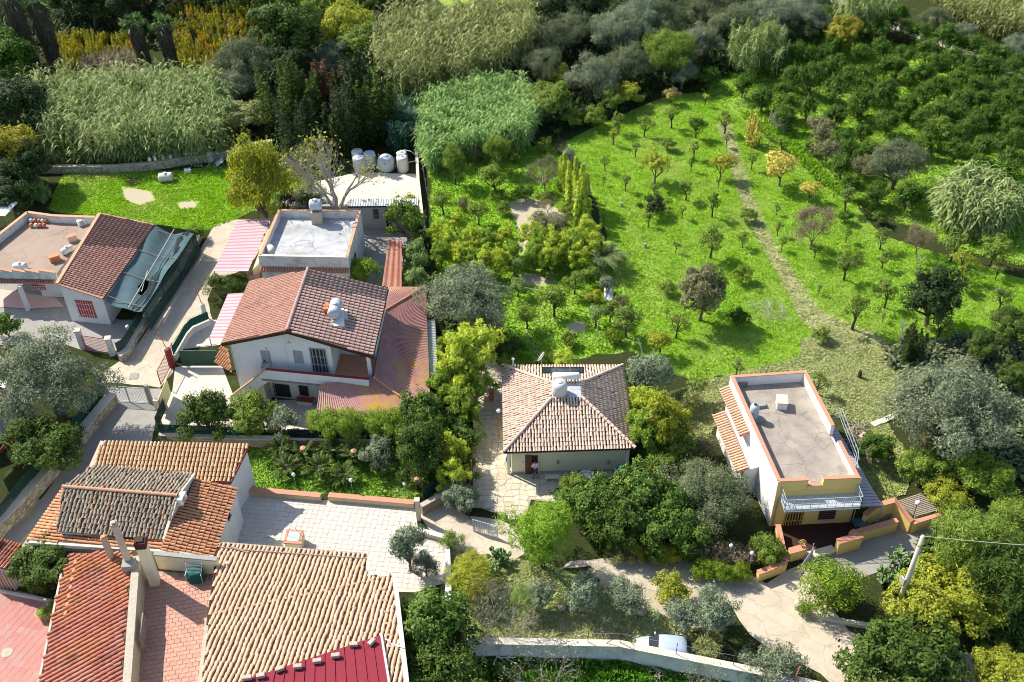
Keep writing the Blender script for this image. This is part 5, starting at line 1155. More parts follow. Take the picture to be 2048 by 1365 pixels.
    for x, y, l in ((655, 612, 'small orange hollow brick block left of the lying roof tank, upper one'), (652, 619, 'orange hollow brick block left of the lying roof tank, lower one')): q = P(x, y, 7.6); single('brick_block', MB().box(q - [0,0,.25], .4, .35, .4, .1), 'orange_pot', l, 'brick', origin=q)
    bq = P(612, 807, .03); bn = thing('garden_bench', 'low white chest with red top under the ground floor windows', 'chest', bq); part('box', MB().box(bq, 1.3, .55, .42, math.atan2(fd[1], fd[0])), 'bright_white', bn); part('top', MB().box(bq + [0,0,.421], 1.38, .62, .07, math.atan2(fd[1], fd[0])), 'cushion_red', bn)
    bk = P(597, 805, .03); single('blue_pot', MB().lathe(bk, [(.14, 0), (.2, .3), (.22, .45), (.17, .45), (.02, .4)], 12), 'blue_plastic', 'small blue bucket at the left end of the red topped chest', 'bucket')
house_white()

# ------------------------------------------------------------------ white flat-roofed house
def house_flat():
    zt, zd = 4.35, 3.55; O = [P(516,513,zt), P(696,516,zt), P(722,421,zt), P(556,419,zt)]; c = sum(O)/4
    r = thing('white_flat_roof_house', 'weathered white flat roofed house with silver painted roof and stone tank pier', 'house', (c[0], c[1], 0))
    part('wall', MB().prism(inset(O, .02), 0, zd-.1), 'plaster_dirty', r); part('roof_surface', MB().prism(inset(O, .24), zd-.099, zd), 'roof_silver', r); Ov, I = inset(O, .02), inset(O, .25)
    for k in range(4):
        j = (k+1) % 4; part('parapet', MB().prism([Ov[k], Ov[j], I[j], I[k]], zd-.098, zt), 'plaster_dirty', r); a, b = (Ov[k]+I[k])/2, (Ov[j]+I[j])/2; part('parapet_cap', MB().beam((*a, zt+.02), (*b, zt+.02), .27, .04), 'terracotta_pale' if k != 0 else 'concrete_light', r)
    fn = unit(np.cross([0,0,1], V3(Ov[1],0)-V3(Ov[0],0))); fn = fn if fn @ -V3(Ov[0],0) > 0 else -fn
    a, b = V3(Ov[0], 3.15), V3(Ov[1], 3.15); cn = part('tile_canopy', MB().slab([a, b, b + fn*.5 - [0,0,.2], a + fn*.5 - [0,0,.2]], .08), 'terracotta', r); tile_roof(r, [a + fn*.5 - [0,0,.2], b + fn*.5 - [0,0,.2], b, a], 'tile_brownred', .26, .34, 0, deck=None, parent=cn)
    window(r, V3(Ov[1],0)+[.01,0,0], V3(Ov[2],0)+[.01,0,0], (706, 508, 712, 526), 'black_metal', 'glass_dark', sill=False)
    pp = P(636, 444, zd); pi = thing('tank_pier', 'square stone pier rising from the back parapet of the silver roof', 'pier', pp); 
    for k in range(4): part('stone_course', MB().box(pp + [0, 0, k*.33], 1.05 - .02*(k % 2), .95, .32, .01*k), 'stone', pi)
    tq = pp + [0, .1, 1.33]; tank_lying('water_tank', tq + [0,0,.56], (1, .05, 0), .55, 1.15, 'tank_grey', 'pale grey water tank strapped on the stone pier of the silver roof')
    dq = P(542, 509, zd); d_ = thing('satellite_dish', 'white satellite dish lying in the front left corner of the silver roof', 'satellite dish', dq); part('reflector', MB().lathe(dq + [0,0,.5], [(.5,.12),(.48,.02),(.25,-.06),(.02,-.1)], 18, axis=(-.3,-.5,.7)), 'tank_pale', d_, smooth=True); part('mast', MB().tube([dq, dq + [0,0,.5]], .03, 5), 'black_metal', d_)
    aq = P(697, 505, zd); an = thing('tv_antenna', 'white tube television antenna at the right parapet of the silver roof', 'antenna', aq); m = MB(); m.tube([aq, aq + [0,0,1.6]], .025, 5).tube([aq + [-.9,-.1,1.5], aq + [.4,.1,1.6]], .015, 4); part('mast', m, 'bright_white', an); e = MB()
    for k in range(5): e.beam(aq + [-.8+.25*k, -.25, 1.52], aq + [-.8+.25*k, .25, 1.52], .014)
    part('rods', e, 'bright_white', an)
    aw = thing('striped_awning', 'red and white ribbed carport roof left of the silver flat roof', 'awning', P(485, 495, 0)); A = [P(475,442,2.75), P(428,541,2.75), P(497,541,2.85), P(541,437,2.85)]
    corrugated('awning_sheet', A, ['stripe_red', 'stripe_white'], aw, .25, .02, stripes=True, seg=4)
    for q in (A[0], A[1], A[2]*.95+A[1]*.05, A[0]*.5+A[1]*.5): part('post', MB().tube([V3(q, 0), V3(q, q[2]-.05)], .05, 6), 'grey_metal', aw)
    part('edge_rail', MB().beam(A[1] - [0,0,.05], A[2] - [0,0,.05], .08), 'bright_white', aw); part('edge_rail', MB().beam(A[3] - [0,0,.05], A[0] - [0,0,.05], .08), 'bright_white', aw)
    sw = thing('side_wall', 'narrow beige wall roof between striped carport and silver roof', 'wall', P(510, 520, 0)); Q = [P(505,541,2.7), P(516,530,2.7), P(556,425,2.7), P(543,436,2.7)]; part('wall_body', MB().prism([q[:2] for q in Q], 0, 2.72), 'plaster_beige', sw)
    pw_ = thing('gate_pier', 'pale pink plastered pier with tiled top beneath the silver roof house', 'pier', P(508,560,0)); q = P(506,548,2.0); part('body', MB().box(V3(q,0), 1.0, .5, 2.0, .4), 'pink_plaster', pw_); part('cap', MB().box(V3(q,2.0), 1.1, .6, .1, .4), 'terracotta_pale', pw_)
house_flat()
def annex():
    z = 2.75; A, B = P(688,412,z), P(836,410,z); a0, b0 = V3(A,0), V3(B,0); n = np.array([0,-1.0,0])
    r = thing('grey_annex', 'low grey annex with narrow dark windows and white corrugated roof', 'house', ((A+B)/2)*[1,1,0]); C, D = P(836,398,z+.25), P(700,398,z+.25)
    part('wall', MB().prism([a0[:2], b0[:2], V3(C,0)[:2], V3(D,0)[:2]], 0, [z-.06, z-.06, z+.18, z+.18]), 'plaster_grey', r)
    corrugated('corrugated_sheet', [A + [.5,-.12,.02], B + [0,-.12,.02], C + [0,0,.02], D + [0,0,.02]], 'corr_white', r, .25, .03); part('fascia', MB().beam(A + [.4,-.14,-.08], B + [0,-.14,-.08], .04, .14), 'black_metal', r)
    for px in ((747,419,757,437), (772,420,781,456)): window(r, a0 - [0,.002,0], b0 - [0,.002,0], px, 'black_metal', 'glass_dark', 'window' if px[3] < 440 else 'door', sill=False, fw=.05)
    wl = wall_run('boundary_wall', [P(590,412,1.2), P(690,412,1.2)], 1.2, .25, 'stone_grey', 'dark slate coloured wall behind the silver roof', cop='stone_grey')
annex()
rs = thing('rusty_lean_to', 'narrow rusty red corrugated roof strip right of the round clipped shrub', 'shed', P(790, 530, 0)); Q = [P(764,573,2.5), P(803,575,2.5), P(803,482,2.5), P(777,480,2.5)]; corrugated('corrugated_sheet', [Q[0], Q[1], Q[2], Q[3]], 'corr_rust', rs, .45, .05)
for q in Q: part('post', MB().beam(V3(q, 0), V3(q, 2.44), .1), 'grey_wood', rs)

# ------------------------------------------------------------------ left house with shade net
def house_left():
    hl, hr = 4.55, 3.1; FR, BR, BL = P(206,598,hr), P(308,451,hr), P(200,428,hl); d_ = RC @ np.array([114-1024., 682.5-569, -F_PX]); nn_ = np.cross(BR-FR, BL-FR); FL = np.array([0,0,CAM_H]) + d_ * ((FR - [0,0,CAM_H]) @ nn_) / (d_ @ nn_); hf = float(FL[2])
    r = thing('shade_net_house', 'white house with brown red lean tile roof and red barred window', 'house', ((FL+BR)/2)*[1,1,0])
    tile_roof(r, [BR, FR, FL, BL], 'tile_brownred', .26, .38, 300, seed=51, wob=.008, hgt=.08)
    part('verge', MB().beam(FL + [0,0,.03], FR + [0,0,.03], .16, .12), 'terracotta_pale', r); part('verge', MB().beam(BL + [0,0,.03], BR + [0,0,.03], .16, .12), 'terracotta_pale', r); part('gutter', MB().beam(FR, BR, .12, .1), 'dark_brown', r); part('verge', MB().beam(FL + [0,0,.06], BL + [0,0,.06], .3, .14), 'terracotta_pale', r)
    W = inset([FL, FR, BR, BL], .12); zt = [hf-.16, hr-.16, hr-.16, hl-.16]; part('wall', MB().prism(W, 0, zt), 'plaster_white', r)
    a, b = V3(W[0], 0), V3(W[1], 0); window(r, a, b, (155, 602, 188, 633), 'red_paint', 'cushion_red', bars=7, barmat='bright_white', fw=.1)
    # flat terrace roof at the left
    zd = 3.4; T = [P(-60,548,zd), P(113,548,zd), P(196,436,zd), P(62,428,zd), P(-60,520,zd)]
    t = thing('flat_roof_wing', 'low wing with dusty brown flat roof and scalloped white front parapet', 'house', P(50, 520, 0)); part('roof_slab', MB().prism([q[:2] for q in T], zd-.25, zd), 'roof_pinkish', t)
    Wq = [P(-60,470,0), P(-60,560,0), P(60,600,0), P(140,600,0), P(190,500,0), P(100,480,0)]
    bk = [P(62,574,0), P(114,574,0)]
    fa, fb = V3(P(58,548,zd), 0), V3(P(116,548,zd), 0); part('wall', MB().prism([fa[:2] + [0, .9], fb[:2] + [0, .9], V3(T[2],0)[:2], V3(T[3],0)[:2]], 0, zd-.26), 'plaster_white', t)
    window(t, fa + [0,.895,0], fb + [0,.895,0], (64, 570, 90, 580), 'red_paint', 'cushion_red', bars=6, barmat='bright_white', sill=False)
    wallq = [(P(55,425,zd+.75), P(105,432,zd+.75), 'back'), (P(105,432,zd+.75), P(190,435,zd+.75), 'back right'), (P(-40,500,zd+.75), P(55,425,zd+.75), 'left')]
    for u_, v_, l in wallq: part('parapet', MB().beam(u_ - [0,0,.38], v_ - [0,0,.38], .28, .78), 'plaster_dirty', t); part('parapet_cap', MB().beam(u_ + [0,0,.03], v_ + [0,0,.03], .34, .06), 'terracotta_pale', t)
    xs_ = [-20, 3, 26, 52, 80, 112]
    for k in range(5): u_, v_ = P(xs_[k], 545 + k*.6, zd+.35), P(xs_[k+1], 545 + k*.6, zd+.35); part('parapet', MB().prism([u_[:2] - [0,.1], v_[:2] - [0,.1], v_[:2] + [0,.12], u_[:2] + [0,.12]], zd-.25, [zd+.75, zd+.45, zd+.45, zd+.75]), 'plaster_dirty', t); part('parapet_cap', MB().beam(V3(u_, zd+.78), V3(v_, zd+.48), .3, .05), 'terracotta_pale', t)
    e0, e1_ = P(-30,552,zd-.3), P(112,553,zd-.3); o = np.array([0,-.75,-.25]); cn = part('tile_canopy', MB().slab([e0, e1_, e1_ + o, e0 + o], .1), 'terracotta', t); tile_roof(t, [e0 + o, e1_ + o, e1_, e0], 'tile_brownred', .26, .36, 0, deck=None, parent=cn)
    part('porch_beam', MB().beam(P(-30,558,zd-.6), P(116,560,zd-.6), .3, .3), 'plaster_white', t); q = P(57,620,0); part('porch_column', MB().box(q, .35, .35, zd-.6), 'plaster_white', t)
    sheet('porch_floor', [(-30,612),(60,618),(128,614),(112,596),(-20,575)], .06, 'pink_plaster', 0, 61)
    # things on that roof
    rgk = random.Random(4)
    for k in range(9):
        q = P(64 + (k % 5)*8 + rgk.uniform(-2, 2), 446 + (k // 5)*9, zd); single('clay_jar', MB().lathe(q, [(.1, 0), (.2, .15), (.18, .32), (.1, .38), (.13, .42), (.02, .42)], 10), 'orange_pot' if k % 3 else 'tank_pale', 'clay jar in the cluster at the back left of the brown flat roof', 'jar', group='clay jars clustered on the brown flat roof')
    q = P(164, 450, zd); ac = thing('air_conditioner', 'white air conditioner box standing on the brown flat roof', 'air conditioner', q); part('case', MB().box(q, .75, .4, .6, .7), 'bright_white', ac, bevel=.02); part('fan_grille', MB().lathe(q + [.14,-.16,.3], [(.22,0),(.22,.02),(.02,.03)], 14, axis=(.6,-.8,0)), 'zinc_dirty', ac)
    for x, y, l, w in ((146, 482, 'low plastered chimney stub beside the tile roof edge', .8), (111, 522, 'small open brick box at the front of the brown flat roof', .9)):
        q = P(x, y, zd); cs = thing('chimney', l, 'chimney', q); part('stack', MB().box(q, w, .45, .55, .5), 'plaster_beige' if w < .85 else 'orange_pot', cs); part('cap', MB().box(q + [0,0,.55], w*1.1, .55, .08, .5), 'terracotta', cs)
    tank_lying('water_tank', P(40, 533, zd+.38), (1,.05,0), .36, 1.2, 'tank_pale', 'white lying water tank behind the scalloped parapet'); tank_lying('water_tank', P(134, 500, zd+.35), (.6,.8,0), .33, 1.1, 'tank_pale', 'white lying tank beside the tile roof edge')
    # shade net on poles over the side yard
    nt = thing('shade_net_canopy', 'torn blue green shade net sagging between the tile roof and the lane wall', 'shade net', P(290, 560, 0)); n1, n2 = 10, 16; V = []; a0, a1, b0, b1 = FR + [.1,0,-.1], BR + [.1,0,-.1], P(283,624,2.4), P(388,468,2.4)
    m = MB(); rg = np.random.default_rng(8)
    for j in range(n2 + 1):
        for i in range(n1 + 1):
            s, t_ = i / n1, j / n2; p = (a0*(1-s) + b0*s)*(1-t_) + (a1*(1-s) + b1*s)*t_; sag = math.sin(s*math.pi)*.35 + .14*math.sin(s*9 + t_*4) + .1*math.sin(t_*13 + s*5); V.append(p - [0, 0, sag])
    m.v = [tuple(p) for p in V]
    for j in range(n2):
        for i in range(n1):
            if (i in (5, 6) and j in (4, 5)) or (i == 6 and j == 3): continue
            m.f.append((j*(n1+1)+i, j*(n1+1)+i+1, (j+1)*(n1+1)+i+1, (j+1)*(n1+1)+i)); m.mi.append(0)
    part('net', m, 'net_teal', nt, smooth=True)
    m = MB().quad(b0 + [.05,0,.1], b1 + [.05,0,.1], V3(b1,.3) + [.35,-.1,0], V3(b0,.3) + [.35,-.1,0]); part('side_net', m, 'net_green', nt); m = MB().quad(a1 + [0,.3,0], b1 + [0,.3,.1], V3(b1,.2) + [0,.35,0], V3(a1,.2) + [0,.35,0]); part('back_net', m, 'net_green', nt)
    for t_ in (.05, .35, .65, .95):
        u_, v_ = a0*(1-t_)+a1*t_, b0*(1-t_)+b1*t_; part('pole', MB().tube([u_ + [0,0,.02], (u_+v_)/2 - [0,0,.1], v_ + [0,0,.05]], .035, 5), 'grey_wood', nt); part('post', MB().tube([V3(v_,0), v_], .05, 6), 'grey_wood', nt)
    part('pole', MB().tube([(a0*.35+b0*.65) + [0,0,.0], (a1*.5+b1*.5) + [0,0,.12]], .04, 5), 'pole_concrete', nt); part('pole', MB().tube([(a0*.6+b0*.4)*.55+(a1*.4+b1*.6)*.45 - [0,0,.1], (a0*.3+b0*.7)*.8+(a1*.3+b1*.7)*.2], .035, 5), 'pole_concrete', nt)
    m = MB(); q0, q1 = b0*.75+a0*.25, b1*.75+a1*.25
    fold = []
    for k in range(12): t_ = k/11; c = q0*(1-t_)+q1*t_ - [0,0,.12-.1*math.sin(k*1.9)]; fold += [c + [.25*math.sin(k*1.1),0,.0], c + [.35+.3*math.sin(k*.8),.1,.06]]
    m.v = [tuple(p) for p in fold]; m.f = [(2*k, 2*k+1, 2*k+3, 2*k+2) for k in range(11)]; m.mi = [0]*11; part('loose_fold', m, 'net_black', nt, smooth=True)
house_left()
wall_run('rubble_wall', [P(398,470,.5), P(360,545,.5), P(318,600,.5), P(268,672,.6), P(250,700,.9), P(236,708,.9)], .75, .5, 'rubble', 'low rubble wall along the lane below the shade net', cop='concrete_light', copt=.05)
fence_run('net_fence', [P(283,626,1.2), P(262,664,1.2), P(247,688,1.2), P(233,697,1.2)], .7, 1.1, 'dark green net fence curving round the gravel yard corner', 'net_green')
for x, y, l in ((226, 700, 'white gate post at the right of the red barred gate'), (166, 684, 'white gate post at the left of the red barred gate')): q = P(x, y + 10, 0); gp_ = thing('gate_post', l, 'gate post', q); part('shaft', MB().box(q, .45, .45, 1.9, .1), 'plaster_white', gp_); part('cap', MB().box(q + [0,0,1.9], .55, .55, .08, .1), 'concrete_light', gp_)
bar_gate('barred_gate', P(172, 701, .05), P(220, 708, .05), .05, 1.75, 20, 'red_paint', 'red barred driveway gate between two white posts', r=.018)
wall_run('rubble_wall', [P(226,790,.8), P(160,870,.8), P(90,950,.8), P(30,1020,.8), P(-60,1110,.8)], [1.0,1.1,1.2,1.2,1.2], .7, 'rubble', 'long rubble boundary wall running down the left side', cop='concrete_light', copt=.04)
fence_run('net_fence', [P(205,772,1.6), P(150,848,1.6), P(80,930,1.6), P(20,1000,1.6), P(-60,1095,1.6)], .9, 1.3, 'tall dark green net fence along the long rubble wall', 'net_green')
bar_gate('metal_gate', P(222, 802, .03), P(298, 807, .03), .03, 1.75, 12, 'zinc', 'grey barred double gate across the back lane', leaves=2, r=.016)
for x, y, l in ((218, 800, 'grey gate pillar at the left of the grey double gate'), (303, 806, 'grey gate pillar at the right of the grey double gate')): single('gate_pillar', MB().box(P(x, y, 0), .28, .28, 2.0), 'concrete_grey', l, 'gate post')
wall_run('low_wall', [P(306,800,1.0), P(330,800,1.0)], 1.0, .3, 'concrete_light', 'short curved plastered wall right of the grey double gate')
def PP(px, py, a, b, c):
    """sight line of a pixel meets the roof plane through three points"""
    d = RC @ np.array([px - 1024.0, 682.5 - py, -F_PX]); o = np.array([0, 0, CAM_H]); n = np.cross(b - a, c - a); return o + d * (n @ (a - o)) / (n @ d)
# ------------------------------------------------------------------ roofs at the lower left
def shed_back():
    a, b, c_ = P(205,883,4.5), P(499,889,4.5), P(462,964,3.6); d = P(172,957,3.6); r = thing('long_shed', 'long outbuilding with yellow and orange barrel tiles and a red fascia, at the back', 'house', ((a+c_)/2)*[1,1,0])
    tile_roof(r, [d, c_, b, a], 'tile_mixed', .29, .38, 300, seed=71, wob=.02); W = inset([d, c_, b, a], .18); part('wall', MB().prism(W, 0, [3.45, 3.45, 4.33, 4.33]), 'plaster_white', r)
    part('verge', MB().beam(d + [0,0,.02], a + [0,0,.02], .3, .08), 'pink_plaster', r); part('verge', MB().beam(c_ + [0,0,-.05], b + [0,0,-.05], .06, .2), 'dark_red', r); part('fascia', MB().beam(d*.25+c_*.75 - [0,.04,.12], c_ - [0,.04,.12], .06, .26), 'dark_red', r)
    dv = MB().box(P(486, 985, 0), 1.0, .15, 2.3, -1.2); part('side_door', dv, 'plaster_beige', r)
def old_house():
    zr, zb, zf = 5.5, 4.75, 4.3; R0, R1, B0, B1, F0, F1 = P(126,975,zr), P(355,993,zr), P(188,931,zb), P(388,949,zb), P(113,1063,zf), P(327,1080,zf)
    r = thing('old_tile_house', 'old gabled house with grey mossy barrel tiles and a few orange ones', 'house', ((R0+R1)/2)*[1,1,0])
    tile_roof(r, [F0, F1, R1, R0], 'tile_old', .27, .36, 300, seed=72, wob=.06); tile_roof(r, [B1, B0, R0, R1], 'tile_old', .27, .36, 0, seed=73, wob=.06); ridge_row(r, R0 + [0,0,.05], R1 + [0,0,.05], 'terracotta_pale', .28)
    W = inset([F0, F1, R1, B1, B0, R0], .12); part('wall', MB().prism([F0[:2]+[.1,.15], F1[:2]+[-.05,.15], R1[:2]+[-.05,0], B1[:2]+[-.05,-.1], B0[:2]+[.1,-.1], R0[:2]+[.1,0]], 0, [zf-.16, zf-.16, zr-.16, zb-.16, zb-.16, zr-.16]), 'plaster_dirty', r)
    part('verge', MB().beam(F1, R1, .2, .12), 'concrete_light', r); part('verge', MB().beam(R1, B1, .2, .12), 'concrete_light', r)
    q = P(366, 1003, 4.9); ac = thing('air_conditioner', 'white air conditioner mounted on the dirty gable wall', 'air conditioner', q); part('case', MB().box(q, .35, .85, .6, -.15), 'bright_white', ac, bevel=.02); part('fan_grille', MB().lathe(q + [.18, -.1, .3], [(.22,0),(.22,.02),(.02,.03)], 14, axis=(1,-.1,0)), 'zinc_dirty', ac); part('bracket', MB().beam(q + [-.2,-.3,-.05], q + [.1,-.3,-.05], .04), 'grey_metal', ac); part('bracket', MB().beam(q + [-.2,.3,-.05], q + [.1,.3,-.05], .04), 'grey_metal', ac)
    E0, E1, G0, G1 = P(126,976,3.6), P(54,1081,3.6), P(326,1100,4.15), P(352,1004,4.15); l = thing('low_tile_roof', 'pale orange tiled low roof wrapping the left and front of the old house', 'house', ((E0+G0)/2)*[1,1,0])
    tile_roof(l, [E0, E1, G0, G1], 'tile_terracotta', .27, .38, 300, seed=74, wob=.02); part('wall', MB().prism(inset([E0, E1, G0, G1], .12), 0, [3.45,3.45,4.0,4.0]), 'plaster_cream', l)
    part('front_parapet', MB().beam(E1*.98+G0*.02 - [0,.12,.12], G0 - [0,.12,.1], .2, .3), 'concrete_light', l)
    H0, H1, H2, H3 = P(388,957,4.5), P(476,977,3.55), P(427,1114,3.55), P(320,1102,4.5); t = thing('side_tile_roof', 'terracotta tiled wing sloping right, with white wall and red edge', 'house', ((H0+H2)/2)*[1,1,0])
    tile_roof(t, [H2, H1, H0, H3], 'tile_terracotta', .27, .38, 300, seed=75, wob=.03); W = inset([H2, H1, H0, H3], .15); part('wall', MB().prism(W, 0, [3.4,3.4,4.33,4.33]), 'plaster_white', t)
    part('verge', MB().beam(H3, H2, .2, .1), 'concrete_light', t); a, b = V3(W[0],0), V3(W[1],0); window(t, a + [.004,0,0], b + [.004,0,0], (453, 1020, 460, 1040), 'black_metal', 'glass_dark', sill=True); part('corner_trim', MB().box(P(481, 1012, 0), .2, .2, 3.2), 'dark_red', t)
def red_roof():
    B, A, C, D = P(135,1106,3.2), P(72,1410,3.2), P(240,1410,4.75), P(262,1104,4.75); r = thing('red_tile_house', 'house with red and blackened barrel tile roof spotted with orange lichen', 'house', ((A+C)/2)*[1,1,0])
    tile_roof(r, [A, B, D, C], 'tile_red', .34, .42, 300, seed=76, wob=.02, udir=(.42, -.9, 0)); part('wall', MB().prism(inset([A, B, D, C], .12), 0, [3.0,3.0,4.55,4.55]), 'plaster_beige', r)
    part('gutter', MB().beam(A, B, .1, .1), 'dark_brown', r); part('verge', MB().beam(A - [.12,0,.05], A*.15+B*.85 - [.12,0,.05], .18, .1), 'pink_plaster', r)
    for k in range(7): p = PP(151 - k*3.2, 1127 + k*17, A, B, D) + [0,0,.12]; part('loose_tile', MB().beam(p - [.02,.16,0], p + [.02,.16,0], .16, .06), 'terracotta', r)
    # parapet between that roof and the terrace
    zt = 4.95; w0, w1 = P(272,1112,zt), P(250,1410,zt); w = thing('terrace_wall', 'long cream wall with grey cement top between red tile roof and pink terrace', 'wall', ((w0+w1)/2)*[1,1,0])
    part('wall_body', MB().beam(w0*[1,1,0] + [0,0,2.4], w1*[1,1,0] + [0,0,2.4], .42, 4.8), 'plaster_beige', w); part('wall_cap', MB().beam(w0 - [0,0,.08], w1 - [0,0,.08], .5, .16), 'stone', w)
    zf = 3.0; T = [(286,1140),(436,1152),(424,1240),(395,1420),(246,1420)]
    te = thing('roof_terrace', 'sunlit roof terrace paved with interlocking pink tiles', 'terrace', P(345,1280,0)); q = [P(x,y,zf)[:2] for x,y in T]; part('terrace_block', MB().prism(q, 0, zf), 'roof_pinkish', te)
    e = P(286,1142,zf) - P(262,1400,zf); paver_field('roof_terrace', T, zf + .004, unit([-e[1], e[0], 0])*-1, unit(e), .40, .33, 'pink_paver', None, .025, 9, .5, root=te, part_name='paving_tile')
    b0, b1 = P(308,1106,4.6), P(434,1118,4.6); bw = thing('back_parapet', 'cream back parapet with grey cap behind the pink terrace', 'wall', ((b0+b1)/2)*[1,1,0]); part('wall_body', MB().beam(b0*[1,1,0]+[0,0,3.75], b1*[1,1,0]+[0,0,3.75], .22, 1.5), 'plaster_cream', bw); part('wall_cap', MB().beam(b0 - [0,0,.05], b1 - [0,0,.05], .34, .12), 'stone_grey', bw)
    c0, c1 = P(418,1236,3.7), P(398,1410,3.7); cw = thing('side_parapet', 'low grey cement kerb wall along the right edge of the pink terrace', 'wall', ((c0+c1)/2)*[1,1,0]); part('wall_body', MB().beam(c0*[1,1,0]+[0,0,3.3], c1*[1,1,0]+[0,0,3.3], .36, .66), 'plaster_beige', cw); part('wall_cap', MB().beam(c0, c1, .44, .1), 'stone', cw)
    # shutter leaning on the wall
    s0, s1 = P(284,1237,4.0), P(277,1290,4.0); sh = thing('old_shutter', 'weathered grey wooden shutter frame hung on the cream terrace wall', 'shutter', ((s0+s1)/2) - [0,0,.7]); f = MB()
    for z in (-.6, .55): f.beam(s0 + [.18,0,z], s1 + [.18,0,z], .07)
    for t_ in (0, .5, 1): p = s0*(1-t_)+s1*t_ + [.18,0,0]; f.beam(p - [0,0,.6], p + [0,0,.55], .07)
    part('frame', f, 'grey_wood', sh)
    for k in range(7): z = -.5 + k*.155; part('slat', MB().beam(s0 + [.2,0,z], s1 + [.2,0,z], .03, .1), 'grey_wood', sh)
    # chimneys
    def stack(base, z0, z1, w, mat, lab, capm, cap=.25, lean=None, rz=.1):
        q = P(*base, z0); o = thing('chimney', lab, 'chimney', q); part('stack', MB().box(q, w, w, z1 - z0, rz), mat, o); part('cap', MB().box(q + [0,0,z1-z0], w*1.12, w*1.12, cap, rz), capm, o); part('pot', MB().box(q + [0,0,z1-z0+cap], w*.7, w*.7, .1, rz), capm, o); return o
    stack((311,1166), zf, 6.9, .62, 'plaster_cream', 'thick cream chimney with dark red brick head on the pink terrace', 'dark_brown', .55)
    stack((258,1126), 4.9, 8.7, .38, 'pole_concrete', 'tall thin cement chimney pipe rising between the tile roofs', 'stone', .25, rz=.3)
    o = stack((222,1113), 4.4, 6.2, .34, 'stone', 'short rough chimney with crumbling orange top at the back of the red tile roof', 'terracotta_pale', .2)
    q = P(260,1134,4.8); single('cement_block', MB().box(q, .8, .8, .5, .1), 'stone_grey', 'square cement block at the foot of the tall thin chimney pipe', 'block', origin=q)
    # covered cart
    q = P(394,1160,zf); ct = thing('covered_rack', 'drying rack trolley under a dark green cover in the terrace corner', 'rack', q); fr = MB(); 
    for sx in (-.55, .5):
        fr.tube([q + [sx, .3, 1.35], q + [sx*.95, .1, 1.0], q + [sx, -.35, .9], q + [sx, -.38, .05]], .03, 6); fr.tube([q + [sx, .3, 0], q + [sx, .3, 1.35]], .03, 6)
    for k in range(7): fr.tube([q + [-.5, .28 - k*.08, 1.32 - k*.05], q + [.46, .28 - k*.08, 1.32 - k*.05]], .014, 4)
    part('frame', fr, 'zinc', ct); rg = np.random.default_rng(3); m = MB(); n = 10; V = []
    for j in range(8):
        for i in range(n):
            a_ = 2*math.pi*i/n; rr = (.62 + .06*math.sin(i*2.3 + j)) * (1.0 if j < 5 else [.9, .6, .1][j-5]); V.append(q + [rr*math.cos(a_), rr*.72*math.sin(a_), .12 + min(j, 5)*.17 + (j-5)*.05*(j > 5)])
    m.v = [tuple(p) for p in V]; m.f = [(j*n+i, j*n+(i+1)%n, (j+1)*n+(i+1)%n, (j+1)*n+i) for j in range(7) for i in range(n)]; m.mi = [0]*len(m.f); part('cover', m, 'green_pad', ct)
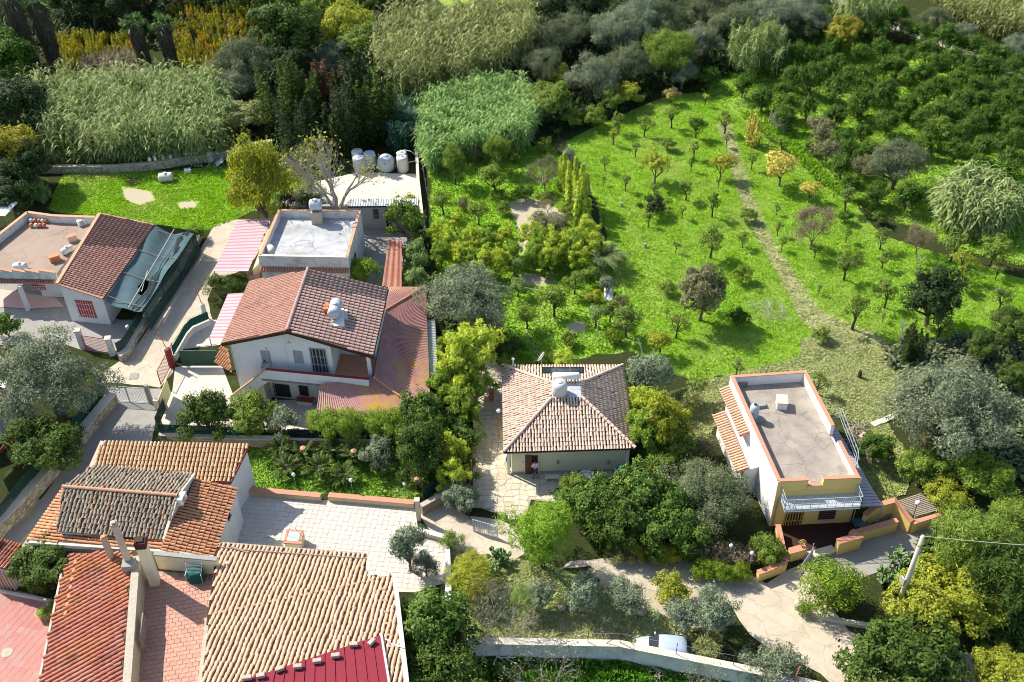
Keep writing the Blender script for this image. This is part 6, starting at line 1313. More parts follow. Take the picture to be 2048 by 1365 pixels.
def orange_roof():
    p0, p1, p2 = P(437,1088,3.45), P(733,1111,3.45), P(400,1365,5.5); Q = lambda x, y: PP(x, y, p0, p1, p2)
    pts = [(733,1111),(437,1088),(419,1233),(395,1425),(832,1425),(806,1315),(783,1151),(731,1158)]; poly = [Q(*p) for p in pts]
    r = thing('orange_tile_house', 'large building with wavy rows of pale orange barrel tiles', 'house', (sum(poly)/len(poly))*[1,1,0])
    tile_roof(r, poly, 'tile_orange', .31, .42, 300, seed=77, wob=.03, wave=.03)
    part('wall', MB().prism(inset(poly, .15), 0, [q[2]-.18 for q in poly]), 'plaster_beige', r)
    nv = unit(np.cross(p1-p0, p2-p0)); nv = nv if nv[2] > 0 else -nv
    part('gutter', MB().beam(p0 + [0,.1,0], p1 + [0,.1,0], .12, .1), 'grey_wood', r)
    part('side_gutter', MB().beam(Q(437,1092) + [-.05,0,0], Q(416,1250) + [-.05,0,0], .1, .12), 'dark_brown', r)
    part('pipe', MB().tube([Q(441,1098)+nv*.15, Q(500,1105)+nv*.16, Q(735,1121)+nv*.14], .05, 6), 'grey_wood', r); part('pipe', MB().tube([Q(462,1098)+nv*.2, Q(497,1110)+nv*.18], .06, 6), 'grey_wood', r)
    part('side_parapet', MB().beam(Q(789,1152), Q(820,1425), .3, .3), 'concrete_light', r)
    for k in range(21):
        t_ = k/20; p = Q(430 + 312*t_, 1230 - 66*t_) + nv*.12; part('ledge_tile', MB().beam(p - [.13,.02,0], p + [.13,.03,0], .13, .07), 'terracotta_pale', r)
    for k in range(7): p = Q(765 + k*2.7, 1158 + k*23) + nv*.12; part('ledge_tile', MB().beam(p - [.16,0,0], p + [.16,.02,0], .13, .07), 'terracotta_pale', r)
    q = Q(456,1131); part('vent_cap', MB().lathe(q + nv*.1, [(.12,0),(.12,.1),(.16,.12),(.16,.16),(.02,.18)], 12), 'stone', r)
    part('downpipe', MB().tube([Q(728,1150)+[.2,0,-.3], Q(742,1146)+[.3,0,-.3], Q(748,1152)+[.35,0,-.8], V3(Q(748,1156)+[.35,0,0], .3)], .08, 7), 'black_metal', r)
    # red metal sheets with stones
    m0, m1, m2, m3 = Q(470,1372)+nv*.22, Q(763,1275)+nv*.22, Q(790,1440)+nv*.22, Q(440,1440)+nv*.22
    s = thing('red_metal_roof', 'dark red standing seam metal sheets weighted with stones over the orange tiles', 'roof', m1*[1,1,0] + [0,0,4]); N = 15
    for k in range(N):
        a, b = m0 + (m1-m0)*k/N, m0 + (m1-m0)*(k+.97)/N; c_, d = m3 + (m2-m3)*(k+.97)/N, m3 + (m2-m3)*k/N; sh = part('metal_sheet', MB().slab([d, c_, b, a], .03), 'corr_redsolid', s); part('seam', MB().beam(a + nv*.03, d + nv*.03, .05, .06), 'corr_redsolid', sh)
    part('edge_strip', MB().beam(m1 + nv*.05, m2 + nv*.05, .14, .08), 'zinc', s)
    tx = ['rightmost', 'second from the right', 'third from the right', 'fourth from the right', 'fifth from the right', 'sixth from the right', 'seventh from the right', 'eighth from the right']
    for k, (zx, zy) in enumerate(((1105,1135),(990,1150),(875,1222),(757,1257),(632,1292),(517,1308),(395,1352),(310,1364))):
        q = Q(400 + .3114*zx, 940 + .3114*zy) + nv*.28; single('stone_block', MB().box(q, .52, .27, .26, [.95,.05,.12,.15,.1,.4,.2,.1][k]), 'stone', 'grey stone block weighting the red metal sheets, %s of the row' % tx[k], 'stone', origin=q, group='stone blocks along the edge of the red metal roof', bevel=.02)
    fr = thing('torn_flashing', 'twisted white sheet scraps at the right edge of the red metal roof', 'scrap', Q(786,1300)); rg = np.random.default_rng(2)
    for k in range(7): a = Q(770 + k*5, 1285 + k*3.2) + nv*.3; part('strip', MB().beam(a, a + [rg.uniform(.2,.6), rg.uniform(-.3,.1), rg.uniform(-.2,.1)], .05, .02), 'bright_white', fr)
shed_back(); old_house(); red_roof(); orange_roof()
# ------------------------------------------------------------------ courtyard things
wall_run('low_brick_wall', [P(484,977,.55), P(641,991,.55)], .52, .42, 'plaster_beige', 'low cream wall with wide orange cap left of the lawn steps', cop='terracotta', coph=.02)
wall_run('low_brick_wall', [P(657,990,.55), P(828,1005,.55)], .52, .42, 'plaster_beige', 'low cream wall with wide orange cap right of the lawn gap', cop='terracotta', coph=.02)
single('gate_pillar', MB().box(P(838,1040,0), .32, .32, 2.2).box(P(838,1040,0)+[0,0,2.2], .4, .4, .07), 'pole_concrete', 'pale square gate pillar at the right end of the orange capped wall', 'gate post')
q = P(592,1092,0); wl = thing('garden_well', 'square cream well with orange rim and glass lid in the courtyard', 'well', q); part('well_body', MB().box(q, 1.15, 1.15, .95, -.08), 'plaster_cream', wl)
rim = MB()
for sx, sy, lx, ly in ((0,-.52,1.3,.24),(0,.52,1.3,.24),(-.53,0,.22,.8),(.53,0,.22,.8)): rim.box(q + [sx, sy, .951], lx, ly, .1, -.08)
part('rim', rim, 'terracotta', wl); part('lid', MB().box(q + [0,0,.955], .85, .85, .12, -.08), 'glass_lid', wl)
m = MB().tube([q + [-.5,.1,1.05], q + [-.2,.1,1.9], q + [.2,.1,1.9], q + [.5,.1,1.05]], .02, 5); part('hoop', m, 'zinc', wl)
for x, y, l in ((593,978,'white globe garden lamp, left one of three by the lawn'), (706,989,'white globe garden lamp, middle one of three by the lawn'), (812,996,'white globe garden lamp, right one beside the cycad with the cone')):
    q = P(x, y, .0); lp = thing('garden_lamp', l, 'lamp', q, 'globe lamps along the lawn'); part('pole', MB().tube([q, q + [0,0,1.45]], .028, 6), 'grey_metal', lp); part('globe', MB().ball(q + [0,0,1.58], .15, 12, 1.15), 'bright_white', lp, smooth=True)
wall_run('stone_wall', [P(842,1012,1.0), P(893,984,1.0)], 1.0, .3, 'ashlar', 'short wall of weathered stone blocks right of the gate pillar', cop='stone')
fence_run('wire_fence', [P(846,995,1.0), P(886,965,1.0)], .5, 1.3, 'dark wire panel behind the short stone block wall', 'net_green')
wall_run('court_wall', [P(838,1060,.5), P(894,1075,.5), P(897,1165,.5)], .5, .25, 'concrete_light', 'low whitewashed wall round the right corner of the courtyard', cop='plaster_white', copt=.04)
wall_run('court_wall', [P(897,1165,1.2), P(893,1260,1.2)], 1.2, .3, 'concrete_light', 'tall pale wall end going down beside the dark shrubs', cop='plaster_white', copt=.04)
wall_run('retaining_wall', [P(318,868,.95), P(500,876,.95), P(800,880,.95)], .95, .35, 'ashlar', 'long stone retaining wall between the white house yard and the cycad lawn', cop='concrete_light', copt=.05)
fence_run('green_fence', [P(316,852,1.8), P(474,858,1.8)], 1.0, .95, 'dark green sheet fence on the stone wall left of the citrus trees', 'net_green', wave=False); fence_run('green_fence', [P(575,862,1.8), P(806,866,1.8)], 1.0, .95, 'dark green sheet fence on the stone wall under the clipped hedge', 'net_black', wave=False)
fence_run('green_fence', [P(314,850,1.7), P(310,838,1.7), P(326,800,1.7)], .6, 1.2, 'dark green sheet fence corner beside the yellow board', 'net_green', wave=False)
q0, q1 = P(325,832,.2), P(342,788,.2); single('yellow_board', MB().beam(q0 + [0,0,.9], q1 + [0,0,.9], .05, 1.7), 'yellow_board', 'pale yellow board standing on edge beside the green fence', 'board')
bar_gate('barred_gate', P(322,772,.1), P(352,715,.1), .1, 1.7, 22, 'dark_red', 'brown red barred gate beside the yellow board', r=.018); single('gate_pillar', MB().box(P(345,735,0), .45, .3, 2.1, .9), 'dark_red', 'brown red gate pillar in the middle of the barred gate', 'gate post')
wall_run('curved_wall', [P(347,712,.6), P(372,668,.6), P(384,655,.6), P(418,640,.6)], .6, .3, 'plaster_white', 'low white curved wall under the green railing', cop='concrete_light', copt=.04)
rf = thing('green_railing', 'green spiked railing with sheet backing along the lane', 'railing', P(380,665,0)); pl_ = [P(347,712,.65), P(372,668,.65), P(384,655,.65), P(418,640,.65)]
for a, b in zip(pl_[:-1], pl_[1:]):
    n = max(2, int(np.linalg.norm(b-a)/.2)); part('backing', MB().quad(a + [.03,.02,.1], b + [.03,.02,.1], b + [.03,.02,.95], a + [.03,.02,.95]), 'green_pad', rf)
    for k in range(n): p = a + (b-a)*(k+.5)/n; part('bar', MB().tube([p, p + [0,0,1.12]], .016, 4), 'green_paint', rf)
q0, q1 = P(366,733,.1), P(440,733,.1); sg = thing('green_gate', 'dark green sheet metal sliding gate in front of the white house', 'gate', (q0+q1)/2); part('gate_sheet', MB().beam(q0 + [0,0,.9], q1 + [0,0,.9], .05, 1.65), 'green_paint', sg); part('top_rail', MB().beam(q0 + [0,0,1.76], q1 + [0,0,1.76], .09, .06), 'green_paint', sg); part('awning_edge', MB().beam(q0*.55+q1*.45 + [0,.6,1.85], q1 + [0,.6,2.1], .3, .06), 'concrete_light', sg)
for x, y, l in ((341,728,'rust red scroll lamp bracket on the pillar by the lane, front one'), (412,640,'rust red scroll lamp bracket on the pillar by the striped awning')):
    q = P(x, y, 0); o = thing('lamp_pillar', l, 'lamp', q); part('pillar', MB().box(q, .4, .4, 1.7, .5), 'plaster_dirty', o); part('pole', MB().tube([q + [0,0,1.7], q + [-.25,.1,3.6]], .035, 5), 'orange_pot', o)
    sc = [q + [-.25 - .22*math.sin(t)*.8, .1, 3.3 + .2*math.cos(t) - .1*t] for t in np.linspace(0, 5, 14)]; part('scroll', MB().tube(sc, .022, 5), 'orange_pot', o); part('finial', MB().lathe(q + [0,0,1.7], [(.2,0),(.22,.12),(.12,.16),(.02,.2)], 10), 'zinc_dirty', o)
mc = P(268,753,.03); single('manhole_cover', MB().box(mc + [0,0,.005], .75, .75, .03, .1), 'stone_grey', 'square grey manhole cover in the pale concrete lane', 'manhole cover', origin=mc); mc = P(12,1306,.03); mc[0] = P(14,1306,.03)[0]; single('manhole_cover', MB().lathe(mc, [(.38,.01),(.38,.045),(.02,.045)], 20), 'stone', 'round pale manhole cover in the pink red courtyard', 'manhole cover', origin=mc)
q = P(262,677,0); o = thing('globe_lamp', 'white globe lamp in the gravel yard inside the net fence', 'lamp', q); part('pole', MB().tube([q, q + [0,0,1.2]], .03, 5), 'black_metal', o); part('globe', MB().ball(q + [0,0,1.35], .17, 12), 'bright_white', o, smooth=True)
# lower left fragments: tiled gate pier, planter, far-left house
g = thing('tiled_gate_pier', 'striped wooden gate pier with small red tiled roof at the left edge', 'gate pier', P(15,1165,0)); z = 2.6; G = [P(-20,1130,z), P(12,1139,z), P(44,1092,z), P(8,1080,z)]; tile_roof(g, [G[0], G[1], G[2], G[3]], 'tile_red', .26, .38, 60, seed=78); tile_roof(g, [P(-60,1110,2.2), P(-20,1130,2.6), P(8,1080,2.9), P(-30,1075,2.6)], 'tile_red', .26, .38, 0, seed=79); part('pier', MB().prism(inset(G, .2), 0, 2.45), 'plaster_white', g)
for k in range(7): t_ = k/6; p = P(-12 + 44*t_, 1175 + 8*t_, 0); part('plank', MB().beam(V3(p,.1), V3(p,2.1), .17, .05), 'pink_plaster', g)
single('kerb', MB().beam(P(0,1183,.15), P(108,1204,.15), .16, .3), 'concrete_light', 'white kerb edge along the shaded planter of the pink courtyard', 'kerb')
pq = P(88,1235,0); pt_ = thing('flower_pot', 'round terracotta bowl of green moss beside the red tile roof wall', 'flower pot', pq); part('pot', MB().lathe(pq, [(.22,0),(.34,.3),(.42,.55),(.46,.6),(.40,.6),(.3,.5),(.02,.5)], 18), 'terracotta_pale', pt_, smooth=True)
part('plant', MB().lathe(pq + [0,0,.5], [(.38,0),(.36,.1),(.2,.16),(.02,.18)], 14), 'leaf_hedge', pt_)
fl = thing('far_left_house', 'corner of a white house with red sill and brown tile roof at the left edge', 'house', P(-20,850,0)); z = 3.4; tile_roof(fl, [P(-60,905,z), P(2,832,z), P(33,788,z), P(-10,772,z+.5), P(-100,840,z+.9)], 'tile_brownred', .26, .38, 40, seed=80); part('wall', MB().prism([P(-90,920,0)[:2], P(10,880,0)[:2], P(42,820,0)[:2], P(-30,800,0)[:2]], 0, 3.25), 'plaster_white', fl); part('sill_band', MB().beam(P(0,905,1.2), P(42,852,1.2), .3, .14), 'dark_red', fl); part('post', MB().beam(P(30,838,0), P(30,838,0) + [0,0,3.2], .18), 'dark_brown', fl)
cv = thing('white_canopy', 'white sheet canopy at the upper left edge behind the flat roof', 'canopy', P(0,430,0)); Q = [P(-50,430,3.0), P(10,432,3.0), P(38,402,3.2), P(-30,400,3.2)]; part('sheet', MB().slab(Q, .05), 'bright_white', cv)
for x_ in Q: part('post', MB().tube([V3(x_,0), V3(x_,x_[2]-.06)], .05, 5), 'grey_metal', cv)
# planter, driveway gate and small things near the middle house
dg0, dg1 = P(936,1040,.02), P(944,955,.02)
bar_gate('driveway_gate', P(938,1042,.02), P(946,962,.02), .02, 1.7, 18, 'black_metal', 'dark driveway gate leaf standing open along the hedge', r=.02); single('gate_pole', MB().tube([P(945,968,0), P(945,968,0)+[0,0,2.6]], .05, 6), 'orange_pot', 'rust brown pole at the hinge of the open driveway gate', 'post')
bar_gate('folded_gate', P(946,1062,.03), P(996,1076,.03), .03, 1.3, 14, 'zinc', 'pale grey barred gate leaf at the lower end of the driveway', r=.018)
wall_run('hedge_kerb', [P(950,760,.3), P(947,860,.3), P(940,965,.3)], .3, .12, 'concrete_grey', 'low kerb wall between the hedge and the stone driveway')
q = P(999,878,0); o = thing('lamp_post', 'white globe wall lamp with brown pipe at the left of the hipped roof', 'lamp', q); part('pole', MB().tube([q, q + [0,0,3.0]], .05, 6), 'orange_pot', o); part('globe', MB().ball(q + [0,0,2.7+.4], .17, 12), 'bright_white', o, smooth=True)
for x, y, l in ((983,801,'terracotta pot with an orange plant beside the hedge, front one'), (983,789,'terracotta pot beside the hedge, back one')): q = P(x, y, .04); o = thing('plant_pot', l, 'flower pot', q); part('pot', MB().lathe(q, [(.16,0),(.24,.35),(.27,.4),(.22,.4),(.02,.36)], 12), 'orange_pot', o); part('soil', MB().lathe(q + [0,0,.34], [(.2,0),(.2,.02),(.02,.03)], 10), 'soil', o)
# tank yard
G_ = 'water tanks standing at the end of the pale yard'
for a in ((717,329,1.25,1.75,'tank_pale','pale cylinder tank behind the bare tree branches, rear left one',False),(720,342,1.3,1.75,'tank_grey','grey cylinder tank behind the bare tree branches, front left one',False),(741,334,1.3,1.8,'tank_grey','grey cylinder tank with hose bundle, second from the left',False),(773,339,1.85,1.75,'tank_grey','widest round blue grey tank in the middle of the tank row',True),(805,330,1.15,1.6,'tank_pale','pale ribbed tank at the right, rear one',False),(806,342,1.2,1.8,'tank_pale','tall pale grey tank at the right end, front one',False)):
    tank_standing('water_tank', a[0], a[1], a[2], a[3], a[4], a[5], G_, a[6])
hs = thing('hose', 'grey hose looping from the right tank over the wall', 'hose', P(822,320,1.5)); part('tube', MB().tube([P(808,300,1.9), P(822,303,2.3), P(833,312,1.8), P(832,322,1.0), P(818,325,1.6)], .04, 6), 'zinc', hs)
yw = wall_run('yard_wall', [P(833,300,.9), P(836,360,.9), P(845,440,.9), P(855,480,.9)], .9, .2, 'plaster_dirty', 'narrow whitish boundary wall running up beside the reeds', cop='concrete_light', copt=.04)
sp_ = thing('wire_fence', 'wire fence posts right of the narrow whitish boundary wall', 'fence', P(855,400,0))
for k in range(8): p = P(846 + k*3.2, 345 + k*19, 0); part('post', MB().tube([p, p + [0,0,1.6]], .035, 5), 'grey_metal', sp_)
# back field things
def gran(px, py): return P(px, py, 0)
wall_run('field_wall', [P(60,334,.8), P(130,333,.8), P(220,333,.8), P(300,328,.8), P(370,316,.8), P(450,306,.8), P(500,292,.8), P(545,285,.8)], [.8,.8,.8,.85,.9,.95,1.0,1.0], .4, 'rubble', 'dry stone wall with pale coping at the foot of the reed bank', cop='stone', copt=.08)
fence_run('picket_fence', [P(325,323,.1), P(385,317,.1)], .9, .9, 'worn picket boards along the dry stone wall', 'grey_wood', step=.8)
q = P(332,357,.35); tank_lying('water_tank', q + [0,0,.15], (1,.12,0), .5, 1.5, 'tank_pale', 'pale tank lying on its side in the green field', legs=False)
q = P(376,345,0); o = thing('plastic_crate', 'white and blue plastic crate in the green field', 'crate', q); part('tub', MB().box(q, .7, .5, .4, .3), 'bright_white', o); part('handle', MB().beam(q + [-.3,0,.45], q + [.3,.1,.45], .12, .1), 'tank_grey', o)
q = P(440,333,.1); single('leaning_sheet', MB().beam(q + [-.4,0,.2], q + [.4,.3,.7], .9, .04), 'tank_grey', 'pale blue sheet leaning in the grass beside the yellow tree', 'panel')
names = ['leftmost of the white jugs on the dry stone wall', 'second white jug from the left on the dry stone wall', 'white bucket in the middle of the jugs on the dry stone wall', 'white jug right of the middle on the dry stone wall', 'taller white can on the dry stone wall', 'rightmost white can beside the blue barrel']
for k, x in enumerate((300, 311, 327, 341, 373, 381)): q = P(x, 322 - (x-300)*.14, .95); single('white_jug', MB().lathe(q, [(.16,0),(.18,.05),(.18,.32),(.08,.4),(.08,.46),(.02,.46)], 10), 'bright_white', names[k], 'jug', origin=q, group='white jugs standing on the dry stone wall')
for x, y, l in ((397,322,'blue grey barrel against the dry stone wall, left one'), (423,324,'blue grey barrel against the dry stone wall beside the yellow tree')): q = P(x, y, 0); single('barrel', MB().lathe(q, [(.3,0),(.34,.1),(.34,.4),(.36,.42),(.34,.8),(.34,1.2),(.3,1.3),(.02,1.3)], 14), 'tank_grey', l, 'barrel', origin=q)
def heap(px, py, r, h, mat, label, name='brush_pile', cat='brushwood', n=90, L=.9, z0=0.0, th=.02):
    c = P(px, py, z0); o = thing(name, label, cat, c); rg = np.random.default_rng(int(px)); m = MB()
    for k in range(n):
        d = rg.uniform(0, 1)**.5; a = rg.uniform(0, 6.28); p = c + [r*d*math.cos(a), r*d*math.sin(a), h*(1-d)*rg.uniform(.3,1)]; e = rg.normal(size=3); e[2] *= .35; e = unit(e); m.tube([p - e*L/2, p + e*L/2], [th, th*.5], 3, cap=False)
    part('sticks', m, mat, o, kind='stuff'); return o
heap(268,366,.9,.6,'bark_dark','dark brushwood heap in the green field'); heap(1725,905,1.8,.7,'deadwood','heap of pale cut branches right of the yellow house', n=160, L=1.4); heap(1720,862,1.0,.6,'grey_wood','rubble and plank pile near the corner of the yellow house', n=60, L=.9, th=.04)
heap(1335,422,.7,.35,'bark_dark','dark red brown heap of pruned twigs in the meadow', n=60, L=.5); heap(1540,622,1.8,.4,'bark_pale','scattered grey pruned branches lying in the meadow', n=70, L=1.6); heap(1100,395,1.2,.5,'bark','brown twig heap in the garden clearing', n=120, L=.8); heap(1085,360,1.1,.5,'deadwood','pale twig heap behind the garden shrubs', n=120, L=.8)
single('loose_board', MB().beam(P(1722,868,.35), P(1742,880,.35), .7, .06), 'pink_plaster', 'pinkish board lying on the plank pile right of the yellow house', 'board')
for k, (x, y, l) in enumerate(((1752,848,'pale stone slab in the grass, nearest the olive tree'), (1768,842,'pale stone slab in the grass, middle one'), (1783,835,'pale stone slab in the grass, farthest one'))): single('stone_slab', MB().box(P(x, y, 0), .8, .5, .12, .5), 'concrete_light', l, 'slab')
dr = thing('drying_posts', 'thin white clothes line posts in the mown grass', 'clothes line', P(1705,770,0))
for a, b in (((1689,745,2.2),(1689,792,0)), ((1705,752,2.0),(1705,797,0)), ((1735,765,1.8),(1735,803,0)), ((1712,738,2.3),(1695,793,0))): part('post', MB().tube([P(a[0],a[1],0)*0 + V3(P(b[0],b[1],0), a[2]), P(b[0],b[1],0)], .022, 4), 'bark_pale', dr)
part('line', MB().tube([P(1672,764,0)+[0,0,.3], P(1690,766,0)+[0,0,.5]], .02, 4), 'bark_pale', dr)
single('post_stump', MB().lathe(P(1718,755,0), [(.18,0),(.16,.7),(.14,.75),(.02,.75)], 8), 'bark_dark', 'dark tree stump beside the clothes line posts', 'stump')
for x, y, l in ((1243,413,'small grey stump in the meadow near the bamboo'), (1290,495,'small dark stump in the open meadow')): single('stump', MB().lathe(P(x, y, 0), [(.17,0),(.14,.3),(.12,.45),(.02,.46)], 8), 'bark_pale', l, 'stump')
for x, y, l in ((1482,212,'white fence post leaning at the top of the meadow, upper one'), (1537,245,'white fence post leaning at the edge of the orange orchard')): q = P(x, y, 0); single('fence_post', MB().tube([q, q + [.25,.1,1.7]], .06, 5), 'bark_pale', l, 'post')
hp = thing('garden_hose', 'grey hose lying across the grass of the garden', 'hose', P(1060,690,0)); part('tube', MB().tube([P(1052,660,.05), P(1058,680,.05), P(1068,695,.05), P(1080,707,.05)], .035, 5), 'bark_pale', hp); hp = thing('water_pipe', 'pale pipe spanning between two garden trees', 'pipe', P(1065,580,0)); part('tube', MB().tube([P(1045,575,.6), P(1082,582,.6)], .05, 5), 'bark_pale', hp)
for k in range(2): part('stake', MB().tube([V3(P(1045+37*k,575+7*k,.6),0), P(1045+37*k,575+7*k,.6)], .03, 4), 'grey_wood', hp)
pk = thing('vine_stakes', 'two pale stakes under the garden trees', 'stake', P(1192,680,0)); part('stake', MB().tube([P(1193,690,0), P(1193,690,0)+[.1,.2,2.6]], .035, 5), 'bark_pale', pk); part('stake', MB().tube([P(1290,720,0), P(1290,720,0)+[-.6,1.0,1.6]], .04, 5), 'tank_grey', pk)
ws = thing('white_tarp', 'crumpled white plastic sheet under the trees at the edge of the meadow', 'tarp', P(1216,596,0)); m = MB(); rg = np.random.default_rng(1); n = 7
m.v = [tuple(P(1208 + i*2.8, 584 + j*4.2, 0) + [0,0,.25 + rg.uniform(0,.4)]) for j in range(n) for i in range(n)]; m.f = [(j*n+i, j*n+i+1, (j+1)*n+i+1, (j+1)*n+i) for j in range(n-1) for i in range(n-1)]; m.mi = [0]*len(m.f); part('sheet', m, 'bright_white', ws)
# ------------------------------------------------------------------ bottom: wall, car, pole
BW = [P(936,1282,1.4), P(1238,1288,1.4), P(1440,1328,1.4), P(1560,1352,1.4), P(1760,1402,1.4)]
bw = wall_run('boundary_wall', BW, 1.4, .4, 'plaster_dirty', 'long weathered plastered wall at the bottom with pale coping', cop='concrete_light', copt=.06)
lf = MB(); q = [p[:2] - [0, .25] for p in BW]
for a, b in zip(BW[:-1], BW[1:]): lf.beam(V3(a, -.72), V3(b, -.72), .38, 2.5)
part('lower_face', lf, 'plaster_dirty', bw)
wall_run('side_wall', [P(938,1290,.5), P(944,1420,.5)], .5, .3, 'plaster_dirty', 'low pale wall going down from the left end of the bottom wall', z0=0)
pf = thing('wire_fence', 'thin rusty angle posts with wire on the bottom wall', 'fence', P(1240,1290,.6))
for x, y in ((1176,1284),(1240,1285),(1352,1308),(1466,1330),(1520,1341),(1580,1352)): p = P(x, y, 1.46); part('post', MB().beam(p, p + [0,0,1.15], .04), 'black_metal', pf)
part('stay', MB().beam(P(1213,1287,1.46), P(1240,1287,1.46) + [0,0,1.0], .03), 'black_metal', pf); part('stay', MB().beam(P(1268,1290,1.46), P(1240,1287,1.46) + [0,0,1.0], .03), 'black_metal', pf); part('wire', MB().tube([P(1100,1284,1.46)+[0,0,1.0], P(1240,1286,1.46)+[0,0,1.0], P(1352,1308,1.46)+[0,0,1.0], P(1580,1352,1.46)+[0,0,1.0]], .008, 3), 'grey_metal', pf)
single('rusty_post', MB().beam(P(1588,1362,1.4), P(1588,1362,1.4)+[.15,0,1.6], .07), 'orange_pot', 'rust orange iron post at the right end of the bottom wall', 'post')
def car():
    c = P(1330, 1284, 1.4); c[2] = 0; L = 3.75; ang = math.radians(-7); u = np.array([math.cos(ang), math.sin(ang), 0]); v = np.array([-u[1], u[0], 0]); r = thing('parked_car', 'silver blue small hatchback parked behind the bottom wall', 'car', c)
    X = lambda x, y, z: c + u*x + v*y + np.array([0,0,z])
    def loft(st, name, mat, par=r, cap=True, sub=0):
        m = MB(); n = None
        for x, ring in st: 
            m.v += [tuple(X(x, y, z)) for y, z in ring]; n = len(ring)
        for i in range(len(st)-1): m.f += [(i*n+k, i*n+(k+1)%n, (i+1)*n+(k+1)%n, (i+1)*n+k) for k in range(n)]
        if cap: m.f += [tuple(range(n))[::-1], tuple(range((len(st)-1)*n, len(st)*n))]
        m.mi = [0]*len(m.f); o = part(name, m, mat, par, smooth=True)
        if sub: s_ = o.modifiers.new('sub', 'SUBSURF'); s_.levels = sub; s_.render_levels = sub
        return o
    def ring(w, z0, z1, sh=.0): h = w/2; return [(-h*.92, z0), (-h, z0+.12), (-h, (z0+z1)/2+.05), (-h*.93, z1-.05), (-h*.72, z1+.0), (0, z1+.03), (h*.72, z1+.0), (h*.93, z1-.05), (h, (z0+z1)/2+.05), (h, z0+.12), (h*.92, z0)]
    loft([(-1.87, ring(1.15,.32,.55)), (-1.80, ring(1.40,.25,.66)), (-1.5, ring(1.58,.22,.80)), (-.9, ring(1.64,.2,.93)), (0, ring(1.66,.2,.95)), (1.2, ring(1.65,.2,.97)), (1.7, ring(1.56,.22,.95)), (1.82, ring(1.38,.28,.85)), (1.86, ring(1.2,.35,.7))], 'body', 'car_paint', sub=2)
    def cab(w, z0, z1, k=.78): h = w/2; return [(-h, z0), (-h*.93, z0+(z1-z0)*.6), (-h*k, z1-.03), (-h*k*.6, z1+.01), (0, z1+.02), (h*k*.6, z1+.01), (h*k, z1-.03), (h*.93, z0+(z1-z0)*.6), (h, z0)]
    loft([(-1.0, cab(1.40,.85,.90)), (-.45, cab(1.52,.88,1.36,.76)), (-.1, cab(1.54,.88,1.43,.78)), (.8, cab(1.54,.88,1.44,.78)), (1.38, cab(1.5,.88,1.38,.76)), (1.72, cab(1.4,.88,.97))], 'cabin', 'car_paint', sub=1)
    def pane(name, pts, mat='glass_dark'): m = MB(); m.v = [tuple(X(*p)) for p in pts]; m.f = [tuple(range(len(pts)))]; m.mi = [0]; o = part(name, m, mat, r); o.modifiers.new('thickness', 'SOLIDIFY').thickness = .015
    pane('windscreen', [(-1.02,-.60,.93), (-.42,-.52,1.385), (-.42,.52,1.385), (-1.02,.60,.93)]); pane('rear_window', [(1.40,-.50,1.38), (1.40,.50,1.38), (1.72,.58,1.03), (1.72,-.58,1.03)])
    for s in (-1, 1):
        pane('side_window', [(-.72,s*.765,.97), (-.28,s*.66,1.33), (.38,s*.66,1.36), (.38,s*.775,.97)]); pane('side_window', [(.46,s*.775,.97), (.46,s*.66,1.36), (1.15,s*.655,1.34), (1.45,s*.755,.99)])
        for x in (-1.15, 1.15):
            w = MB().lathe(X(x, s*.70, .29), [(.02,-.02),(.20,-.02),(.28,0),(.29,.06),(.28,.12),(.20,.13),(.02,.12)], 20, axis=v*s); wh = part('wheel', w, 'rubber', r, smooth=True); part('rim', MB().lathe(X(x, s*.70, .29), [(.18,.125),(.17,.14),(.03,.135)], 12, axis=v*s), 'zinc', wh)
        part('headlight', MB().beam(X(-1.80,s*.42,.62), X(-1.74,s*.62,.64), .12, .12), 'glass_lid', r); part('tail_light', MB().beam(X(1.80,s*.60,.72), X(1.79,s*.60,.95), .1, .1), 'red_paint', r)
        part('mirror', MB().box(X(-.62,s*.86,.95), .12, .2, .13, ang), 'car_paint', r, bevel=.02); part('door_handle', MB().beam(X(.2,s*.835,.84), X(.36,s*.835,.84), .02, .03), 'black_metal', r)
    part('bumper', MB().beam(X(-1.87,-.55,.42), X(-1.87,.55,.42), .06, .16), 'black_metal', r); part('roof_aerial', MB().tube([X(1.1,0,1.44), X(1.3,0,1.62)], .008, 4), 'black_metal', r); part('sunshade', MB().slab([X(-.95,-.45,.965), X(-.95,.1,.965), X(-.5,.1,1.30), X(-.5,-.45,1.30)], .01), 'bright_white', r)
car()
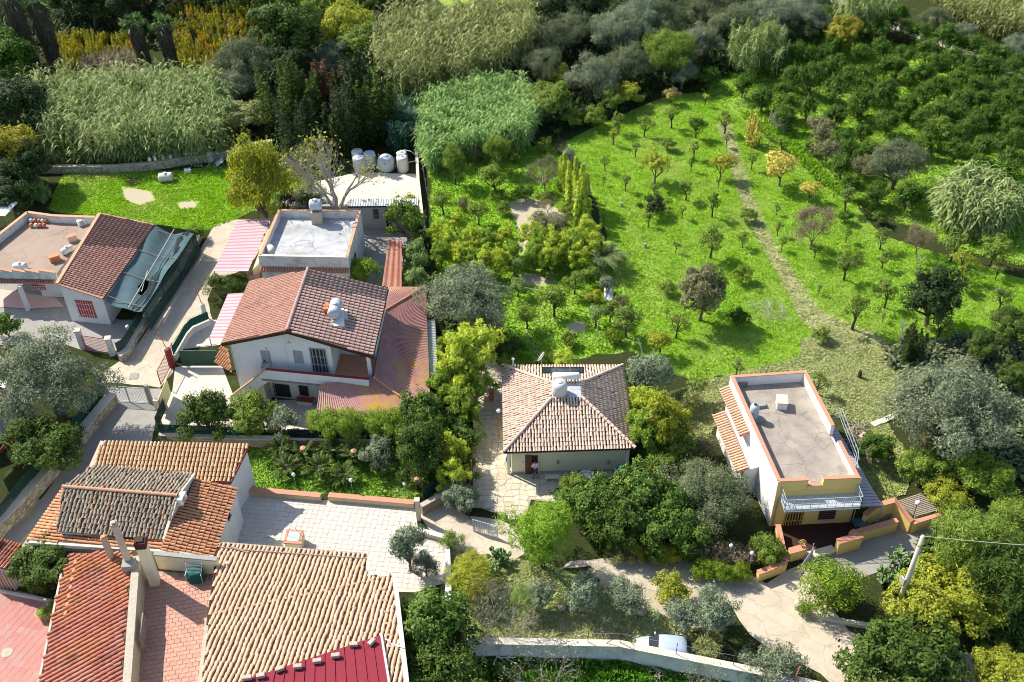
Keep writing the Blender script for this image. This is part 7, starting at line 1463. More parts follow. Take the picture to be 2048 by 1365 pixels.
def pole():
    b = P(1785,1242,0); t_ = P(1846,1073,9.0); r = thing('utility_pole', 'leaning concrete utility pole with meter box and cables', 'utility pole', b); part('shaft', MB().tube([b - [0,0,.2], b*.5+t_*.5, t_], [.20,.17,.13], 12), 'pole_concrete', r, smooth=True)
    m = b + (t_-b)*.22; part('meter_box', MB().box(m + [-.28,-.1,0], .4, .3, .6, .2), 'zinc', r); part('meter_box', MB().box(m + [.25,0,-.15], .3, .25, .45, .2), 'tank_grey', r); part('conduit', MB().tube([b + [.2,0,0], m + [.22,0,0], b*.35+t_*.65 + [.16,-.05,0]], .035, 5), 'zinc', r)
    part('street_sign', MB().box(b + (t_-b)*.5 + [-.32,0,-.2], .1, .45, .5, .3), 'zinc_dirty', r); part('band', MB().lathe(b + (t_-b)*.9, [(.16,0),(.16,.08),(.02,.09)], 12, axis=t_-b), 'orange_pot', r)
    cb = thing('overhead_cable', 'pale overhead cable running right from the utility pole', 'cable', t_); e = t_ + np.array([22, -1.5, .6]); pts = [t_ + (e-t_)*k/12 - np.array([0,0,.9*math.sin(math.pi*k/12)]) for k in range(13)]; part('cable', MB().tube(pts, .022, 5), 'pole_concrete', cb)
pole()
wall_run('kerb_wall', [P(1636,1204,.35), P(1644,1232,.35), P(1700,1243,.35), P(1790,1258,.35)], .35, .3, 'concrete_light', 'low curved cement kerb round the clipped shrub and utility pole')
st_ = thing('sign_post', 'thin grey metal posts of the small gate left of the round shrub', 'gate', P(1600,1160,0))
for x, y, x2, y2 in ((1597,1158,1612,1115),(1620,1118,1620,1128)): p = P(x, y, 0); part('post', MB().tube([p, p + [0,0,1.7]], .035, 5), 'grey_metal', st_); 
bar_gate('small_gate', P(1600,1150,.05), P(1622,1118,.05), .05, 1.3, 9, 'grey_metal', 'small grey barred gate at the yellow house entrance', r=.014)
for x, y, l in ((1456,1128,'small round street lamp above the mauve grass border, left one'), (1497,1143,'small round street lamp above the mauve grass border, right one')): q = P(x, y, 0); o = thing('path_lamp', l, 'lamp', q); part('pole', MB().tube([q, q + [0,0,1.9]], .03, 5), 'zinc_dirty', o); part('globe', MB().ball(q + [0,0,2.0], .16, 10), 'tank_pale', o, smooth=True)
q = P(1834,1008,2.0); o = thing('globe_lamp', 'white globe lamp on a black post beside the small pergola', 'lamp', P(1822,1040,1.1)); part('pole', MB().tube([P(1824,1040,1.1), P(1824,1040,1.1)+[0,0,1.7]], .03, 5), 'black_metal', o); part('globe', MB().ball(P(1824,1040,1.1)+[0,0,1.85], .2, 12), 'bright_white', o, smooth=True)
# lower garden clutter at the bottom
jz = -.3
for k in range(14):
    q = P(944 + (k % 2)*9, 1310 + (k//2)*7, jz); tm_ = tile_shape(.22, .4); m = MB(); m.add([(a*1.0 + q[0], b + q[1], c_ + q[2] + .05 + .03*(k//2)) for a, b, c_ in tm_.v], tm_.f); single('spare_tile', m, 'tile_orange', 'spare barrel tile in the stack behind the bottom wall', 'roof tile', origin=q, group='stacked spare barrel tiles')
dc = thing('plastic_chairs', 'heap of white metal chair frames among the twigs behind the bottom wall', 'frame', P(1000,1318,jz)); rg = np.random.default_rng(9)
for k in range(12): p = P(970 + rg.uniform(0,60), 1312 + rg.uniform(0,22), jz) + [0,0,rg.uniform(.1,.7)]; e = unit(rg.normal(size=3)*[1,1,.4]); part('tube', MB().tube([p - e*.5, p + e*.5], .025, 5), 'bright_white', dc)
heap(1310,1352,1.0,.6,'deadwood','heap of brown roots at the end of the lower garden', n=70, L=.6, z0=jz, th=.03)
for x, y, w, l in ((1005,1190,.5,'rounded boulder beside the small olive trees'), (1146,1218,.45,'tan boulder below the second small olive'), (1124,1215,.5,'upright tan rock left of the boulder'), (1282,1222,.7,'white grey boulder below the third small olive'), (1598,1208,.6,'pinkish boulder at the corner of the round shrub'), (1660,1150,.9,'pale flat rock behind the round shrub')):
    m = MB(); rg = np.random.default_rng(int(x)); c = P(x, y, .1); m.ball(c, w*.6, 9, .8); m.v = [tuple(np.array(v_) + rg.uniform(-.08,.08,3)*w) for v_ in m.v]; single('boulder', m, 'stone', l, 'rock', smooth=False)
# ------------------------------------------------------------------ trees and shrubs, one by one
def T(kind, lst, **kw):
    for e in lst:
        k = dict(kw); 
        if len(e) > 4: k.update(e[4])
        put(kind, e[0], e[1], e[2], e[3], **k)
# meadow
M_ = dict(group='young trees in the big meadow', name='fruit_tree')
T('vase', [(1238,237,29,'small leafy fruit tree at the upper left corner of the meadow'), (1290,245,29,'fruit tree right of the upper left corner tree of the meadow'), (1345,224,32,'round fruit tree at the top edge of the meadow', dict(mat='leaf_citrus_light')),
 (1453,235,32,'small tree standing at the upper start of the mown strip'), (1374,372,30,'open branched small tree in the middle of the upper meadow'), (1428,402,34,'taller dark crowned tree with bare trunk beside the mown strip', dict(mat='leaf_citrus')),
 (1488,473,24,'small bent tree left of the mown strip'), (1633,494,24,'tiny leaning tree under the big grey twiggy tree'), (1355,644,38,'thin tree left below the big brown tree'), (1696,548-28,44,'umbrella shaped fruit tree right of the mown strip'),
 (1770,512,28,'small vase shaped tree in the right meadow'), (1778,578,42,'fruit tree with open crown left of the large dark round tree'), (1716,610,56,'dense leafy fruit tree near the lower bend of the mown strip', dict(mat='leaf_citrus_light')), (1767,468,34,'yellowish fruit tree in the right meadow, upper row'),
 (1915,478,50,'fruit tree at the foot of the big cane clump'), (1927,522,44,'golden green fruit tree right of the dead white tree', dict(mat='leaf_yellow')), (1998,538,24,'thin trunked tree at the right meadow edge'), (2008,588,38,'low spreading tree at the right edge of the meadow'),
 (1886,641,46,'fruit tree below the large dark round tree'), (1696,390,36,'fruit tree with grey branches at the right meadow edge'), (1476,728,26,'small tree behind the yellow house, in the green grass'), (1392,766,40,'fruit tree with yellow leaves between the two lower houses', dict(mat='leaf_citrus_light')),
 (1638,760,34,'small tree at the back right corner of the yellow house'), (1310,372,22,'thin light fruit tree above the dark round bush')], **M_)
T('sapling', [(1228,265,18,'yellowish sapling near the upper left meadow corner', dict(mat='leaf_yellow')), (1272,292,17,'grey green sapling with pale trunk in the upper meadow'), (1211,318,18,'thin sapling in the left meadow'), (1454,277,14,'tiny dark sapling on the mown strip'), (1390,290,22,'small sapling below the dark round fruit tree'),
 (1384,322,15,'dark stub sapling in the upper middle meadow', dict(mat='leaf_citrus')), (1252,358,18,'crooked sapling in the left meadow'), (1298,432,17,'pale leaning sapling in front of the dark round bush'), (1366,416,16,'yellow tipped sapling in the middle meadow', dict(mat='leaf_yellow')), (1353,488,14,'small bare sapling in the open middle meadow'),
 (1558,450,16,'sapling right of the mown strip beside the twiggy tree'), (1566,482,15,'thin sapling between the mown strip and the twiggy tree'), (1566,280,20,'round sapling under the orchard edge', dict(mat='leaf_citrus_light')), (1438,361,12,'tiny sapling in a brown patch beside the mown strip'), (1208,430,12,'small dark sapling near the bamboo at the left meadow edge'),
 (1555,415,12,'bare sapling stump between strip and twiggy tree'), (1696,464,16,'sapling in the shadow of the grey twiggy tree'), (1335,621,12,'tiny dark sapling left of the big brown tree'), (1412,192,14,'yellow sapling in the shadow at the top of the meadow', dict(mat='leaf_yellow')), (1768,630,12,'small sapling in the lower right meadow'), (1208,358,10,'knee high twig tree in the left meadow'), (1507,312,20,'green sapling below the tall golden tree', dict(mat='leaf_citrus_light'))], **M_)
T('bush', [(1337,284,28,'round bush like tree casting a long shadow in the upper meadow'), (1308,404,44,'big dark round bush in the left meadow', dict(mat='leaf_dark')), (1487,545,38,'round yellow green bush tree in the middle meadow', dict(mat='leaf_hedge')), (1337,571,33,'round green tree left of the big brown tree'),
 (1496,428,30,'bush with yellow top beside the mown strip'), (1625,294,28,'dark bush at the orchard edge right of the golden tree', dict(mat='leaf_dark')), (1480,632,38,'dark bush in the shadow of the big brown tree', dict(mat='leaf_citrus')), (1646,665,32,'leafy bush tree at the bend of the mown strip'), (1692,430,28,'compact citrus right of the twiggy tree', dict(mat='leaf_citrus')),
 (1762,432,30,'compact citrus left of the olive brown bush', dict(mat='leaf_citrus')), (1938,572,30,'light green bush right of the large dark round tree', dict(mat='leaf_pine'))], **M_)
T('citrus_light', [(1426,475,50,'tree with yellow fruit tinged crown in the centre of the meadow'), (1322,676,42,'pale yellow green tree above the middle house', dict(mat='leaf_yellow')), (1995,488,56,'broad fruit tree at the right side under the cane clump'), (1395,247,33,'dark crowned fruit tree with round shadow at the top of the meadow', dict(mat='leaf_citrus'))], **M_)
T('autumn', [(1567,325,64,'bright golden leaved tree at the right of the mown strip'), (1445,323,48,'orange green bush tree beside the mown strip', dict(mat='leaf_orange')), (1313,327,54,'yellow topped spreading tree in the upper left meadow', dict(mat='leaf_yellow')), (1622,377,38,'thin golden brown tree above the grey twiggy tree'), (1344,187,26,'small golden bush at the top of the meadow')], **M_)
T('poplar', [(1505,258,34,'tall narrow golden tree beside the mown strip', dict(mat='leaf_golden', hs=1.5))], **M_)
T('twiggy', [(1632,440,84,'big round leafless grey brown tree in the right meadow'), (1842,470,56,'grey twiggy bush with green base left of the cane clump'), (1345,185,30,'leafless grey bush at the top corner of the meadow')], **M_)
T('dead', [(1841,513,22,'small dead white tree in the right meadow'), (1810,655,44,'dead silver branched tree beside the dark conifer'), (1168,325,20,'dead white tree behind the yellow bamboo spires')], **M_)
T('broadleaf', [(1408,572,82,'large brown green tree in the middle of the lower meadow', dict(mat='leaf_brown', hs=1.3)), (1874,585,106,'large dark grey green round tree in the right meadow', dict(mat='leaf_dark'))], name='tree')
T('sapling', [(1640,575,12,'pale bare sapling stub right of the mown strip', dict(mat='leaf_brown'))], **M_)
T('cypress', [(1831,690,52,'dark brown green conical conifer above the big olive', dict(hs=.75))], name='conifer')
# orange orchard at the upper right
OC = [(700,140),(960,210),(1110,110),(760,270),(510,230),(430,330),(620,330),(1280,240),(1480,280),(1690,330),(1890,400),(450,410),(280,470),(830,400),(980,350),(1340,360),(1160,410),(660,480),(460,570),(870,560),(1020,480),(1200,560),(1380,470),(1530,440),(1750,480),(270,660),(640,650),(1010,670),(1400,640),(1590,570),(100,730),(830,760),(1180,770),(1790,680),(1950,620),(1600,740),(440,790),(280,860),(640,860),(1290,880),(1450,830),(1030,900),(1740,860),(1900,770),(1980,690),(560,400),(330,560),(1100,500),(740,560),(900,640),(1300,540),(1640,480),(1840,520),(1500,660),(1690,640),(560,520),(350,390),(860,180),(1030,150),(1180,210),(1560,330),(1780,390),(2000,480),(1320,700),(1880,640),(2080,560),(2080,700),(1700,760),(1560,860),(1860,870),(2000,860),(420,230),(600,60+60)]
rgo = random.Random(11)
for i, (zx, zy) in enumerate(OC):
    put('citrus', 1500 + .2676*zx, .2676*zy, 37 + rgo.uniform(-5, 7) + zy*.006, 'dense dark green orange tree in the orchard rows at the upper right', name='orange_tree', group='dark orange trees in the upper right orchard', hs=rgo.uniform(.9, 1.12))
OD = [(490,335,38),(560,520,40),(720,470,34),(930,380,44),(710,240,48),(900,160,46),(1080,260,42),(1290,330,44),(1560,200,46),(1800,330,46),(1620,420,46),(1960,400,44),(1440,490,48),(1880,560,44),(1990,520,44),(1700,600,50),(600,600,40),(560,730,46),(790,610,40),(1920,800,54),(1990,1000,52),(1700,740,46),(700,650,36),(1500,600,44),(1250,560,44),(850,960,44),(1100,980,50),(620,900,42),(1960,680,50),(1350,420,44),(820,1000,36),(1980,1130,50),(1280,470,40),(1720,150,42),(1860,200,42),(2010,260,42)]
for zx, zy, w in OD:
    put('citrus', 1550 + .2432*zx, 150 + .2432*zy, w*.98, 'bushy green citrus tree in the lower part of the upper right orchard', name='orange_tree', group='citrus trees in the lower part of the orchard', hs=rgo.uniform(.85, 1.1), mat='leaf_citrus_light' if rgo.random() < .22 else None)
T('citrus', [(1420,150,36,'orange tree at the top of the meadow, left of the first orchard row'), (1488,165,40,'orange tree at the corner of the meadow below the cane clump'), (1525,192,42,'orange tree at the meadow corner beside the white post'), (1572,210,42,'orange tree right of the white leaning post')], name='orange_tree')
# big olives and other single trees round the houses
T('olive', [(933,590,152,'big silver olive tree behind the red corrugated roof'), (88,738,182,'very large olive tree at the left edge by the grey gate', dict(mat='leaf_olive')), (1910,800,200,'very large grey green olive tree right of the yellow house', dict(mat='leaf_olive')), (1798,312,100,'dark olive tree standing in the orange orchard', dict(mat='leaf_olive_dark'))], name='olive_tree')
T('olive', [(1415,985,150,'grey brown dense shrub tree left of the yellow house', dict(mat='leaf_olive_dark', hs=.75))], name='shrub_tree')
T('olive_small', [(1303,742,78,'blue green bushy olive at the back right of the hipped roof'), (1080,1180,60,'leftmost small olive in the row above the bottom wall'), (1168,1182,76,'second small olive in the row, beside the boulders'), (1250,1190,66,'third small olive in the row, above the white boulder'), (1358,1224,66,'fourth small olive in the row, in front of the yellow bush'), (1428,1216,88,'rightmost olive in the row, beside the dirt road'), (1136,307,26,'slim grey green shrub in the upper garden'), (1215,567,32,'grey green shrub under the date palm'),
 (815,1085,70,'slender grey olive tree in front of the courtyard', dict(hs=1.35)), (850,1125,46,'small grey olive at the right end of the courtyard'), (560,840,60,'grey green olive shrub beside the white house stairs', dict(mat='leaf_olive'))], name='olive_tree', group='small olive trees')
T('carob', [(1192,1003,108,'glossy green carob at the left of the shrub mass below the hipped roof house'), (1290,990,135,'large carob with bluish green leaves below the hipped roof house', dict(mat='leaf_carob')), (1245,1035,105,'carob in the middle of the shrub mass', dict(mat='leaf_broad')), (1340,1050,110,'carob right of the middle of the shrub mass'), (1315,935,70,'light green carob top beside the roof corner', dict(mat='leaf_citrus_light')),
 (862,1255,150,'dark green carob beside the orange tile roof'), (880,1350,150,'dark carob at the bottom centre of the picture', dict(mat='leaf_broad')), (1810,1312,200,'sprawling dark green tree at the bottom right', dict(mat='leaf_broad', hs=.8)), (413,826,96,'dark citrus tree in the white house yard', dict(mat='leaf_broad')), (503,822,90,'green citrus tree below the outside stairs', dict(mat='leaf_citrus_light')), (838,885,115,'dense dark green laurel beside the cycads', dict(mat='leaf_broad', hs=1.2)), (840,825,95,'dark glossy tree at the corner of the red roof', dict(mat='leaf_carob')),
 (760,902,62,'small grey green tree among the cycads', dict(mat='leaf_olive', hs=1.1)), (1760,1250+15,60,'green shrub at the foot of the utility pole', dict(mat='leaf_broad')), (1410,1085,60,'dark shrub behind the mauve grass border', dict(mat='leaf_broad')), (1535,1095,62,'climbing shrub with pots at the white side wall', dict(mat='leaf_citrus_light')), (1150,965,50,'light green shrub at the edge of the stone driveway', dict(mat='leaf_citrus_light'))], name='shrub_tree')
T('feathery', [(1085,1052,125,'bright green feathery pine at the driveway corner'), (1052,1195,56,'small bright green feathery shrub by the cactus', dict(hs=.8)), (1955,1070,150,'large light green feathery tree at the right edge', dict(mat='leaf_citrus_light')), (2025,1150,150,'feathery green tree at the far right below the large one', dict(mat='leaf_broad')), (2040,1040,110,'feathery tree crown cut by the right edge', dict(mat='leaf_citrus_light')), (938,1148,95,'olive green soft shrub above the bottom wall', dict(mat='leaf_yellow', hs=.6)),
 (908,318,46,'pale feathery tree with double trunk below the fresh reeds', dict(mat='leaf_citrus_light', hs=1.25)), (994,292,46,'green feathery tree at the upper garden edge', dict(mat='leaf_citrus_light', hs=1.2))], name='tree')
T('carob', [(513,352,108,'yellow leaved tree between the green field and the carport', dict(mat='leaf_yellow', hs=1.7))], name='tree')
T('broadleaf', [(1895,1195,158,'yellow green tree behind the utility pole', dict(mat='leaf_yellow', hs=.8)), (2008,1345,110,'yellow green shrub at the bottom right corner', dict(mat='leaf_yellow', hs=.7)), (85,1130,112,'dark tree with yellowing leaves in the pink courtyard planter', dict(mat='leaf_broad', hs=.8)), (88,880,118,'yellow tipped dark conifer like shrub beside the net fence', dict(mat='leaf_broad', hs=.9)),
 (1755,890,58,'round dark citrus with bare trunk right of the yellow house', dict(mat='leaf_citrus')), (1848,930,92,'yellow fruited lemon tree below the big olive', dict(mat='leaf_citrus_light', hs=.8)), (1966,942,98,'lemon tree at the right of the big olive foot', dict(mat='leaf_bamboo_green', hs=.8)), (1893,982,76,'yellow leaved shrub beside the slatted pergola', dict(mat='leaf_yellow', hs=.8)), (1965,690,58,'green bush in the rough ground at the right edge'), (2026,650,76,'dense green bush at the right edge of the meadow'), (2030,745,56,'dark green bush right of the big olive')], name='tree')
T('clipped', [(1667,1170,112,'large round clipped green shrub beside the dirt road', dict(mat='leaf_hedge', hs=.95)), (722,541,66,'round clipped dark shrub behind the gable roof', dict(mat='leaf_hedge'))] , name='shrub')
G1 = 'clipped bushes in the row behind the green sheet fence'
for k, x in enumerate((634, 662, 694, 724, 752, 781, 800)): put('clipped', x, 842 + (k % 2)*3, 50 + (k % 3)*4, ['leftmost clipped bush in the row below the red porch roof','second clipped bush from the left below the red porch roof','third clipped bush from the left below the red porch roof','middle clipped bush of the row below the red porch roof','fifth clipped bush from the left below the red porch roof','sixth clipped bush from the left below the red porch roof','rightmost clipped bush of the row below the red porch roof'][k], name='hedge_bush', cat='hedge', group=G1, mat='leaf_bamboo_green', hs=1.45)
for k, (x, y, w, l) in enumerate(((432,566,44,'dark hedge bush left of the striped carport roof'), (462,566,46,'middle dark hedge bush between the awnings'), (487,572,38,'dark hedge bush beside the pink gate pier'), (572,398,40,'low dark hedge left part behind the silver roof'), (605,400,40,'low dark hedge middle part behind the silver roof'), (632,400,34,'low dark hedge right part by the bare tree'))): put('clipped', x, y, w, l, name='hedge_bush', cat='hedge', mat='leaf_broad' if k < 3 else 'leaf_dark')
for k, (x, y, w, l, m) in enumerate(((1275,1098,40,'clipped ivy hedge along the dirt track, left end','leaf_yellow'), (1305,1103,42,'clipped ivy hedge along the dirt track, second part','leaf_broad'), (1338,1106,42,'clipped ivy hedge along the dirt track, middle part','leaf_yellow'), (1380,1092,46,'pale rounded bush standing out of the ivy hedge','leaf_yellow'), (1225,1090,46,'shaded green bush left of the ivy hedge','leaf_broad'), (1410,1135,44,'hanging green creeper below the mauve grass, left','leaf_hedge'), (1445,1140,44,'hanging green creeper below the mauve grass, middle','leaf_hedge'), (1480,1140,40,'hanging green creeper below the mauve grass, right','leaf_hedge'))): put('clipped', x, y, w, l, name='hedge_bush', cat='hedge', mat=m)
T('scrub', [(1410,1102,56,'mauve dry grass border left part above the creeper', dict(mat='leaf_mauve')), (1445,1106,60,'mauve dry grass border middle part', dict(mat='leaf_mauve')), (1482,1112,52,'mauve dry grass border right part by the lamp', dict(mat='leaf_mauve')), (1238,1112,38,'dry straw coloured weed bush on the dirt track', dict(mat='leaf_reed_dry')), (1565,1335,96,'grey green low shrub beside the rust post', dict(mat='leaf_olive')), (1420,1290,60,'dry grass tuft behind the silver car', dict(mat='leaf_reed_dry')), (1500,1325,60,'grey weeds along the right part of the bottom wall', dict(mat='leaf_olive')), (1375,800,60,'greyish weeds right of the hipped roof house', dict(mat='leaf_reed_dry')), (1400,890,60,'dry twigs and weeds left of the yellow house', dict(mat='leaf_brown')), (1455,800,40,'grey brown scrub at the white wing of the yellow house', dict(mat='leaf_mauve')), (930,404,28,'grey brown shrub in the upper left garden', dict(mat='leaf_brown')), (1090,440,50,'brown twig shrub behind the bamboo', dict(mat='leaf_brown')), (1125,445,44,'dark brown shrub behind the right bamboo group', dict(mat='leaf_brown')), (1240,600,30,'rust brown shrub beside the white tarp', dict(mat='leaf_brown')), (1640,255,60,'brown red weeds at the orchard border, upper', dict(mat='leaf_brown')), (1655,300,56,'brown weeds at the orchard border, lower', dict(mat='leaf_brown')), (1730,330,50,'brownish weeds between orange trees', dict(mat='leaf_brown')), (1560,240,40,'grey weeds under the white post', dict(mat='leaf_olive')), (330,872,26,'small grey weed bush beside the back of the long shed', dict(mat='leaf_olive')), (620,375,60,'dry brush at the left edge of the pale yard', dict(mat='leaf_reed_dry')), (105,1215,40,'spiky green trailing plant above the moss bowl', dict(mat='leaf_citrus_light')), (1850,870,56,'dry twig scrub at the left foot of the big olive', dict(mat='leaf_brown')), (905,1075,40,'green weeds beside the whitewashed wall', dict(mat='leaf_citrus_light')), (300,650+100,1,'x')][:-1], name='weed_shrub', cat='shrub')
T('bush', [(390,462,34,'leafy weed bush at the corner of the net fence by the lane'), (8,645,56,'dark green bush at the left edge above the big olive', dict(mat='leaf_citrus')), (806,428,66,'round citrus tree beside the grey annex', dict(mat='leaf_citrus_light', hs=1.25)), (842,468,50,'dark citrus bush right of the rusty roof', dict(mat='leaf_broad')), (1343,1178,68,'bright yellow bush by the dirt road', dict(mat='leaf_yellow')), (820,400,30,'yellow green bush at the right edge of the pale yard', dict(mat='leaf_yellow')), (1266,752,46,'yellow green bush at the back right roof corner'), (1345,885,80,'leafy light green shrub right of the hipped roof'), (1310,905,60,'bright shrub at the front right corner of the hipped roof house', dict(mat='leaf_carob')), (935,865,60,'green hedge shrub along the stone driveway, middle', dict(mat='leaf_carob')), (915,830,60,'green hedge shrub along the stone driveway, upper', dict(mat='leaf_broad')), (925,935,50,'green hedge shrub along the stone driveway, lower', dict(mat='leaf_carob')), (860,795,60,'dark shrub between red roof and bamboo', dict(mat='leaf_broad')),
 (1029,311,24,'small citrus at the upper edge of the garden'), (1090,286,30,'light green bush at the top of the garden'), (996,388,30,'round citrus bush in the upper garden'), (1005,414,28,'round citrus bush below its twin in the upper garden'), (1051,382,34,'glossy citrus beside the twig heap', dict(mat='leaf_citrus')), (1134,415,28,'small citrus in front of the bamboo spires'), (1122,366,22,'thin trunk citrus in front of the twiggy tree'), (1096,546,26,'bright lemon bush in front of the bamboo wall'), (1186,590,38,'yellow green bush left of the white tarp', dict(mat='leaf_yellow')), (1228,670,32,'yellow green round bush near the lower right garden', dict(mat='leaf_hedge')), (1135,677,32,'round green bush in the lower garden'), (1022,688,50,'dark shadowed bush behind the hipped roof', dict(mat='leaf_broad')), (1084,722,38,'green bush touching the back of the hipped roof'), (1128,716,46,'yellow bush touching the back of the hipped roof', dict(mat='leaf_bamboo')), (1014,724,34,'pale green bush at the back left of the hipped roof', dict(mat='leaf_bamboo_green')), (1147,232,42,'light bush at the reed edge left of the meadow'), (1191,226,44,'light green bush at the upper left meadow edge'), (800,885,36,'shaded shrub beside the dark laurel', dict(mat='leaf_broad')), (1610,1215,30,'weeds at the corner of the round shrub')], name='bush', cat='shrub')
T('citrus_light', [(989,347,52,'broad citrus tree in the upper left garden'), (884,396,40,'slender citrus at the left of the garden'), (1108,590,54,'full leafed citrus tree in the centre of the garden'), (1150,556,40,'open crowned citrus in front of the date palm'), (1054,626,40,'citrus tree with hose under the big silver olive'), (1193,624,38,'citrus tree above the pale stake', dict(mat='leaf_loquat')), (1222,617,36,'citrus right of the pale stake tree'), (1036,568,32,'slim loquat at the right of the silver olive', dict(mat='leaf_loquat')), (1028,525,34,'tall thin tree in front of the left bamboo group', dict(mat='leaf_loquat')), (1254,635,50,'old gnarled tree at the meadow edge', dict(mat='leaf_young')), (956,418,38,'open citrus with dark trunk in the left garden'), (1181,545,30,'yellow green tree left of the date palm')], name='citrus_tree', cat='tree')
T('twiggy', [(1090,335,62,'pale leafless round tree in the upper garden', dict(mat='leaf_brown')), (950,300,36,'dark leafless tree with stout trunk below the reeds'), (1095,408,26,'small bare tree in the garden clearing')], name='bare_tree', cat='tree')
T('poplar', [(873,314,30,'orange brown narrow tree at the reed corner', dict(mat='leaf_orange', hs=1.1))], name='tree')
T('bare', [(660,325,180,'large bare branched tree standing in front of the water tanks')], name='bare_tree')
T('bare_bush', [(1010,1235,150,'tangled leafless shrub growing over the bottom wall'), (985,1200,110,'grey leafless shrub above the bottom wall'), (1085,1345,150,'leafless climber branches below the bottom wall', dict(z0=-.3)), (1420,1370,110,'bare sapling with green tips at the bottom edge', dict(z0=-.3)), (925,1100,46,'scorched black dead shrub beside the whitewashed wall', dict(mat='leaf_dark')), (1225,1040,70,'grey leafless bush inside the shrub mass')], name='bare_shrub', cat='shrub')
T('carob', [(920,990,62,'grey green loquat like shrub at the hinge of the driveway gate', dict(mat='leaf_olive_blue')), (832,505,56,'large leaved light green loquat by the narrow red roof', dict(mat='leaf_loquat')), (828,560,52,'large leaved loquat above the corner of the red roof', dict(mat='leaf_loquat'))], name='loquat_tree', cat='tree')
# bamboo screens
BB = [(873,462,38,52),(881,500,38,0),(914,442,34,0),(943,472,40,0),(974,474,42,0),(1010,472,42,0),(919,505,36,0),(943,512,36,0),(968,520,40,0),(998,518,42,0),(1024,500,38,0),(898,478,36,0),(1062,462,46,0),(1082,476,46,0),(1106,486,46,0),(1130,488,46,0),(1152,480,46,0),(1174,458,44,0),(1186,486,44,0),(1070,505,42,0),(1096,512,40,0),(1158,505,42,0)]
for i, (x, y, w, _) in enumerate(BB): put('bamboo', x, y, w, ('golden bamboo shoot clump in the left screen of the garden' if x < 1040 else 'golden bamboo shoot clump in the right screen of the garden'), name='bamboo_clump', cat='bamboo', group='left bamboo screen' if x < 1040 else 'right bamboo screen', mat='leaf_bamboo_green' if i % 3 == 1 else None)
T('bamboo_spire', [(1136,340,28,'uppermost golden bamboo spire at the garden edge'), (1150,368,30,'second golden bamboo spire at the garden edge'), (1162,392,30,'third golden bamboo spire at the garden edge'), (1168,418,30,'lowest golden bamboo spire at the garden edge')], name='bamboo_clump', cat='bamboo')
T('bamboo', [(950,688,100,'big yellow green bamboo left of the hipped roof house'), (915,730,84,'yellow bamboo clump beside the tin strip'), (950,745,70,'bamboo clump behind the stone driveway', dict(mat='leaf_bamboo_green')), (885,765,60,'bamboo clump right of the tin strip', dict(mat='leaf_bamboo_green')), (905,895,52,'golden narrow bamboo clump above the stone block wall'), (905,945,56,'yellow bamboo clump touching the stone block wall'), (1285,800,60,'yellow bamboo clump at the right side of the hipped roof'), (1325,835,90,'large yellow green shrub clump right of the hipped roof', dict(mat='leaf_yellow')), (1300,850,80,'shaded yellow shrub clump by the right eave', dict(mat='leaf_bamboo_green')), (925,800,60,'green bamboo clump at the upper stone driveway', dict(mat='leaf_bamboo_green')), (888,690,40,'thin bamboo clump at the foot of the silver olive', dict(mat='leaf_bamboo_green'))], name='bamboo_clump', cat='bamboo')
# autumn rows behind the palms
rgy = random.Random(3); ypos = []
for row in range(9):
    y = 20 + row*16
    for x in range(350, 530, 17):
        if not (440 < x and y > 95): ypos.append((x + rgy.uniform(-5,5) + (row % 2)*8, y + rgy.uniform(-4,4)))
for row in range(6):
    for x in range(125, 270, 18):
        y = 60 + row*17
        if y > 60 and not (x > 170 and y > 125): ypos.append((x + rgy.uniform(-5,5), y + rgy.uniform(-4,4)))
for x in range(25, 60, 14): ypos += [(x, 125), (x + 5, 145)]
for x, y in ypos: put('poplar', x, y, rgy.uniform(17, 23), 'yellow and orange narrow autumn tree in the rows around the palms', name='autumn_tree', cat='tree', group='yellow autumn trees in dense rows behind the palms', mat='leaf_orange' if rgy.random() < .22 else ('leaf_yellow' if rgy.random() < .2 else None), hs=rgy.uniform(.85, 1.15))
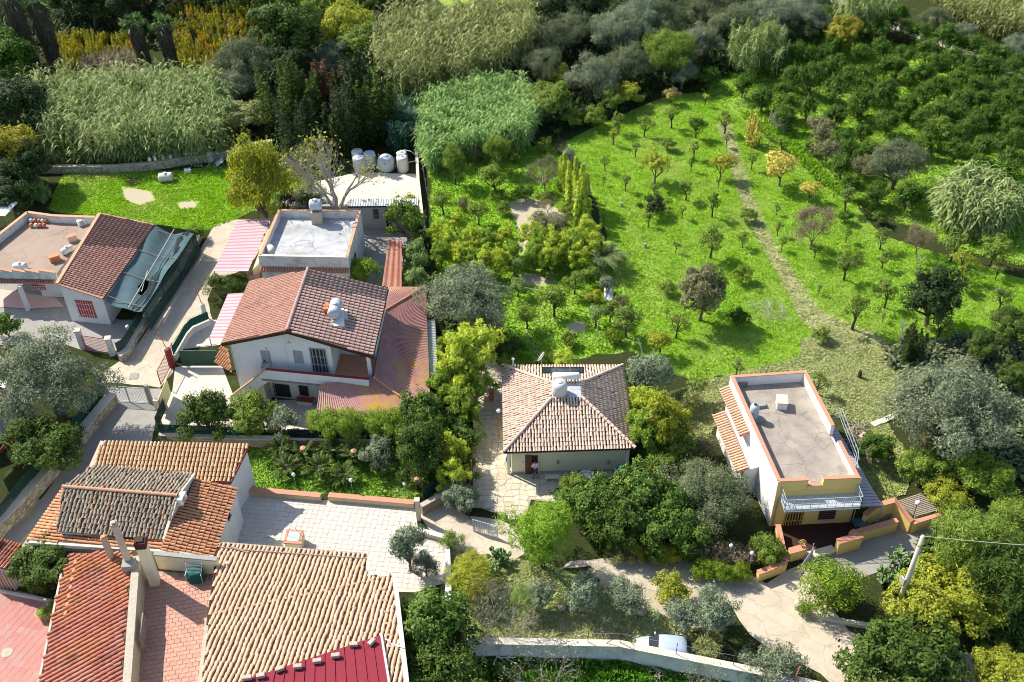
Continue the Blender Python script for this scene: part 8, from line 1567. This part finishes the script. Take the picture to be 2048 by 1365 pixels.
# woods along the top
T('broadleaf', [(175,-5,80,'dark tree behind the left palms, in the top shade'), (240,-8,80,'black green tree between the two palm pairs'), (125,-15,70,'dark tree at the top behind the second palm'), (292,-20,70,'shaded dark tree at the top behind the third palm'), (205,-38,80,'dark treetop at the top edge left of centre'), (350,-40,70,'dark treetop at the upper edge above the autumn rows'), (430,-44,70,'dark treetop at the upper edge right of the autumn rows'),
 (0,100,110,'dark green tree at the left edge beside the first palm', dict(mat='leaf_citrus')), (22,200,120,'black green tree at the left edge under the palms'), (5,290,110,'yellowing green tree at the left edge below the dark tree', dict(mat='leaf_orange')), (38,330,90,'shaded dark tree at the left end of the stone wall'), (15,385,80,'dark shrub tree behind the white sheet canopy')], name='tree', group='dark trees at the upper left', mat='leaf_dark')
T('broadleaf', [(572,50,120,'big round dark tree right of the autumn rows', dict(mat='leaf_broad')), (690,40,90,'light yellow green tree at the top left of centre', dict(mat='leaf_yellow')), (650,15,80,'bright green tree at the top beside the dark round tree', dict(mat='leaf_citrus_light')), (715,80,80,'yellow green tree next to the dry reed bank', dict(mat='leaf_citrus_light')), (585,110,80,'dark tree in the shadow below the big round tree', dict(mat='leaf_dark')), (480,225,80,'pale yellow shrub tree at the right end of the reed bank', dict(mat='leaf_reed_dry', hs=.7)), (1097,195,84,'round green tree beside the fresh green reeds', dict(mat='leaf_citrus_light', hs=.8)), (1106,143,50,'small yellow green tree among the grey olives', dict(mat='leaf_yellow')), (1250,182,56,'yellow green shrub tree at the top left corner of the meadow', dict(mat='leaf_yellow', hs=.7)), (1225,195,44,'green shrub tree at the shaded meadow corner', dict(mat='leaf_citrus_light')), (1010,130,40,'dark shrub in front of the dry reeds', dict(mat='leaf_dark')), (790,0,70,'dark tree at the top centre left of the small field', dict(mat='leaf_dark')), (850,15,50,'dark olive tree at the left of the small bright field', dict(mat='leaf_olive_dark')), (1130,0,90,'dark tree at the top edge right of the small bright field', dict(mat='leaf_dark')), (1175,-5,80,'dark tree at the top edge behind the olives', dict(mat='leaf_dark')), (1690,60,60,'brownish dark tree at the top of the orchard', dict(mat='leaf_orange')), (1600,60,60,'dark tree left of the orchard track', dict(mat='leaf_dark')), (735,-12,70,'dark treetop left of the small bright field', dict(mat='leaf_broad')), (600,-15,90,'green treetop at the top edge above the round dark tree', dict(mat='leaf_citrus_light')), (510,-15,80,'dark treetop at the top edge, centre left')], name='tree', group='broadleaved trees along the top')
T('cypress', [(565,190,84,'dark green pointed thicket tree left of the red brown one', dict(mat='leaf_broad')), (615,205,70,'dark conifer behind the yellow tree', dict(mat='leaf_broad')), (700,185,90,'dark conifer thicket behind the bare tree'), (745,215,80,'dark green conifer at the left of the blue green reeds', dict(mat='leaf_broad')), (650,190,72,'red brown dying conifer in the dark thicket', dict(mat='leaf_rust')), (690,240,80,'dark conifer right above the bare tree'), (600,250,70,'dark undergrowth conifer behind the bare tree branches'), (740,150,60,'dark conifer under the dry reed bank')], name='conifer', cat='tree', group='dark conifers of the thicket', hs=.8)
OL = [(486,110,112,'weeping grey olive right of the autumn rows'),(470,165,80,'lower grey olive at the end of the reed bank'),(670,108,74,'grey green olive inside the dark thicket'),(1095,70,84,'grey olive right of the dry reed bank, upper'),(1088,122,84,'grey olive right of the dry reed bank, lower'),(1184,146,96,'tall grey olive at the centre of the top olive group'),(1147,52,92,'grey olive at the top, left part of the olive group'),(1232,52,108,'broad grey olive at the top of the olive group'),(1284,30,100,'grey olive at the top edge above the meadow'),(1256,118,92,'grey olive above the meadow corner'),(1337,92,110,'large silver olive above the meadow top'),(1402,78,84,'silver olive left of the cane clump'),(1475,36,100,'dark grey olive above the cane clump'),(1540,26,110,'dark grey olive right of the cane clump top'),(1612,18,96,'dark grey olive at the left of the orchard track'),(1320,26,96,'olive at the top edge, middle of the group'),(1420,4,90,'olive at the top edge above the silver olive'),(1366,140,60,'small shaded olive at the top of the meadow'),(1873,32,56,'round dark olive at the top of the orchard'),(1930,58,50,'grey olive right of the round dark one by the track'),(2034,88,54,'grey olive at the right edge of the orchard'),(1040,165,50,'small grey olive beside the fresh reeds')]
for k, e in enumerate(OL): put('olive', e[0], e[1], e[2]*.9, e[3], name='olive_tree', group='grey olive trees along the top', mat=['leaf_olive_dark', None, 'leaf_olive_blue', 'leaf_olive_dark', 'leaf_citrus_light', None][k % 6] if k % 12 != 4 else 'leaf_olive_dark', hs=1.0)
T('cane_clump', [(1515,92,96,'tall pale cane clump at the top corner of the orchard'), (1728,14,96,'cane clump at the top beside the orchard track')], name='cane_clump', cat='reeds')
T('cane_clump', [(62,385,60,'silvery cane plant left of the green field', dict(mat='leaf_reed_fresh', hs=.6))], name='cane_clump', cat='reeds')
# reed banks
reeds('reed_bank', [(75,215),(200,200),(330,200),(450,205),(480,265),(440,325),(300,335),(200,338),(110,335),(70,290)], 2400, 3.8, 'leaf_reed', 'bank of tall pale green reeds above the dry stone wall', L=1.15, W=.085, seed=1, hvar=.5)
reeds('reed_bank', [(90,280),(200,300),(330,300),(450,290),(470,315),(300,335),(110,335)], 700, 1.9, 'leaf_reed_dry', 'dry brown reed skirt hanging over the dry stone wall', L=.7, W=.06, seed=2)
reeds('reed_bank', [(170,150),(280,135),(310,180),(240,215),(170,190)], 420, 2.6, 'leaf_mauve', 'dry reeds with pale plumes between the palms', L=.5, W=.05, seed=3, leafy=.6)
reeds('reed_bank', [(760,110),(860,80),(960,60),(1060,60),(1075,130),(1010,175),(900,205),(810,235),(745,210)], 2900, 4.8, 'leaf_reed_dry', 'tall dry olive coloured reed bank at the top centre', L=1.1, W=.08, seed=4, hvar=.5)
reeds('reed_bank', [(842,225),(960,200),(1045,195),(1075,260),(1050,310),(900,335),(860,355),(838,310)], 3200, 3.0, 'leaf_reed_fresh', 'dense fresh green reeds right of the water tanks', L=.9, W=.065, seed=5, hvar=.3)
reeds('reed_bank', [(770,270),(830,235),(842,300),(790,315)], 420, 2.9, 'leaf_reed_dark', 'blue green shaded reeds behind the right water tanks', L=.7, W=.06, seed=6)
reeds('reed_bank', [(1850,430),(1900,402),(1960,402),(2005,440),(2010,475),(1940,485),(1880,465)], 1000, 3.6, 'leaf_reed', 'big leaning pale cane thicket at the right of the meadow', L=1.2, W=.09, seed=7, lean=(.2, .0))
reeds('reed_bank', [(1840,0),(1900,-30),(2120,-30),(2120,110),(2000,90),(1900,50)], 1700, 4.0, 'leaf_reed_dry', 'yellowish reed slope at the upper right corner', L=.8, W=.07, seed=8)
sheet('track', [(1655,2),(1690,15),(1760,50),(1830,75),(1900,100),(1980,130),(2060,165),(2060,150),(1985,118),(1905,88),(1835,62),(1770,38),(1700,5),(1670,-5)], .02, 'concrete_light', .1, 33)
# fan palms with dead frond skirts
def fan_palm(bx, by, tx, ty, z, rw, label):
    b = P(bx, by, 0); t_ = P(tx, ty, z); r = thing('fan_palm', label, 'palm tree', b, 'fan palms with dead frond skirts'); rg = np.random.default_rng(int(bx)); ax = unit(t_ - b); L_ = np.linalg.norm(t_ - b); sx = unit(np.cross(ax, [0,1,0])); sy = np.cross(ax, sx)
    part('trunk', MB().tube([b - [0,0,.2], b*.5+t_*.5, t_], [rw*.6, rw*.55, rw*.35], 9), 'bark_dark', r)
    n = 2600; h = rg.uniform(.03, .97, n); a = rg.uniform(0, 2*math.pi, n); rr = rw*(.75 + .35*h) * rg.uniform(.8, 1.12, n); D = sx*np.cos(a)[:,None] + sy*np.sin(a)[:,None]; C = b + ax*(h*L_)[:,None] + D*rr[:,None] - b
    V, Fc = leaf_quads(rg, C, D*1.2, .9, .09, along=-ax[None]*np.ones((n,1)) + D*.15, jit=.3); o = link('skirt', np_mesh('skirt', V, Fc, 'leaf_thatch'), r)
    m = MB(); Vs, Fs, o_ = [], [], 0
    for k in range(46):
        a_ = rg.uniform(0, 6.28); el = rg.uniform(-.5, 1.35); d = np.array([math.cos(a_)*math.cos(el), math.sin(a_)*math.cos(el), math.sin(el)]); s_ = rw*1.0; hub = t_ - b + d*s_*rg.uniform(.8, 1.5); side = unit(np.cross(d, rg.normal(size=3)))
        for q in range(9):
            w_ = unit(d + side*(q-4)*.30); e = hub + w_*rw*.95 - [0,0,.12]; bb = np.cross(w_, side); Vs.append(np.array([hub, hub*.5+e*.5 + bb*.05, e, hub*.5+e*.5 - bb*.05])); Fs.append(np.arange(4)[None] + o_); o_ += 4
        Vs.append(np.array([t_-b, t_-b+side*.02, hub+side*.02, hub])); Fs.append(np.arange(4)[None]+o_); o_ += 4
    link('crown', np_mesh('palm_crown', np.concatenate(Vs), np.concatenate(Fs), 'leaf_palm'), r)
fan_palm(76,160,20,-5,10.0,1.1,'tallest fan palm at the left edge of the palm group'); fan_palm(118,150,70,5,9.0,1.05,'second fan palm from the left, crown at the picture top'); fan_palm(300,152,266,50,6.3,.85,'third fan palm, left one of the right pair'); fan_palm(352,152,323,50,6.3,.85,'fourth fan palm, right one of the right pair')
# cycads and date palm
rgc = np.random.default_rng(77); cyc = [frond_mesh('cycad_crown', rgc, 40, 1.3, 0, 'leaf_cycad', 22, .02, .22, .75, .55, -.1, 1.2) for _ in range(3)]
CL = ((561,898,1.15,0,'cycad at the left end of the lawn group'), (607,903,1.15,1,'cycad with a tan cone, second from the left in the back row'), (663,897,1.05,0,'cycad in the middle of the back row'), (708,909,1.15,1,'cycad with a tan cone at the right of the back row'), (573,932,1.1,0,'dark cycad at the front left of the lawn group'), (640,935,1.2,0,'largest cycad in the middle of the front row'), (687,946,1.0,0,'small cycad at the right of the front row'), (834,961,1.0,1,'cycad with a tan cone beside the right garden lamp'), (799,885,.9,0,'shaded cycad behind the dark laurel'))
for k, (x, y, s, cone, l) in enumerate(CL):
    b = P(x, y, .9); b[2] = 0; r = thing('cycad', l, 'cycad', b, 'cycads on the lawn'); r.scale = (s, s, s); r.rotation_euler = (0, 0, k*1.3); link('crown', cyc[k % 3], r)
    link('trunk', mesh_from_mb('cycad_trunk', MB().lathe((0,0,0), [(.22,0),(.26,.3),(.22,.8),(.1,.9)], 10), 'bark_dark'), r)
    if cone: link('cone', mesh_from_mb('cycad_cone', MB().lathe((0,0,.85), [(.16,0),(.24,.12),(.2,.28),(.02,.36)], 12), 'terracotta_pale'), r)
b = P(1205,512,1.6); b[2] = 0; r = thing('date_palm', 'date palm with arching fronds and a star shaped shadow at the meadow edge', 'palm tree', b); dm = frond_mesh('date_palm_crown', rgc, 44, 2.9, 0, 'leaf_datepalm', 26, .03, .55, 1.6, 1.15, -.1, 1.2); link('crown', dm, r); link('trunk', mesh_from_mb('date_palm_trunk', MB().lathe((0,0,0), [(.32,0),(.3,.8),(.34,1.4),(.2,1.7)], 12), 'bark'), r)
# prickly pears
def cactus(px, py, w, hgt, label, n=90, z0=0.0):
    c = P(px, py, z0); r = thing('prickly_pear', label, 'cactus', c); rg = np.random.default_rng(int(px)); m = MB(); pads = []
    for k in range(9): a = rg.uniform(0,6.28); q = w*.35*rg.uniform(0,1); pads.append((c + [q*math.cos(a), q*math.sin(a), .1], unit([rg.normal()*.4, rg.normal()*.4, 1]), 0))
    i = 0
    while len(pads) < n and i < len(pads):
        p, d, lv = pads[i]; i += 1
        if lv > hgt/.35: continue
        for q in range(rg.integers(2, 4)): nd = unit(d + rg.normal(size=3)*.55 + [0,0,.25]); pads.append((p + d*.34, nd, lv + 1))
    for p, d, lv in pads[:n]:
        L_ = rg.uniform(.32,.44); W_ = L_*.36; s = unit(np.cross(d, rg.normal(size=3))); f = np.cross(s, d)*.035; ring = [p + d*L_*(.5 - .5*math.cos(t)) + s*W_*math.sin(t)*(.55+.45*(.5-.5*math.cos(t))) for t in np.linspace(0, 2*math.pi, 10)[:-1]]
        v = [x + f for x in ring] + [x - f for x in ring]; k = len(ring); m.add(v, [tuple(range(k)), tuple(range(k, 2*k))[::-1]] + [(j, k+j, k+(j+1)%k, (j+1)%k) for j in range(k)])
    part('pads', m, 'leaf_cactus', r, kind='stuff')
cactus(1768,1160,3.4,1.8,'prickly pear left of the utility pole, the larger clump',130); cactus(1800,1125,2.6,1.5,'prickly pear behind the upper utility pole',80); cactus(1835,1140,1.5,.9,'prickly pear between utility pole and yellow green tree',60); cactus(1000,1130,2.0,1.1,'tall prickly pear beside the feathery pine',90); cactus(985,1150,1.6,1.0,'prickly pear above the grey leafless shrub',70); cactus(1995,1235,1.0,.7,'small prickly pear at the right below the yellow green tree',30); cactus(1770,1362,1.0,.7,'small prickly pear at the bottom right edge',35)
for x, y, l in ((87,660,'small grey agave in the gravel yard, left one'), (118,662,'small grey agave in the gravel yard, right one')):
    c = P(x, y, 0); r = thing('agave', l, 'agave', c); m = MB()
    for k in range(8): a = k*math.pi/4; d = np.array([math.cos(a), math.sin(a), .45]); s = np.array([-math.sin(a), math.cos(a), 0])*.06; m.quad(c - s, c + s, c + d*.35 + s*.9, c + d*.35 - s*.9).add([c + d*.35 - s*.9, c + d*.35 + s*.9, c + d*.62], [(0,1,2)])
    part('leaf_blades', m, 'leaf_olive_blue', r)

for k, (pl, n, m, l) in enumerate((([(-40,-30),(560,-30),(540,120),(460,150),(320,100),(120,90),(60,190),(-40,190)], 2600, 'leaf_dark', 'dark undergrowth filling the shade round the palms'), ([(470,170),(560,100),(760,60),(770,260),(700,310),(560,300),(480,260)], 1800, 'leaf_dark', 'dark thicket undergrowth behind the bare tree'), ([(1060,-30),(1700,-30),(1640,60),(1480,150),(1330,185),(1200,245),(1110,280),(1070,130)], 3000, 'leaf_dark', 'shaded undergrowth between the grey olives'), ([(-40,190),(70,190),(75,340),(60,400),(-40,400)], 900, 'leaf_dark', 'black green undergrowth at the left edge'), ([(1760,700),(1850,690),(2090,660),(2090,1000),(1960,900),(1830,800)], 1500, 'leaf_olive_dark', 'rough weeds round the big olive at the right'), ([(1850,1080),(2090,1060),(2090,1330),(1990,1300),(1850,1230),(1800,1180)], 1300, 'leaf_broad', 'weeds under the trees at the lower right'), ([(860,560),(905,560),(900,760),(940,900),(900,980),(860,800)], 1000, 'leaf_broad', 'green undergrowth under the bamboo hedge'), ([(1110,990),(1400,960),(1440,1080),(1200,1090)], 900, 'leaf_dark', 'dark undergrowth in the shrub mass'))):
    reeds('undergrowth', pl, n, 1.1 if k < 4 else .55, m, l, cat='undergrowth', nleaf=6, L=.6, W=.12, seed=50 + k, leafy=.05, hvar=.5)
